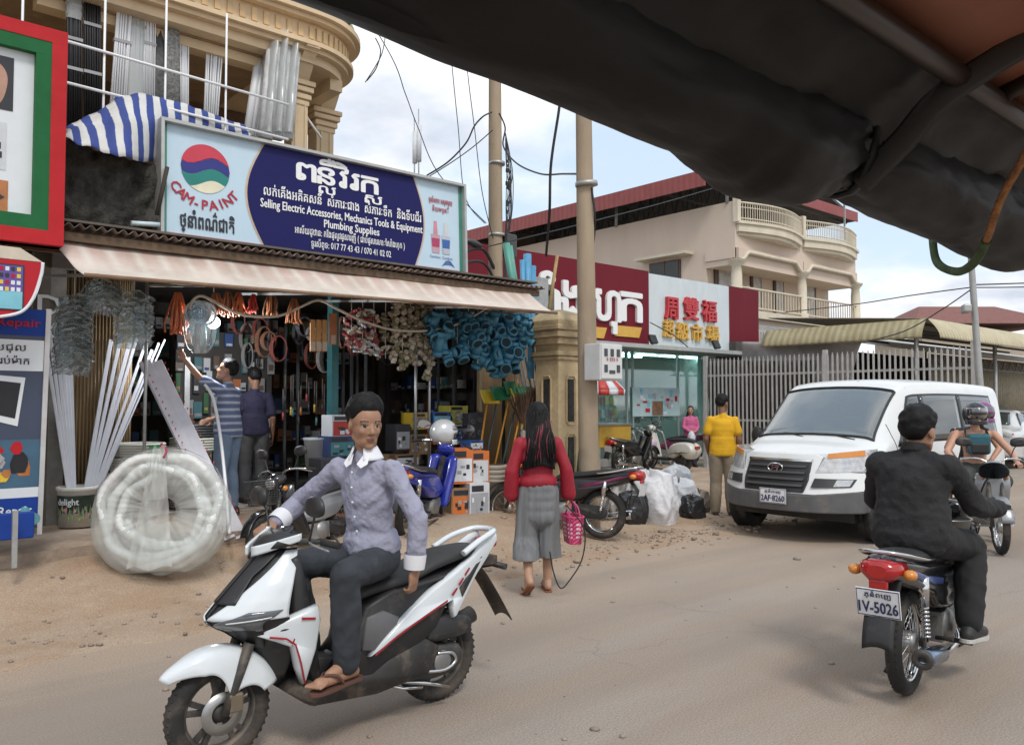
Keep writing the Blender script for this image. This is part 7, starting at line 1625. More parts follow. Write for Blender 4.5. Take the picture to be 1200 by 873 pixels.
def cl2(c):
 g = c['g']
 s = cloth(c, 'jacket', blkj, lambda b: (c['torso'](b, .036), c['arm'](b, 'L', .024, .98), c['arm'](b, 'R', .024, .98), [b.ell(g['pelvis'].lerp(g['chest'], t)+Vector((-.01, 0, -.02)), (.150-.02*t, .212-.02*t, .13), 18, 12, c['TM']) for t in (0, .2, .4, .6, .8)]), .010, .012, (9, 9, 8), 7., it=7)
 b = MB(); n = g['neck']; b.grid(lambda u, v: n+c['up']*(-.01+.05*v)+(c['fw']*math.cos(u*2*PI)+c['ax']*math.sin(u*2*PI))*(.075-.008*v), 24, 4, thick=.006); b.obj('collar', blkj, s)
 cloth(c, 'trousers', blkt, lambda b: (c['leg'](b, 'L', .02, .034, .97), c['leg'](b, 'R', .02, .034, .97), b.ell(g['pelvis'], (.12, .165, .11), 18, 12, c['TM'])), .011, .010, (9, 9, 7), 2.)
 for s_ in 'LR': shoe(c, s_, M('shoe_black', (.02, .02, .02), rough=.6), sole_w)
def hr2(c): hair_cap(c['Hm'], 1.1, .020, hairm, c['o'], front=.5, back=-.88, side=-.22, tuft=.016, seed=5, ntuft=0)
person((4.63, 2.0, 0), R(8), 'man in loose black jacket riding the black motorcycle, seen from behind', J2, sk_a, cl2, hr2, scale=.98, voxel=.0075, hs=1.1)
# ---- 3: woman in red walking away
redt = M('blouse_red', (.30, .008, .022), rough=.65, var=.15, vs=9, bump=.1, bs=200); greyp = M('culottes_grey', (.165, .17, .175), rough=.9, var=.25, vs=5, stretch=(3, 3, .3), bump=.15, bs=150); hair_r = M('hair_red_tips', (.17, .008, .02), rough=.45, var=.4, vs=40); sand_o = M('sandal_tan', (.25, .10, .05), rough=.7)
J3 = dict(pelvis=(0, 0, .86), chest=(.0, 0, 1.13), neck=(.005, 0, 1.315), head=(.03, 0, 1.455), yaw=12, pitch=12, shL=(0, .155, 1.255), shR=(0, -.155, 1.255),
 elL=(-.02, .23, 1.02), wrL=(.04, .225, .80), cuL=.5, elR=(-.03, -.235, 1.03), wrR=(.03, -.265, .80), cuR=1.25, pnR=(.0, 1, 0), hdR=(.1, .0, -1),
 hpL=(0, .085, .82), knL=(.02, .10, .45), anL=(-.14, .11, .17), toL=(-.06, .12, .02), hpR=(0, -.085, .82), knR=(.05, -.09, .45), anR=(.06, -.09, .085), toR=(.20, -.10, .035), w=.84, hsz=.9)
def cl3(c):
 g = c['g']
 cloth(c, 'blouse', redt, lambda b: (c['torso'](b, .018, False), c['arm'](b, 'L', .02, .95, .018), c['arm'](b, 'R', .02, .95, .018), b.ell(g['pelvis']+Vector((0, 0, .07)), (.132, .168, .085), 18, 12)), .0085, .007, (9, 9, 4), 3.)
 def wide(b):
  [b.ell(g['pelvis']+Vector((0, 0, zz)), (.125, .155, .12), 18, 12) for zz in (.02, -.05, -.13, -.21)]
  for s_, y in (('L', .1), ('R', -.1)):
   kn, an = g['kn'+s_], g['an'+s_]; hem = kn.lerp(an, .58)+Vector((.0, y*.15, 0)); capsule(b, g['hp'+s_]+Vector((0, 0, .02)), kn+Vector((0, y*.05, 0)), .092, .100); capsule(b, kn+Vector((0, y*.05, 0)), hem, .100, .112)
 cl = cloth(c, 'culottes', greyp, wide, .010, .016, (13, 13, 1.1), 6.)
 # flat hem: clamp the rounded bottoms
 for v in cl.data.vertices:
  if v.co.z < .30: v.co.z = .30+(v.co.z-.30)*.12
 for s_ in 'LR': sandal(c, s_, sand_o)
def hr3(c):
 h = hair_cap(c['Hm'], .97, .020, hairm, c['o'], front=.55, back=-.9, side=-.5, tuft=.008, seed=9, ntuft=0)
 b = MB(); Hm = c['Hm']
 def mass(u, v):
  a = R(62+236*u); rg = .006*math.sin(u*70+v*3)+.010*mnoise.noise(Vector((u*9, v*2, 1))); top = Vector(Hm @ Vector((-.012+(.10+rg)*math.cos(a), (.086+rg)*math.sin(a), .05))); w_ = .085+.035*v
  e = Vector((-.115-.03*v+rg+.10*abs(2*u-1)**2, (.5-u)*2*w_*1.15, 1.40-.32*v-.05*abs(2*u-1))); return top.lerp(e, min(1, v*3)) if v < .34 else e
 b.grid(mass, 60, 24, thick=.008)
 for k in range(210):
  a = R(72+216*rnd.random()); r0 = .088; p0 = Hm @ Vector((-.012+.06*math.cos(a), .055*math.sin(a), .105)); x1 = -.125-rnd.random()*.03; y1 = math.sin(a)*.115*rnd.uniform(.5, 1.1); zl = rnd.uniform(1.05, 1.22)
  mi = 1 if rnd.random() < .08 else 0
  b.tube(spline([p0, Hm @ Vector((-.012+.112*math.cos(a), .098*math.sin(a), -.08)), (x1*.9, y1*.9, 1.28), (x1, y1+rnd.uniform(-.02, .02), zl)], 5), [.0055]*8+[.0055, .005, .005, .005, .004, .004, .003, .001][:8], 6, mi)
 b.obj('long_hair', [hairm, hair_r], h)
p3 = at(631, 694, Z=0)
W3 = person((p3.x, p3.y, 0), R(58), 'woman in red blouse and grey culottes with long dark hair walking away', J3, skin('light', (.42, .25, .165)), cl3, hr3, voxel=.0065, hs=.95)
# basket she carries
bk = root('shopping_basket', (p3.x, p3.y, 0), R(58), 'pink and white woven plastic basket carried by the woman in red', 'basket')
pinkb = M('basket_pink', (.55, .06, .17), rough=.45, var=.05); whb = M('basket_white', (.75, .60, .64), rough=.45)
cxb, cyb = .06, -.31
b = MB(); rings = []
nseg = 44; nz = 13; vs = []; fs = []; mi = []
for j in range(nz+1):
 f = j/nz
 for i in range(nseg):
  a = 2*PI*i/nseg; e = 4; cx_ = math.copysign(abs(math.cos(a))**(2/e), math.cos(a)); sx_ = math.copysign(abs(math.sin(a))**(2/e), math.sin(a)); bul = .004*(1 if (i+j) % 2 else -1)
  vs.append((cxb+(.125+.03*f+bul)*cx_, cyb+(.055+.02*f+bul)*sx_, .40+.23*f))
o_ = 0
for j in range(nz):
 for i in range(nseg): b.add([vs[j*nseg+i], vs[j*nseg+(i+1) % nseg], vs[(j+1)*nseg+(i+1) % nseg], vs[(j+1)*nseg+i]], [(0, 1, 2, 3)], 1 if (2 <= j <= 9 and (i+2*j) % 4 in (0, 1) and j % 2) else 0)
b.add([vs[i] for i in range(nseg)], [tuple(range(nseg))], 0); b.obj('woven_body', [pinkb, whb], bk)
b = MB(); b.tube([vs[nz*nseg+i] for i in range(nseg)], .007, 6, closed=True); b.obj('rim', pinkb, bk)
for yy in (-.05, .05): b = MB(); b.tube(spline([(cxb-.075, cyb+yy, .62), (cxb-.05, cyb+yy*.6, .71), (cxb-.02, cyb+.03, .775), (cxb+.01, cyb+.03, .775), (cxb+.04, cyb+yy*.6, .71), (cxb+.07, cyb+yy, .62)], 6), .0065, 7); b.obj('handle', pinkb, bk)
b = MB(); b.tube(spline([(p3.x+.10, p3.y-.24, .74), (p3.x+.22, p3.y-.32, .55), (p3.x+.22, p3.y-.30, .30), (p3.x+.10, p3.y-.26, .12), (p3.x+.04, p3.y-.22, .07), (p3.x+.01, p3.y-.17, .2), (p3.x+.0, p3.y-.14, .36)], 8), .006, 6); tag(b.obj('bag_strap', blackp), 'thin black strap dangling below the pink basket', 'strap')
# ---- 4: man in yellow from behind
yel = M('tshirt_yellow', (.66, .36, .012), var=.08, vs=8, **fab); khk = M('trousers_khaki', (.26, .21, .15), var=.12, **fab); sk_d = skin('brown', (.22, .115, .07))
def standJ(**k):
 d = dict(pelvis=(0, 0, .93), chest=(.0, 0, 1.23), neck=(.005, 0, 1.43), head=(.03, 0, 1.585), yaw=0, pitch=4, shL=(0, .168, 1.36), shR=(0, -.168, 1.36), elL=(-.03, .225, 1.09), wrL=(.05, .235, .85), elR=(-.03, -.225, 1.09), wrR=(.05, -.235, .85),
  hpL=(0, .09, .88), knL=(.03, .10, .48), anL=(.0, .11, .09), toL=(.14, .13, .035), hpR=(0, -.09, .88), knR=(.03, -.10, .48), anR=(.0, -.11, .09), toR=(.14, -.13, .035), bare=False); d.update(k); return d
def clstd(shirt, trou, shoes, sl=.3, e=.016, le=(.018, .03), hem=.0, amp=.006, soles=None, seed=1., mf=None):
 def f(c):
  g = c['g']
  cloth(c, 'shirt', shirt, lambda b: (c['torso'](b, e, False), c['arm'](b, 'L', .014, sl, .008), c['arm'](b, 'R', .014, sl, .008), [b.ell(g['pelvis'].lerp(g['chest'], t), (.138-.02*max(0, t), .196-.045*max(0, t), .11), 18, 12, c['TM']) for t in (-.1, .05, .2, .35, .5)]), .011, amp, (8, 8, 5), seed, it=8)
  hz = g['pelvis'].z-.07
  for v in c['o'].children[-1].data.vertices: v.co.z = max(v.co.z, hz+(v.co.z-hz)*.06) if v.co.z < hz and abs(v.co.y) < .26 and v.co.x < .24 else v.co.z
  cloth(c, 'trousers', trou, lambda b: (b.ell(g['pelvis'], (.12, .16, .11), 18, 12, c['TM']), c['leg'](b, 'L', le[0], le[1], .99), c['leg'](b, 'R', le[0], le[1], .99)), .011, amp, (9, 9, 5), seed+3)
  for s_ in 'LR': shoe(c, s_, shoes, soles or shoes)
 return f
hr_short = lambda c: hair_cap(c['Hm'], 1., .018, hairm, c['o'], front=.45, back=-.78, side=-.08, tuft=.012, seed=3)
shk = M('shoe_dark', (.03, .022, .018), rough=.7, var=.2)
p = at(848, 606, Z=0); person((p.x, p.y, 0), R(35), 'man in yellow t-shirt and khaki trousers standing beside the white van, back turned', standJ(yaw=-35, w=1.05, elL=(-.01, .23, 1.10), wrL=(.12, .2, .90)), sk_d, clstd(yel, khk, shk), hr_short, voxel=.009)
# ---- 5, 6: men inside the hardware shop
strp = stripes('shirt_striped', (.50, .55, .66), (.13, .17, .30), 2, .075, .34, .85, .1, noise=.02); jeanb = M('jeans_blue', (.16, .22, .31), var=.25, vs=5, **fab)
p = at(266, 603, Z=SF+.01); person((p.x, p.y, SF+.005), R(128), 'man in striped shirt and blue jeans reaching up to a hanging racket in the shop', standJ(yaw=25, pitch=-18, elL=(.17, .30, 1.50), wrL=(.33, .33, 1.70), hdL=(.6, .1, 1), cuL=.9, shL=(.02, .18, 1.39), elR=(.10, -.24, 1.12), wrR=(.30, -.18, 1.05), w=.98), sk_a, clstd(strp, jeanb, shk, .36), hr_short, scale=.95, voxel=.009)
purp = M('shirt_purple_shaded', (.014, .012, .035), var=.2, **fab); jg = M('jeans_grey', (.06, .06, .06), var=.3, **fab)  # shirt colour darkened for the shade inside the shop
p = at(297, 588, Z=SF+.01); person((p.x, p.y, SF+.005), R(75), 'person in purple shirt, darkened for shade, standing at the shelves behind the striped shirt man', standJ(yaw=10, pitch=20), sk_d, clstd(purp, jg, shk, .4, seed=8.), hr_short, scale=.92, voxel=.011)
# ---- 7: woman in pink beside the motorbikes
pinkc = M('top_pink', (.55, .13, .27), var=.1, **fab); dkp = M('trousers_navy', (.03, .035, .06), var=.2, **fab)
def hr7(c):
 h = hair_cap(c['Hm'], .97, .016, M('hair_brown', (.03, .016, .012), rough=.5, var=.3), c['o'], front=.55, back=-.9, side=-.3, tuft=.01, seed=4)
 b = MB()
 for k in range(24): y = (k/23-.5)*.15; b.tube([c['Hm'] @ Vector((-.08, y, .0)), (-.09, y*1.2, 1.36), (-.10, y*1.3, 1.15)], [.02, .02, .006], 6)
 b.obj('long_hair', MATS['hair_brown'], h)
p = Vector((17.18, 12.73, 0))
person((p.x, p.y, 0), R(232), 'woman in pink top holding plastic bags behind the parked cream scooter', standJ(yaw=-20, elL=(.04, .21, 1.11), wrL=(.22, .08, 1.0), hdL=(.3, -1, 0), elR=(.04, -.21, 1.11), wrR=(.22, -.08, 1.0), hdR=(.3, 1, 0), w=.92), skin('light'), clstd(pinkc, dkp, shk, .9, .012), hr7, scale=.90, voxel=.011)
b = MB(); q = Vector((p.x-.28, p.y-.24, .78))
b.grid(lambda u, v: q+Vector(((.10*math.sin(v*PI)**.6)*math.cos(u*2*PI)*(1+.2*mnoise.noise(Vector((u*6, v*5, 0)))), (.10*math.sin(v*PI)**.6)*math.sin(u*2*PI), .14-.32*v)), 20, 14); tag(b.obj('plastic_bag', M('bag_white', (.6, .6, .66), rough=.4, var=.2)), 'white plastic bag held by the woman in pink', 'bag')
# ---- 8, 9: couple on the motorcycle at the right
blkv = M('vest_teal', (.02, .10, .13), rough=.7, var=.2); shorts = M('shorts_dark', (.05, .055, .05), var=.2, **fab); sho2 = M('shorts_navy', (.02, .025, .05), var=.2, **fab); snk = M('sneaker_grey', (.25, .26, .28), rough=.8, var=.2)
HX, HY = CPX+1.22*math.cos(CPH-PI), CPY+1.22*math.sin(CPH-PI)
def helmet(par_loc, rz, center, col_m, visor_m, label, s=1., open_face=True, yaw=0., sc=1.):
 o = root('helmet', par_loc, rz, label, 'helmet', None, sc); c = Vector(center)
 def fn(u, v):
  az = (u-.5)*2*PI; ph = PI*v; d = Vector((math.sin(ph)*math.cos(az), math.sin(ph)*math.sin(az), math.cos(ph))); k = abs(az)/PI
  r = .145*s; p = Vector((d.x*r*1.04, d.y*r*.92, d.z*r));
  lim = -.095*s if k > .35 else (-.0+.0)
  if p.z < lim: p.z = lim; p.x *= .93; p.y *= .93
  return c+Matrix.Rotation(R(yaw), 3, 'Z') @ (p+Vector((-.012, 0, .02)))
 b = MB(); b.grid(fn, 48, 30, thick=.012); b.obj('shell', col_m, o)
 b = MB(); b.grid(lambda u, v: c+Matrix.Rotation(R(yaw), 3, 'Z') @ Vector((-.012+.150*s*1.04*math.cos((u-.5)*2.5)*math.cos((v-.35)*1.0), .150*s*.93*math.sin((u-.5)*2.5)*math.cos((v-.35)*1.0), .022+.145*s*math.sin(.55-v*1.0))), 20, 10, thick=.004); b.obj('visor', visor_m, o)
 b = MB(); b.grid(lambda u, v: c+Matrix.Rotation(R(yaw), 3, 'Z') @ Vector((-.012+.145*s*math.cos((u-.5)*2.6), .132*s*math.sin((u-.5)*2.6), -.055-.055*v)), 16, 4, thick=.012); b.obj('chin_guard', col_m, o)
 return o
J8 = dict(pelvis=(.22, 0, .90), chest=(.25, 0, 1.21), neck=(.27, 0, 1.41), head=(.30, 0, 1.57), yaw=10, pitch=6, shL=(.26, .21, 1.345), shR=(.26, -.21, 1.345), elL=(.45, .36, 1.12), wrL=(.77, .34, 1.01), pnL=(0, 0, -1), cuL=1., tsL=-1, hdL=(1, 0, -.1), elR=(.45, -.36, 1.12), wrR=(.77, -.34, 1.01), pnR=(0, 0, -1), cuR=1., tsR=1, hdR=(1, 0, -.1),
 hpL=(.26, .10, .87), knL=(.62, .24, .76), anL=(.48, .25, .34), toL=(.63, .27, .28), hpR=(.26, -.10, .87), knR=(.62, -.24, .76), anR=(.48, -.25, .34), toR=(.63, -.27, .28), w=1.08, bare=False)
def cl8(c):
 g = c['g']; cloth(c, 'shorts', shorts, lambda b: (b.ell(g['pelvis'], (.125, .165, .115), 18, 12, c['TM']), c['leg'](b, 'L', .03, .04, .46), c['leg'](b, 'R', .03, .04, .46)), .012, .009)
 for s_ in 'LR': shoe(c, s_, snk, sole_w)
 for k in (-1, 1): b = MB(); b.tube(spline([g['chest']+c['fw']*.13+c['ax']*k*.12-c['up']*.08, g['chest']+c['fw']*.12+c['ax']*k*.13+c['up']*.09, g['chest']+c['ax']*k*.12+c['up']*.185, g['chest']-c['fw']*.11+c['ax']*k*.12+c['up']*.08], 5), .022, 8, flat=.4); b.obj('shoulder_strap', blackp, c['o'])
nohair = lambda c: hair_cap(c['Hm'], 1., .010, hairm, c['o'], front=.5, back=-.5, side=.0, tuft=.006)
person((HX, HY, 0), CPH, 'bare armed rider in shorts and visored helmet on the motorcycle coming towards the camera', J8, skin('pale', (.50, .27, .18)), cl8, nohair, voxel=.009, scale=.92)
helmet((HX, HY, 0), CPH, (.30, 0, 1.575), blackg, clear_mat('visor_clear', (.5, .5, .5), .12, .5, .06, (.1, .1, .1)), 'black helmet with raised clear visor on the front rider at the right', yaw=10, sc=.92)
bp_ = root('chest_pack', (HX, HY, 0), CPH, 'teal and black bag strapped on the chest of the bare armed rider', 'bag', None, .92); b = MB(); b.box((.43, 0, 1.22), (.13, .26, .26)); b.obj('bag_body', blkv, bp_, bevel=.04); b = MB(); b.box((.50, 0, 1.17), (.03, .20, .12)); b.obj('bag_pocket', blackp, bp_, bevel=.015)
J9 = dict(J8); J9.update(pelvis=(-.14, 0, .94), chest=(-.10, .07, 1.24), neck=(-.08, .13, 1.43), head=(-.06, .17, 1.58), shL=(-.09, .22, 1.37), shR=(-.09, -.16, 1.37), elL=(.02, .33, 1.15), wrL=(.15, .20, 1.0), hdL=(1, -.4, 0), elR=(.02, -.28, 1.15), wrR=(.15, -.20, 1.0), hdR=(1, .4, 0), hpL=(-.10, .11, .90), knL=(.28, .34, .78), anL=(.10, .36, .36), toL=(.26, .39, .31), hpR=(-.10, -.11, .90), knR=(.26, -.30, .78), anR=(.10, -.30, .36), toR=(.26, -.33, .31), w=.95)
def cl9(c):
 g = c['g']; cloth(c, 'shorts', sho2, lambda b: (b.ell(g['pelvis'], (.125, .165, .115), 18, 12, c['TM']), c['leg'](b, 'L', .025, .035, .42), c['leg'](b, 'R', .025, .035, .42)), .012, .008); cloth(c, 'vest', M('vest_dark', (.03, .03, .035), var=.2, **fab), lambda b: c['torso'](b, .014, False), .012, .006)
 for s_ in 'LR': shoe(c, s_, snk, snk)
person((HX, HY, 0), CPH, 'passenger in pink purple helmet sitting behind the bare armed rider', J9, skin('pale'), cl9, nohair, voxel=.010, scale=.92)
helmet((HX, HY, 0), CPH, (-.06, .17, 1.59), M('helmet_pink', (.20, .05, .17), rough=.25, coat=.6, var=.3, vs=12), smoke, 'pink and purple helmet on the passenger at the right', s=.96, sc=.92)
# ================================================================ GOODS OF THE HARDWARE SHOP
cardb = M('cardboard', (.30, .19, .10), rough=.85, var=.15); yb = M('box_yellow', (.55, .38, .03), rough=.5, var=.08); ob = M('box_orange', (.60, .16, .03), rough=.5, var=.08); bb = M('box_blue', (.03, .12, .42), rough=.5, var=.08); kb_ = M('box_black', (.03, .03, .035), rough=.5, var=.2); wb_ = M('box_white', (.60, .62, .64), rough=.5, var=.06); gb_ = M('box_green', (.04, .20, .07), rough=.55, var=.1); rb_ = M('box_red', (.45, .04, .03), rough=.5, var=.1); tealb = M('box_teal', (.05, .22, .24), rough=.5, var=.1)
filmc = clear_mat('clear_film', diff=.07, gloss=.30, rough=.14, dcol=(.7, .7, .7)); filmw = clear_mat('milky_film', diff=.30, gloss=.08, rough=.45, dcol=(.70, .67, .62))
# --- bucket of trunking by the left shutter
pb0 = at(81, 612, Z=SF); bx_, by_ = pb0.x, min(pb0.y, 8.7)
o = root('paint_bucket', (bx_, by_, SF), R(-35), 'green and black labelled paint bucket holding white trunking strips', 'bucket')
b = MB(); b.lathe([(0, .004), (.150, .004), (.155, .0), (.172, .34), (.185, .345), (.185, .375), (.172, .38), (.165, .36), (.148, .02), (0, .02)], (0, 0, 0), 28); b.obj('pail', M('pail_white', (.62, .62, .58), rough=.45, var=.1, dust=.35), o)
b = MB(); b.lathe([(.1545, .03), (.1715, .30)], (0, 0, 0), 28, arc=PI*1.2, a0=PI*.9); b.obj('label_band', M('label_dark', (.02, .035, .025), rough=.4, var=.6, vs=14), o)
b = MB()
for k in range(26):
 a = PI*1.05+k/26*PI*.9; h = .06+.1*rnd.random(); q = rnd.randrange(3); da = rnd.uniform(.05, .14); hh = rnd.uniform(.02, .05)
 b.add([((.1575+.05*(z-.03))*math.cos(a_), (.1575+.05*(z-.03))*math.sin(a_), z) for a_, z in ((a, h), (a+da, h), (a+da, h+hh), (a, h+hh))], [(0, 1, 2, 3)], q)
b.obj('label_picture', [gb_, M('leaf_lime', (.2, .4, .08), rough=.5), M('label_rose', (.5, .25, .25), rough=.5)], o, smooth=False)
Fb = lambda a, c, h: Vector(((.162+.05*(c-.03)+h)*math.cos(-PI/2+a/.165), (.162+.05*(c-.03)+h)*math.sin(-PI/2+a/.165), c))
t = lettering([('delight', -.02, .215, .085, .19, 0, 'C', .02)], Fb, .004); t.obj('lettering', wht if 'wht' in globals() else pr_w, o, smooth=False)
gt = 'white trunking strips leaning out of the paint bucket'
strips = [(52, 395, .03), (58, 388, .03), (64, 378, .035), (71, 385, .03), (77, 400, .035), (82, 392, .03), (130, 398, .04), (142, 392, .035), (152, 400, .04), (160, 396, .03), (170, 404, .03), (178, 410, .03), (186, 402, .022), (193, 398, .016)]
for i, (px, py, wd) in enumerate(strips):
 top = at(px, py, Y=by_+.18+.01*i); base = Vector((bx_+(px-100)*.0009, by_-.06+.008*i, SF+.03)); b = MB()
 L_ = top-base; b.bar((0, 0, 0), L_, wd, .018, (0, 1, 0)); o = b.obj('trunking_strip', M('trunking', (.60, .61, .66), rough=.42, var=.06), loc=base, bevel=.003)
 tag(o, 'white trunking strip standing in the paint bucket', 'trunking', gt)
# --- the big coil in milky plastic
def coil():
 c0 = at(192, 668, Y=7.0); o = root('pipe_coil', (c0.x, 7.05, verge_h(c0.x, 7.05)), R(-32), 'huge white corrugated pipe coil wrapped in milky plastic leaning at the shop front', 'pipe coil', None, .86)
 Rr = .56; tilt = Matrix.Translation((0, 0, Rr+.03)) @ Matrix.Rotation(R(-13), 4, 'X'); pm = M('coil_white', (.66, .66, .64), rough=.5, var=.08, bump=.3, bs=8)
 for k in range(9):
  b = MB(); ring = k % 3; lay = k//3; n = 150; pts = []; rs = []
  for i in range(n):
   a = 2*PI*i/n; r = .52-.08*ring+.022*math.sin(a*3+k*2.2)+.012*math.sin(a*7+k); y = -.10+.09*lay+.025*math.sin(a*2+k*2)+.012*math.sin(a*5+k*3); ox, oz = .035*math.sin(k*4.1), .03*math.cos(k*2.7)-.02; sq = 1-.05*max(0, -math.sin(a)); pts.append(tilt @ Vector((r*math.cos(a)/sq+ox, y, r*math.sin(a)*sq+oz))); rs.append(.043+.0025*math.sin(i*2.1))
  b.tube(pts, rs, 9, closed=True); b.obj('pipe_turn', pm, o)
 # milky bag: two skins following the ring with creases, gathered along a vertical fold
 def skin_(side, r0, r1):
  def fn(u, v):
   a = u*2*PI; r = r0+(r1-r0)*v; bulge = math.sin(v*PI)**.6; y = side*(.075+.10*bulge)+.030*mnoise.noise(Vector((math.cos(a)*4, math.sin(a)*4, v*2+side)))+.022*(.5-abs(mnoise.noise(Vector((math.cos(a)*9, math.sin(a)*9, v*2.2+side*3)))))*2*(1-.4*v)
   sag_ = .06*max(0, -math.sin(a))*v
   return tilt @ Vector((r*math.cos(a)*(1+.06*max(0, -math.sin(a))), y-sag_, max(-Rr-.02, r*math.sin(a)-.02*v)))
  return fn
 b = MB(); b.grid(skin_(-1, .13, .62), 120, 16); b.grid(skin_(1, .13, .62), 120, 8)
 b.grid(lambda u, v: tilt @ Vector(((.62+.012*math.sin(u*60))*math.cos(u*2*PI)*(1+.06*max(0, -math.sin(u*2*PI))), -.07+.14*v, max(-Rr-.02, .62*math.sin(u*2*PI)))), 120, 3); b.obj('plastic_wrap', filmw, o)
 b = MB(); b.grid(lambda u, v: tilt @ Vector((-.02+(u-.5)*(.10+.30*v), -.225-.05*math.sin(u*PI)+.03*mnoise.noise(Vector((u*5, v*7, 2)))-.03*v, .58-1.13*v+.02*math.sin(u*9))), 26, 30); b.obj('plastic_flap', filmw, o)
 b = MB(); b.tube(spline([tilt @ Vector(p) for p in ((-.05, -.02, .60), (-.02, -.14, .63), (.04, -.2, .55), (.03, -.24, .48))], 5), .012, 6); b.obj('tie_string', M('string_red', (.35, .04, .08), rough=.8), o)
coil()
# --- cable rolls in two stacks
grn = M('label_green', (.02, .22, .06), rough=.45, var=.1)
def cable_roll(x, y, z, r_, h, rz, lab, mat, lbl=True):
 o = root('cable_roll', (x, y, z), rz, lab, 'cable roll', 'cable rolls stacked inside the shop entrance'); b = MB()
 for k in range(5):
  zz = h*(k+.5)/5; b.torus((0, 0, zz), r_, h*.115, 'Z', 30, 7)
 b.lathe([(r_*.62, .01), (r_*.62, h-.01)], (0, 0, 0), 24); b.obj('windings', mat, o)
 if lbl: b = MB(); b.lathe([(r_+h*.13, h*.1), (r_+h*.14, h*.5), (r_+h*.13, h*.9)], (0, 0, 0), 8, arc=.7, a0=-PI/2); b.obj('label', grn, o); b = MB(); b.lathe([(r_+h*.145, h*.45), (r_+h*.145, h*.58)], (0, 0, 0), 8, arc=.5, a0=-PI/2+.1); b.obj('label_band', pr_w, o)
rollw = M('roll_white', (.50, .49, .43), rough=.6, var=.12, dust=.25); rollk = M('roll_black', (.035, .037, .037), rough=.6, var=.2)
pa = at(158, 545, Y=8.9); pc = at(224, 545, Y=9.3)
for i, (h, dx) in enumerate(((.16, .0), (.15, .05), (.14, -.02), (.14, .03), (.14, .06))):
 cable_roll(pa.x+dx, 8.95, SF+.02+sum((.16, .15, .14, .14, .14)[:i])+.005*i, .24, h*.95, rnd.uniform(-.5, .3), ['lowest cream cable roll of the left stack behind the big coil', 'second lowest cable roll of the left stack behind the big coil', 'middle cable roll with blue and white label of the left stack', 'upper cable roll with green label in the left stack', 'topmost cable roll of the left stack beside the trunking'][i], rollw, i > 1)
for i in range(6):
 cable_roll(pc.x+(.05, -.05, .06, -.02, .04, .02)[i], 9.35, SF+.02+.155*i, .24, .145, rnd.uniform(-.6, .2), ['lowest cable roll of the right stack beside the striped shirt man', 'second lowest roll of the right stack with green label', 'third roll up in the right stack with green label', 'roll just under the white one in the right stack', 'plain white roll below the black one in the right stack', 'black cable roll on top of the right stack'][i], rollk if i == 5 else rollw, i in (1, 2, 3))
# --- long carton of trunking leaning diagonally, bent white pipe
t0 = at(176, 424, Y=8.4); t1 = at(276, 622, Y=7.5); t1.z = verge_h(t1.x, 7.5)+.02
o = root('trunking_carton', t1, 0, 'long white and red printed carton of trunking leaning diagonally in front of the rolls', 'carton')
cw_ = M('carton_white', (.58, .57, .62), rough=.55, var=.12); b = MB(); D_ = t0-t1
for off in (-.055, .055): b.bar(Vector((off, 0, 0)), D_+Vector((off, 0, 0)), .105, .05, (0, 1, 0))
b.obj('box', cw_, o, bevel=.004)
b = MB(); n_ = 26; sd_ = Vector((1, 0, 0)); nrm_ = D_.cross(sd_).normalized(); nrm_ = nrm_ if nrm_.y < 0 else -nrm_
for k in range(n_):
 for off in (-.105, .10):
  q = D_*((k+.3)/n_)+sd_*off+nrm_*.056; b.add([q, q+sd_*.012, q+sd_*.012+D_*.012+sd_*.01, q+D_*.012+sd_*.01], [(0, 1, 2, 3)])
b.obj('red_marks', rb_, o, smooth=False)
b = MB(); b.tube(spline([at(240, 450, Y=8.35), at(250, 468, Y=8.3), at(258, 510, Y=8.1), at(264, 565, Y=7.8), at(269, 626, Y=7.35)], 8), .016, 8); tag(b.obj('bent_pipe', white_pvc), 'thin bowed white pipe leaning beside the striped shirt man', 'pipe')
b = MB(); p = at(219, 440, Y=9.6); b.box((p.x, 9.6, 1.75), (.06, .04, .75)); tag(b.obj('grey_batten', galv), 'short grey metal upright above the cable rolls', 'batten')
b = MB(); p = at(170, 470, Y=8.2); b.cyl((p.x, 8.2, .5), (p.x, 8.2, 2.9), .016, seg=8); tag(b.obj('awning_prop', galv), 'thin vertical metal prop in front of the left stack of rolls', 'prop')
# --- hanging things
def film_stack(px0, px1, py0, py1, Y, n, label):
 a = at(px0, py0, Y=Y); c = at(px1, py1, Y=Y); o = root('plastic_bundle', ((a.x+c.x)/2, Y, c.z), 0, label, 'plastic goods', 'bundles of clear plastic bags hanging under the awning'); W = c.x-a.x; H = a.z-c.z
 for k in range(n):
  b = MB(); z = H*(k+.5)/n
  b.grid(lambda u, v: ((u-.5)*W*(1+.15*mnoise.noise(Vector((k*3.1, v*3, 0)))), (v-.5)*.26+.02*math.sin(u*7+k), z+.06*math.sin(u*PI+.3)*(1-.6*v)-.09*(v-.3)+.03*mnoise.noise(Vector((u*5+k, v*5, k*1.7)))), 16, 8, thick=.006); b.obj('clear_bag', filmc, o)
 b = MB(); b.cyl((0, 0, 0), (0, 0, H+.35), .006, seg=5); b.obj('hanging_cord', M('cord_white', (.6, .58, .52), rough=.8), o)
film_stack(66, 106, 352, 436, 8.0, 12, 'tall stack of shiny clear plastic bags hanging at the left under the awning'); film_stack(137, 176, 348, 406, 8.2, 8, 'shorter stack of clear plastic bags hanging above the leaning trunking'); film_stack(98, 140, 334, 366, 8.1, 5, 'loose clear plastic sheets hanging between the two bag stacks')
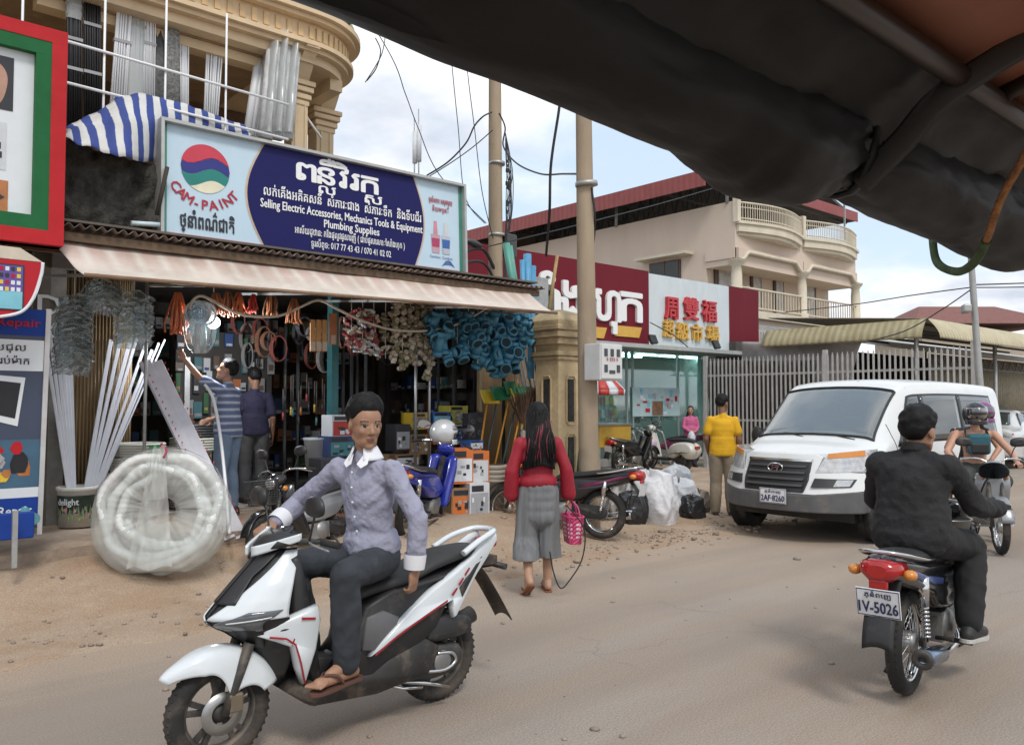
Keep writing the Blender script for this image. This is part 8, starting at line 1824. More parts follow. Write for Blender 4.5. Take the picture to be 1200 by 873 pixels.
def bunch(px, py0, py1, Y, n, wd, r_, mats, label, cat, grp, name, sway=.03, twist=0.):
 a = at(px, py0, Y=Y); zb = at(px, py1, Y=Y).z; o = root(name, (a.x, Y, zb), 0, label, cat, grp); H = a.z-zb; b = MB()
 for k in range(n):
  x = rnd.uniform(-1, 1)*wd; y = rnd.uniform(-1, 1)*wd*.6; l0 = rnd.uniform(0, .12)*H; b.tube([(x*.25, y*.25, H), (x*.8, y, H*.6), (x+rnd.uniform(-1, 1)*sway, y, H*.25), (x+rnd.uniform(-1, 1)*sway, y, l0)], r_, 6, rnd.randrange(len(mats)))
 b.obj('strand', mats, o); return o
ora = M('orange_hose', (.55, .14, .05), rough=.5, var=.2); ora2 = M('orange_dull', (.45, .17, .07), rough=.6, var=.25); brn_ = M('brown_strip', (.20, .09, .05), rough=.7, var=.3)
gh = 'bunches hanging along the shop front'
for px, y0, y1, n, wd, ms, lab in ((209, 343, 393, 22, .10, [ora], 'biggest bunch of bright orange tubing hanging left of the rackets'), (253, 343, 368, 12, .07, [ora, brn_], 'short orange bunch hanging just right of the rackets'), (267, 342, 372, 14, .08, [ora2, brn_], 'dull orange bunch hanging above the white rope'), (280, 343, 370, 14, .07, [ora], 'bright orange bunch right of the bulb'), (298, 345, 368, 12, .08, [brn_, rb_], 'brown bunch hanging in the middle of the shop front'), (318, 343, 372, 12, .08, [brn_, ora2], 'brown and orange bunch hanging left of the white rope peak'), (345, 350, 380, 14, .08, [ora2], 'dull orange bunch hanging near the row of paint brushes')):
 bunch(px, y0, y1, 8.45, n, wd, .011, ms, lab, 'hanging bunch', gh, 'tubing_bunch')
gb2 = 'paint brushes and strips hanging at the centre post'
for k, px in enumerate((366, 373, 380, 390)):
 p = at(px, 412 if k < 3 else 404, Y=8.4); o = root('brush_pack', (p.x, 8.4, p.z), 0, ['leftmost pale orange flat brush pack near the centre post', 'middle pale orange flat brush pack near the centre post', 'third pale orange flat brush pack near the centre post', 'wide brown orange strip pack against the teal post'][k], 'brush pack', gb2)
 b = MB(); b.box((0, 0, .18), (.055 if k < 3 else .09, .02, .36)); b.obj('card', [M('pale_orange', (.52, .27, .10), rough=.6, var=.15), ora2][k == 3], o); b = MB(); b.box((0, -.011, .06), (.058, .006, .10)); b.obj('clear_tip', M('tip_pale', (.5, .42, .35), rough=.5), o)
# rackets in plastic sleeves
for k, (px, dy) in enumerate(((231, 0), (238, .06))):
 p = at(px, 414, Y=8.1+dy); o = root('mosquito_racket', (p.x, 8.1+dy, p.z), R(-10), ['white mosquito racket with grey mesh being reached for, in front', 'second white mosquito racket hanging behind the first one'][k], 'racket', 'rackets hanging from the rope')
 q = 1.15; b = MB(); b.torus((0, 0, .345*q), .10*q, .012, 'Y', 30, 7); b.obj('hoop', M('racket_white', (.62, .66, .70), rough=.4), o)
 b = MB(); b.tube([(0, 0, .25*q), (0, 0, .18*q), (0, 0, 0)], [.02, .026, .03], 10); b.obj('handle', M('racket_handle', (.66, .68, .72), rough=.4), o)
 b = MB(); b.torus((0, 0, .345*q), .05*q, .004, 'Y', 20, 5)
 for i in range(-4, 5): h_ = math.sqrt(max(0, .10**2-(i*.021)**2))*q; b.tube([(i*.021*q, 0, .345*q-h_), (i*.021*q, 0, .345*q+h_)], .002, 4); b.tube([(-h_, 0, .345*q+i*.021*q), (h_, 0, .345*q+i*.021*q)], .002, 4)
 b.obj('mesh_grid', M('racket_blue', (.12, .25, .40), rough=.5), o)
 b = MB(); b.ell((0, -.005, .26), (.135, .03, .27)); b.obj('sleeve', filmc, o)
p = at(250, 378, Y=8.6); o = root('light_bulb', (p.x, 8.6, p.z), 0, 'lit round white bulb hanging inside the shop entrance', 'light bulb'); b = MB(); b.ell((0, 0, 0), (.07, .07, .065)); b.obj('globe', M('bulb_lit', (.9, .92, 1), emit=(.86, .93, 1), es=9, var=0), o); b = MB(); b.cyl((0, 0, .05), (0, 0, .16), .025, seg=10); b.cyl((0, 0, .16), (0, 0, .5), .005, seg=5); b.obj('socket', pr_w, o)
ld = bpy.data.lights.new('bulb_light', 'POINT'); lo = bpy.data.objects.new('bulb_light', ld); col.objects.link(lo); lo.location = (p.x, 8.6, p.z-.12); ld.energy = 55; ld.color = (.9, .95, 1); ld.shadow_soft_size = .06
b = MB(); b.tube(spline([at(222, 362, Y=8.05), at(226, 352, Y=8.05), at(236, 347, Y=8.02), at(252, 354, Y=8), at(275, 366, Y=8), at(300, 371, Y=8), at(328, 370, Y=8), at(352, 360, Y=8), at(374, 352, Y=8), at(395, 362, Y=8), at(425, 376, Y=8), at(458, 386, Y=8), at(495, 388, Y=8), at(530, 382, Y=8), at(556, 370, Y=8), at(572, 361, Y=8), at(577, 372, Y=8)], 6), .014, 7); tag(b.obj('hanging_rope', M('rope_white', (.55, .50, .42), rough=.8, var=.1)), 'white rope looping in sags along the shop front under the awning', 'rope')
# plugs, garlic-like strings, blue fittings
def cluster(px, py0, py1, Y, n, wd, mats, label, cat, grp, name, kind):
 a = at(px, py0, Y=Y); zb = at(px, py1, Y=Y).z; o = root(name, (a.x, Y, zb), 0, label, cat, grp); H = a.z-zb
 b = MB(); b.cyl((0, 0, 0), (0, 0, H+.3), .005, seg=5); b.obj('string', M('cord_white'), o); b = MB()
 for k in range(n):
  z = H*(rnd.random()**1.2 if kind != 'fit' else (k+.5)/n); x = rnd.uniform(-1, 1)*wd*(1.1-.5*z/H); y = rnd.uniform(-1, 1)*wd*.7; q = rnd.randrange(len(mats)); ro = Matrix.Rotation(rnd.uniform(0, 6.3), 3, 'X') @ Matrix.Rotation(rnd.uniform(0, 6.3), 3, 'Z')
  if kind == 'plug': b.box((x, y, z), (.05, .035, .028), ro, q); b.box(Vector((x, y, z))+ro @ Vector((.035, 0, 0)), (.03, .02, .02), ro, q)
  elif kind == 'ring': b.cyl(Vector((x, y, z))-ro @ Vector((0, 0, .022)), Vector((x, y, z))+ro @ Vector((0, 0, .022)), .030, seg=9, mi=q)
  else:
   c = Vector((x, y, z)); d = ro @ Vector((0, 0, 1)); d.z = abs(d.z)+.6; d.normalize(); e = d.cross(Vector((rnd.uniform(-1, 1), rnd.uniform(-1, 1), .2))).normalized(); r_ = rnd.choice((.045, .055, .065)); ln = rnd.uniform(.10, .17)
   b.tube([c-d*ln, c-d*ln*.6], r_*1.18, 12, q); b.tube([c-d*ln*.7, c+d*ln*.7], r_, 12, q); b.tube([c+d*ln*.6, c+d*ln], r_*1.18, 12, q); b.tube([c, c+e*ln*.8], r_*.95, 12, q); b.tube([c+e*ln*.6, c+e*ln*1.0], r_*1.12, 12, q)
   for pp, dd in ((c-d*ln*1.004, -d), (c+d*ln*1.004, d), (c+e*ln*1.004, e)): b.tube([pp, pp+dd*.003], r_*.9, 12, len(mats))
 b.obj('piece', list(mats)+([M('fitting_hole', (.01, .03, .04), rough=.9)] if kind == 'fit' else []), o); return o
gk = 'strings of small fittings hanging over the shop counter'; palec = M('plug_pale', (.50, .44, .36), rough=.5, var=.15); plr = M('plug_red', (.30, .05, .06), rough=.5, var=.2); plg = M('plug_olive', (.22, .20, .12), rough=.6, var=.2)
for px, y0, y1, n, ms, lab in ((412, 365, 404, 30, [plr, palec], 'dark red and white bunch of plugs, leftmost near the centre post'), (425, 362, 412, 38, [plr, palec, wb_], 'biggest red and white bunch of plugs'), (438, 366, 416, 34, [palec, wb_, plr], 'mostly white bunch of plugs'), (452, 366, 420, 30, [palec, plg], 'cream and olive bunch of fittings')):
 cluster(px, y0, y1, 8.25, n, .09, ms, lab, 'plug bunch', gk, 'plug_bunch', 'plug')
for k, (px, y1) in enumerate(((464, 424), (472, 432), (481, 424), (489, 426), (497, 420), (503, 445))):
 cluster(px, 352, y1, 8.2, 46, .045, [palec, plg], ['first pale string of ring fittings left of the chrome post', 'second pale string of ring fittings, hanging lower', 'third pale string of ring fittings', 'fourth pale string of ring fittings', 'fifth pale string next to the blue fittings', 'longest thin pale string hanging along the chrome pole'][k], 'fitting string', gk, 'fitting_string', 'ring')
pblue = M('pvc_blue', (.055, .215, .33), rough=.42, var=.12, dust=.15)
for k, (px, y0, y1, n, wd) in enumerate(((511, 370, 410, 3, .05), (522, 366, 422, 5, .09), (536, 364, 402, 4, .08), (549, 372, 420, 5, .10), (560, 368, 426, 5, .10), (572, 372, 436, 6, .11), (583, 376, 432, 5, .11), (594, 368, 420, 5, .10), (606, 372, 430, 5, .08), (615, 366, 402, 4, .06))):
 cluster(px, y0, y1, 8.0+.04*(k % 3), n, wd, [pblue], 'blue pipe fittings strung up, bunch '+['at the far left end beside the pale strings', 'second from the left end', 'high and short, third from the left', 'left of the middle', 'in the middle, under the rope end', 'lowest hanging of them all', 'right of the lowest bunch', 'above the leaning poles', 'long, near the gate pillar', 'short, nearest the gate pillar'][k], 'pipe fittings', 'blue pipe fittings hanging at the right end of the awning', 'fitting_bunch', 'fit')
# --- shelving and small goods in the dark interior
shm = M('shelf_metal', (.09, .095, .10), rough=.6, var=.2)
def shelf(x, y, wd, rz, label, levels=6, h=2.3, dp=.38):
 o = root('shelf_unit', (x, y, SF), rz, label, 'shelf', 'shelves inside the hardware shop'); b = MB()
 for sx in (-1, 1):
  for sy in (-1, 1): b = MB(); b.box((sx*wd/2, sy*dp/2, h/2), (.03, .03, h)); b.obj('post', shm, o)
 for k in range(levels): b = MB(); b.box((0, 0, .15+(h-.2)*k/(levels-1)), (wd, dp, .02)); b.obj('shelf_board', shm, o); return [.16+(h-.2)*k/(levels-1) for k in range(levels)]
protos = []
def dim(key, c): return M('pack_'+key, tuple(min(.6, 1.6*x) for x in c), rough=.5, var=.45, vs=18)
pk = [dim('orange', (.30, .10, .03)), dim('black', (.025, .025, .03)), dim('grey', (.20, .20, .20)), dim('blue', (.03, .06, .16)), dim('teal', (.05, .12, .13)), dim('white', (.38, .38, .37)), dim('green', (.04, .10, .05)), dim('red', (.20, .03, .03)), dim('tan', (.19, .13, .08)), dim('yellow', (.30, .21, .04)), dim('silver', (.28, .29, .30)), dim('brown', (.09, .06, .045))]
for i, (m1, m2) in enumerate(((0, 1), (8, 7), (5, 3), (3, 5), (4, 2), (1, 5), (6, 9), (11, 2), (10, 1), (2, 11))):
 pm = MB(); pm.box((0, 0, .5), (1, 1, 1)); me = pm.obj('p', [pk[m1]]).data; lm_ = MB(); q = rnd.uniform(.15, .4)
 lm_.box((rnd.uniform(-.08, .08), -.505, q), (rnd.uniform(.5, .85), .02, rnd.uniform(.12, .35))); me2 = lm_.obj('q', [pk[m2]]).data; protos.append((me, me2))
for nm_ in [q.name for q in bpy.data.objects if q.name in ('p', 'q') or q.name.startswith('p.') or q.name.startswith('q.')]: bpy.data.objects.remove(bpy.data.objects[nm_])
def packet(x, y, z, sx, sy, sz, rz, k, grp='small packets of goods on the shop shelves', label='small coloured packet of goods on a shop shelf', cat='packet', name='goods_packet'):
 me, me2 = protos[k]; o = bpy.data.objects.new(name, None); col.objects.link(o); o.location = (x, y, z); o.rotation_euler = (0, 0, rz); o.scale = (sx, sy, sz); tag(o, label, cat, grp)
 a = bpy.data.objects.new('carton', me); col.objects.link(a); a.parent = o; c = bpy.data.objects.new('label_panel', me2); col.objects.link(c); c.parent = o; return o
spots = [(3.5, 12.4, 2.0, 0, 'shelf at the back left of the shop'), (6.0, 12.4, 2.2, 0, 'shelf at the back middle of the shop'), (8.1, 11.4, 2.0, PI/2*-1, 'shelf along the right wall of the shop'), (2.25, 11.2, 2.2, PI/2, 'shelf along the left wall of the shop'), (4.2, 10.6, 1.1, 0, 'freestanding shelf behind the two men in the shop'), (6.6, 9.9, 1.5, 0, 'low dark shelf in the right bay of the shop'), (5.5, 10.3, .9, 0, 'shelf just right of the teal post')]
tot = 0
for (x, y, wd, rz, lb) in spots:
 for li, z in enumerate(shelf(x, y, wd, rz, lb)):
  u = -wd/2+.05
  while u < wd/2-.06 and tot < 270:
   s_ = rnd.uniform(.07, .16); hgt = rnd.uniform(.10, .26)
   if rnd.random() < .85:
    v = Matrix.Rotation(rz, 3, 'Z') @ Vector((u+s_/2, -.08, 0)); packet(x+v.x, y+v.y, SF+z, s_*.92, rnd.uniform(.1, .2), hgt, rz+rnd.uniform(-.1, .1), rnd.randrange(10)); tot += 1
   u += s_+.012
# pegboard of blister packs and tools facing the street
o = root('pegboard', (4.15, 10.3, 1.15), 0, 'board hung with tools and blister packs in the middle of the dark shop', 'pegboard'); b = MB(); b.box((0, .03, .6), (1.25, .03, 1.5)); b.obj('board', M('peg_dark', (.06, .055, .05), rough=.8), o)
for i in range(11):
 for j in range(5):
  if rnd.random() < .12: continue
  x = -.60+i*.118+rnd.uniform(-.03, .03); z = .02+j*.28+rnd.uniform(-.05, .05); packet(4.15+x, 10.28-.02*((i+j) % 2), 1.15+z, rnd.uniform(.05, .11), .035, rnd.uniform(.10, .26), rnd.uniform(-.1, .1), rnd.randrange(10), 'blister packs hanging on the pegboard', 'blister pack hanging on the dark pegboard', 'blister pack', 'blister_pack')
for i in range(22):      # coiled leads and dark bags hung from the ceiling
 p = at(rnd.uniform(255, 470), 380, Y=9.3+rnd.uniform(0, .9)); b = MB(); r_ = rnd.uniform(.05, .10); L2 = rnd.uniform(.18, .45)
 for k in range(3): b.tube([(r_*math.cos(t)*(1+.1*k), .015*k, -L2*.5+L2*.5*math.sin(t)) for t in [2*PI*q/18 for q in range(18)]], .010, 5, closed=True)
 tag(b.obj('cable_coil', [M('lead_dark', (.05, .05, .055), rough=.5, var=.3), M('lead_grey', (.22, .21, .20), rough=.5, var=.3), brn_, M('lead_red', (.20, .05, .04), rough=.5)][i % 4], loc=(p.x, p.y, rnd.uniform(2.35, 2.85))), 'small coil of lead hanging in the dark shop interior', 'cable coil', 'coils of lead hanging inside the shop')
for i in range(14):
 p = at(332+i*4.6, 452, Y=9.25); b = MB(); L2 = rnd.uniform(.22, .5); b.cyl((0, 0, 0), (0, 0, -L2), .009, .006, 7); b.cyl((0, 0, -L2), (0, 0, -L2-.10), .012, .014, 8, 1); tag(b.obj('hand_tool', [engm, pk[(7, 1, 9, 4, 1, 0)[i % 6]]], loc=(p.x, 9.25+.05*(i % 2), rnd.uniform(1.7, 1.95))), 'long hand tool hanging in the row left of the teal post', 'tool', 'hand tools hanging in a row')
# boxes in front of the shop, right bay
def carton(px, py, Y, wd, dp, ht, m, pic, label, z=None, rz=0., txt=None):
 p = at(px, py, Y=Y); o = root('goods_box', (p.x, Y, p.z if z is None else z), R(rz), label, 'box', 'boxes of goods stacked at the shop front'); b = MB(); b.box((0, 0, ht/2), (wd, dp, ht)); b.obj('carton', m, o, bevel=.004)
 b = MB(); F = flatF((-wd/2, -dp/2-.003, 0), (1, 0, 0), (0, 0, 1), (0, -1, 0))
 rectf(b, F, wd*.06, ht*.08, wd*.94, ht*.72, 0, 0); rectf(b, F, wd*.1, ht*.76, wd*.7, ht*.93, 0, 1)
 for k in range(7): x = rnd.uniform(.1, .7)*wd; y = rnd.uniform(.12, .5)*ht; rectf(b, F, x, y, x+rnd.uniform(.08, .22)*wd, y+rnd.uniform(.06, .18)*ht, .001*(k+1), rnd.choice((1, 2, 3)))
 b.obj('print', [pic, pr_k, pr_w, gry], o, smooth=False)
 if txt: t = lettering([(txt, wd/2, ht*.74, ht*.22, wd*.8, 0, 'C', .02)], F, .012); t.obj('lettering', pr_w, o, smooth=False)
 return o
for a in ((487, 503, 9.0, .30, .25, .22, yb, M('pic_machine', (.25, .24, .20), rough=.5, var=.5, vs=16), 'yellow box with machine picture on the left pile behind the rider'), (485, 532, 8.95, .34, .3, .26, cardb, cardb, 'plain brown carton under the yellow picture box'), (466, 528, 8.9, .22, .25, .34, kb_, gry, 'dark tall box left of the yellow picture box'), (470, 545, 8.8, .36, .3, .14, cardb, pr_w, 'flat brown carton at the bottom of the left pile'), (513, 500, 9.0, .34, .25, .20, bb, pr_cy, 'bright blue box beside the yellow picture box'), (531, 496, 9.0, .32, .25, .24, M('box_lime', (.50, .45, .06), rough=.5), M('pic_tool', (.3, .3, .12), rough=.5, var=.5, vs=15), 'lime yellow box with tool picture on the right pile'), (512, 520, 8.95, .3, .25, .2, ob, bb, 'orange box below the bright blue box'), (535, 518, 8.95, .36, .3, .24, wb_, bb, 'white and blue box behind the silver helmet')): carton(*a)
for k, (px, py) in enumerate(((550, 520), (558, 518))):
 p = at(px, py, Y=8.5); o = root('loudspeaker', (p.x, 8.5, p.z), 0, ['left one of two small black speakers beside the shovels', 'right one of two small black speakers beside the shovels'][k], 'speaker', 'black speakers on the box pile'); b = MB(); b.box((0, 0, .2), (.13, .15, .4)); b.obj('case', kb_, o, bevel=.008); b = MB(); b.lathe([(.05, -.0), (.045, -.012), (.01, .0)], (0, -.078, .12), 14, 'Y'); b.lathe([(.04, 0), (.035, -.012), (.01, 0)], (0, -.078, .29), 14, 'Y'); b.obj('cone', M('cone_grey', (.07, .07, .075), rough=.5), o)
zz = verge_h(6.0, 7.65)
for a in ((536, 566, 7.9, .30, .3, .42, ob, pr_w, 'upper orange tool box with white print standing by the blue motorcycle', None, -18), (555, 566, 7.95, .28, .3, .40, ob, wb_, 'second orange tool box right beside the first one', None, -12), (538, 604, 7.85, .30, .3, .34, cardb, ob, 'brown and orange carton below the orange tool boxes', None, -18), (556, 606, 7.75, .27, .26, .42, wb_, gry, 'white carton with dark kettle picture at the foot of the box pile', None, -10), (553, 526, 8.3, .22, .2, .11, bb, pr_w, 'small bright blue box with white marks next to the shovels', None, 0)): carton(*a)
for a in ((396, 512, 8.6, .30, .25, .26, wb_, rb_, 'white and red appliance box left of the rider'), (394, 535, 8.55, .34, .28, .24, M('box_navy', (.03, .05, .13), rough=.4), tealb, 'navy box with shiny print below the white and red box'), (382, 592, 8.2, .28, .3, .52, kb_, ob, 'black and orange upright box behind the basket motorcycle'), (402, 575, 8.15, .26, .25, .30, ob, kb_, 'orange box with black letters next to the rider'), (388, 618, 8.05, .4, .3, .22, cardb, ob, 'brown carton under the black and orange box')): carton(*a)
def stack_bucket(px, py, Y, r_, h, m, label, n=1):
 p = at(px, py, Y=Y); o = root('bucket', (p.x, Y, p.z), 0, label, 'bucket'); b = MB(); b.lathe([(0, 0), (r_*.85, 0), (r_, h), (r_*1.06, h+.005), (r_*1.06, h+.03), (r_*.95, h+.03), (r_*.8, .02), (0, .02)], (0, 0, 0), 20)
 for k in range(1, n): b.lathe([(r_*1.0, h+.06*k-.02), (r_*1.07, h+.06*k), (r_*1.07, h+.06*k+.03), (r_*.95, h+.06*k+.03)], (0, 0, 0), 20)
 b.obj('pail', m, o); return o
stack_bucket(371, 546, 8.7, .15, .3, M('pail_grey', (.42, .44, .46), rough=.5, var=.1), 'pale grey bucket with tools behind the basket motorcycle'); stack_bucket(578, 598, 7.9, .16, .36, M('pail_tan', (.36, .32, .26), rough=.6, var=.15, dust=.4), 'dusty stack of nested buckets left of the woman in red', 4)
# white helmet resting on the blue bike's mirror, grey chair
hp_ = at(521, 507, Y=7.35); helmet((hp_.x, 7.35, hp_.z-.1), R(-10), (0, 0, .08), M('helmet_silver', (.55, .56, .57), rough=.25, coat=.5, metal=.2, var=.05), clear_mat('visor_clear'), 'silver helmet perched on the blue motorcycle', s=.98)
# shovels / dustpans in yellow and green with long handles
gs = 'shovels leaning beside the folding shutter'
for k, (px, py, bx0, by0, m, lab) in enumerate(((571, 470, 560, 545, 0, 'yellow dustpan shovel, leftmost of the leaning shovels'), (583, 466, 568, 548, 1, 'dark green shovel behind the yellow one'), (598, 460, 580, 545, 1, 'topmost green shovel in the leaning group'), (606, 468, 588, 548, 0, 'yellow edged shovel over the dark brooms'), (614, 466, 596, 548, 1, 'rightmost green shovel in the leaning group'))):
 tp = at(px, py, Y=8.35-.03*k); bs_ = at(bx0, by0, Y=8.15-.03*k); o = root('shovel', bs_, 0, lab, 'shovel', gs); d = tp-bs_
 b = MB(); b.cyl((0, 0, 0), d, .013, seg=8); b.obj('handle', M('handle_orange', (.55, .25, .03), rough=.5) if k % 2 == 0 else M('handle_dark', (.04, .07, .08), rough=.5), o)
 b = MB(); b.grid(lambda u, v: d+Vector(((u-.5)*.26, -.06+.10*v-.05*(2*u-1)**2, -.03+.18*v)), 10, 6, thick=.014); b.obj('blade', [M('plastic_yellow', (.60, .42, .03), rough=.5, var=.08), M('plastic_green', (.015, .15, .06), rough=.5, var=.1)][m], o)
for k, (px, py, lab) in enumerate(((612, 485, 'dark bristle broom head above the woman in red, left one'), (628, 478, 'dark bristle broom head next to the gate pillar'))):
 t = at(px, py, Y=8.1); o = root('broom', (t.x, 8.1, t.z), 0, lab, 'broom', 'dark brooms by the gate pillar'); b = MB()
 for i in range(110): a = rnd.uniform(-1, 1); q = rnd.uniform(-.06, .06); b.tube([(a*.03, q*.4, -.12), (a*.22, q, .12+.16*math.sqrt(max(0, 1-a*a*.8))*rnd.uniform(.8, 1.1))], [.006, .003], 4)
 b.obj('bristle', M('bristle_brown', (.10, .055, .035), rough=.9, var=.4), o); b = MB(); b.cyl((0, 0, -.1), (-.12, -.05, -1.0), .014, seg=8); b.obj('handle', M('bamboo', (.36, .25, .10), rough=.6, var=.2), o)
# poles near the pillar and tubes sticking up through the awning
gpz = 'thin poles leaning between shutter and gate pillar'
for k, (x0, y0, x1, y1, m) in enumerate(((594, 395, 612, 470, white_pvc), (600, 398, 618, 470, galv), (606, 398, 622, 475, white_pvc), (611, 395, 627, 478, pblue), (616, 392, 632, 478, white_pvc), (620, 385, 634, 470, M('pole_deepblue', (.02, .08, .28), rough=.5)), (598, 400, 608, 470, M('bamboo')))):
 b = MB(); b.cyl(at(x0, y0, Y=8.5), at(x1, y1, Y=8.2), .014 if k != 6 else .02, seg=8); tag(b.obj('thin_pole', m), ['white thin pole, leftmost of the leaning ones', 'grey metal pole between two white poles', 'white pole in the middle of the leaning ones', 'light blue pole leaning to the pillar', 'rightmost white pole leaning to the pillar', 'deep blue pole touching the gate pillar', 'bamboo pole behind the white poles'][k], 'pole', gpz)
tg = M('tube_green', (.10, .32, .26), rough=.45); tb_ = M('tube_lightblue', (.10, .32, .52), rough=.45)
for k, (x0, y0, x1, y1, r_, m, lab) in enumerate(((593, 285, 610, 345, .05, tg, 'thick pale green tube poking up behind the awning end'), (598, 288, 612, 340, .03, tg, 'thin pale green tube next to the thick one'), (612, 305, 614, 345, .035, tb_, 'short light blue tube poking up behind the awning'), (618, 298, 619, 360, .055, tb_, 'tall light blue tube poking up behind the awning'), (624, 312, 622, 400, .05, tb_, 'light blue tube reaching below the awning end'))):
 b = MB(); b.cyl(at(x0, y0, Y=8.25), at(x1, y1, Y=8.2)-Vector((0, 0, .5)), r_, seg=10); tag(b.obj('plastic_tube', m), lab, 'tube', 'coloured tubes standing behind the awning end')
b = MB(); b.cyl(at(653, 300, Y=8.3), at(643, 365, Y=8.1), .025, seg=8); tag(b.obj('bamboo_stick', M('bamboo')), 'slanting bamboo stick above the gate pillar', 'stick')
b = MB(); p = at(630, 345, Y=8.6); b.box((p.x, 8.6, p.z), (.4, .03, .5)); tag(b.obj('tin_sheet', galv), 'upright grey tin sheet behind the awning end', 'tin sheet')
# snake plants at the pillar
for k, (px, lab) in enumerate(((668, 'spiky snake plant at the foot of the gate pillar, left one'), (676, 'spiky snake plant squeezed between pillar and pole'))):
 p = at(px, 560, Y=7.35); o = root('snake_plant', (p.x, 7.35, verge_h(p.x, 7.35)), 0, lab, 'plant', 'plants at the gate pillar')
 for i in range(12):
  a = rnd.uniform(0, 6.3); h = rnd.uniform(.45, .8); l = rnd.uniform(.03, .16); b = MB(); b.loft([[(math.cos(a)*l*f+sx*w_*math.sin(a), math.sin(a)*l*f-sx*w_*math.cos(a), h*f+.12) for sx in (-1, -.3, .3, 1)] for f, w_ in ((0, .014), (.3, .024), (.7, .02), (1, .002))], closed=False, cap=False); b.obj('leaf', M('leaf_green', (.045, .085, .035), rough=.5, var=.5, vs=14), o)
 b = MB(); b.lathe([(0, 0), (.10, 0), (.13, .14), (.11, .14), (0, .1)], (0, 0, 0), 14); b.obj('pot', M('pot_grey', (.2, .17, .14), rough=.8), o)
# rubbish sacks
sackw = M('sack_white', (.60, .60, .62), rough=.55, var=.12, vs=5, bump=.5, bs=26); sackk = M('sack_black', (.02, .02, .022), rough=.35, var=.3, bump=.5, bs=20); sackg = M('sack_clear', (.50, .52, .55), rough=.4, var=.2, vs=6, bump=.5, bs=20)
def sack(px, py, Y, rx, ry, h, m, label, seed, tie=True, lean=0.):
 p = at(px, py, Y=Y); o = root('rubbish_sack', (p.x, Y, .02), rnd.uniform(0, 3), label, 'rubbish sack', 'rubbish sacks piled by the motorcycle'); b = MB()
 def fn(u, v):      # a limp woven bag: boxy plan, slack sides, gathered or open corners at the top
  a = u*2*PI; ca, sa = math.cos(a), math.sin(a); e = .62; bx = math.copysign(abs(ca)**e, ca); by = math.copysign(abs(sa)**e, sa); t = v
  pr = (.80+.20*math.sin(min(1, t*2.2)*PI/2))*(1-.30*t**2)*(1 if t < .90 else max(0, 1-(t-.90)/.10*.9)); q = Vector((ca*1.3+seed, sa*1.3, t*1.5))
  k = .24*mnoise.noise(q)+.15*(.5-1.5*abs(mnoise.noise(Vector((ca*2+seed, sa*2+t*1.2, t*2.2)))))+.07*(.5-1.5*abs(mnoise.noise(Vector((ca*5+t*2, sa*5+seed, t*4)))))
  ear = .16*abs(ca)**3*t**3; r = pr*(1+k); return (rx*r*bx*.86+lean*t*h+.10*h*t*math.sin(seed), ry*r*by*.86, max(0., h*(t**.9*(1+.22*mnoise.noise(Vector((ca+seed, sa, 5))))+ear)*(.96 if t < .97 else .93)))
 b.grid(fn, 84, 44); b.obj('sack_body', m, o); return o
sack(768, 606, 6.95, .40, .32, .66, sackw, 'biggest white rubbish sack with crumpled top at the front of the pile', 1, lean=.06); sack(742, 590, 7.35, .36, .32, .62, sackw, 'white sack leaning behind the biggest one at the left', 4); sack(797, 596, 7.15, .30, .28, .50, sackg, 'pale bluish sack at the right of the pile', 7); sack(790, 575, 7.7, .34, .3, .62, sackg, 'translucent sack at the back of the pile', 9)
sack(728, 580, 7.7, .34, .3, .56, sackw, 'low white sack behind the black one at the back left', 22); sack(741, 600, 7.0, .22, .22, .42, sackk, 'black sack half hidden at the left of the pile', 12); sack(812, 605, 6.9, .20, .18, .30, sackk, 'small black and white sack at the right foot of the pile', 15); sack(818, 592, 7.2, .20, .16, .32, M('sack_tan', (.30, .25, .2), rough=.7, var=.3), 'tan rag sack on the right side of the pile', 18)
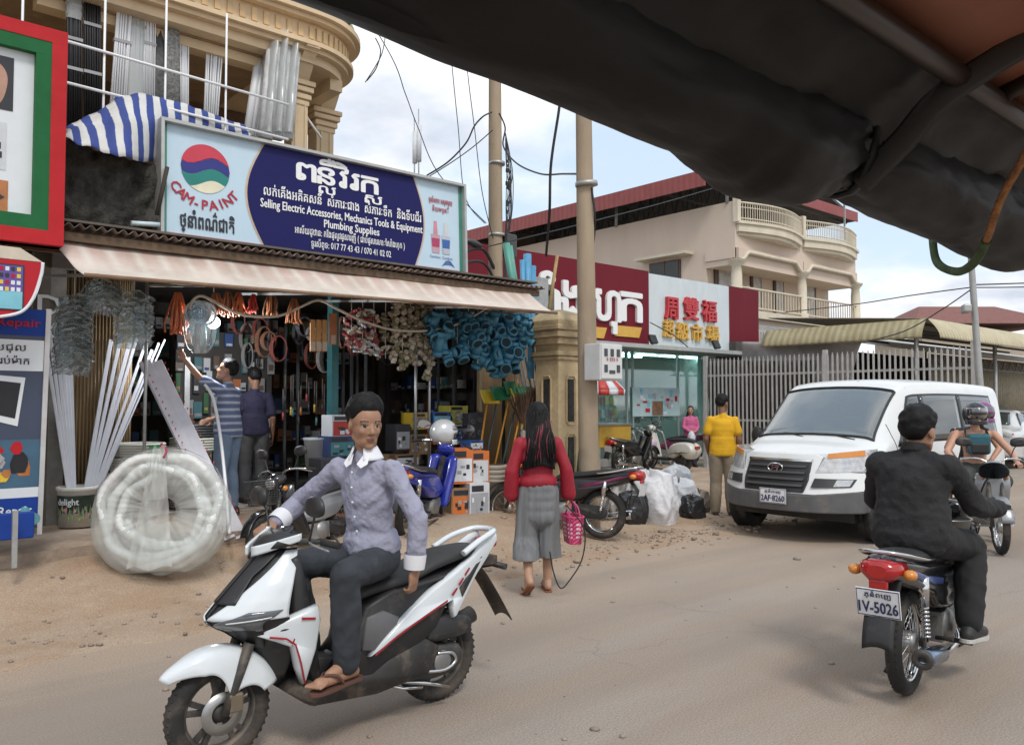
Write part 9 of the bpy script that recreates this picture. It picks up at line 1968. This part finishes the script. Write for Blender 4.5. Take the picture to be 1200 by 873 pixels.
b = MB(); p = at(765, 612, Z=.03); b.grid(lambda u, v: (p.x-.25+.5*u, p.y+.05+.12*v, .04+.05*math.sin(u*9)*math.sin(v*3)), 12, 5, thick=.004); tag(b.obj('red_rag', M('rag_red', (.4, .04, .03), rough=.7, var=.2)), 'red scrap of plastic under the biggest white sack', 'scrap')
# food cart with striped umbrella, trolleys, chairs at the supermarket
p = at(700, 462, Y=12.6); o = root('market_umbrella', (p.x, 12.6, 0), 0, 'small red and white striped umbrella behind the nearer pole', 'umbrella'); zt = at(700, 432, Y=12.6).z; zb = at(700, 462, Y=12.6).z
b = MB(); n = 16
for i in range(n):
 a0, a1 = 2*PI*i/n, 2*PI*(i+1)/n; b.grid(lambda u, v: ((.62*v)*math.cos(a0+(a1-a0)*u), (.62*v)*math.sin(a0+(a1-a0)*u), zt-(zt-zb-.10)*v**1.4), 3, 6, i % 2, .004); b.grid(lambda u, v: ((.62)*math.cos(a0+(a1-a0)*u), .62*math.sin(a0+(a1-a0)*u), zb+.10-.12*v), 3, 2, i % 2, .004)
b.obj('canopy', [rb_, wb_], o); b = MB(); b.cyl((0, 0, 0), (0, 0, zt), .018, seg=8); b.obj('pole', galv, o)
p = at(710, 520, Y=13.0); o = root('food_cart', (p.x, 13.0, 0), 0, 'yellow fronted food cart partly hidden by the nearer pole', 'cart'); b = MB(); b.box((0, 0, .85), (1.1, .6, .5)); b.obj('cabinet', M('counter_yellow'), o, bevel=.01); b = MB(); b.box((0, 0, 1.12), (1.16, .66, .04)); b.obj('counter_top', steel, o);
for sx in (-1, 1):
 for sy in (-1, 1): b = MB(); b.box((sx*.5, sy*.25, .3), (.04, .04, .6)); b.obj('leg', galv, o)
for k in range(5):
 p = at(742+k*11, 528, Y=13.2); o = root('bicycle_rack', (p.x, 13.2, 0), R(10), 'slanting galvanised rack hoop in the row under the shop window', 'rack', 'rack hoops under the supermarket window'); b = MB(); b.tube(spline([(0, 0, .0), (-.22, .1, .8), (-.20, .2, .88), (-.12, .35, .85), (.05, .5, .0)], 5), .028, 7); b.obj('hoop', galv, o)
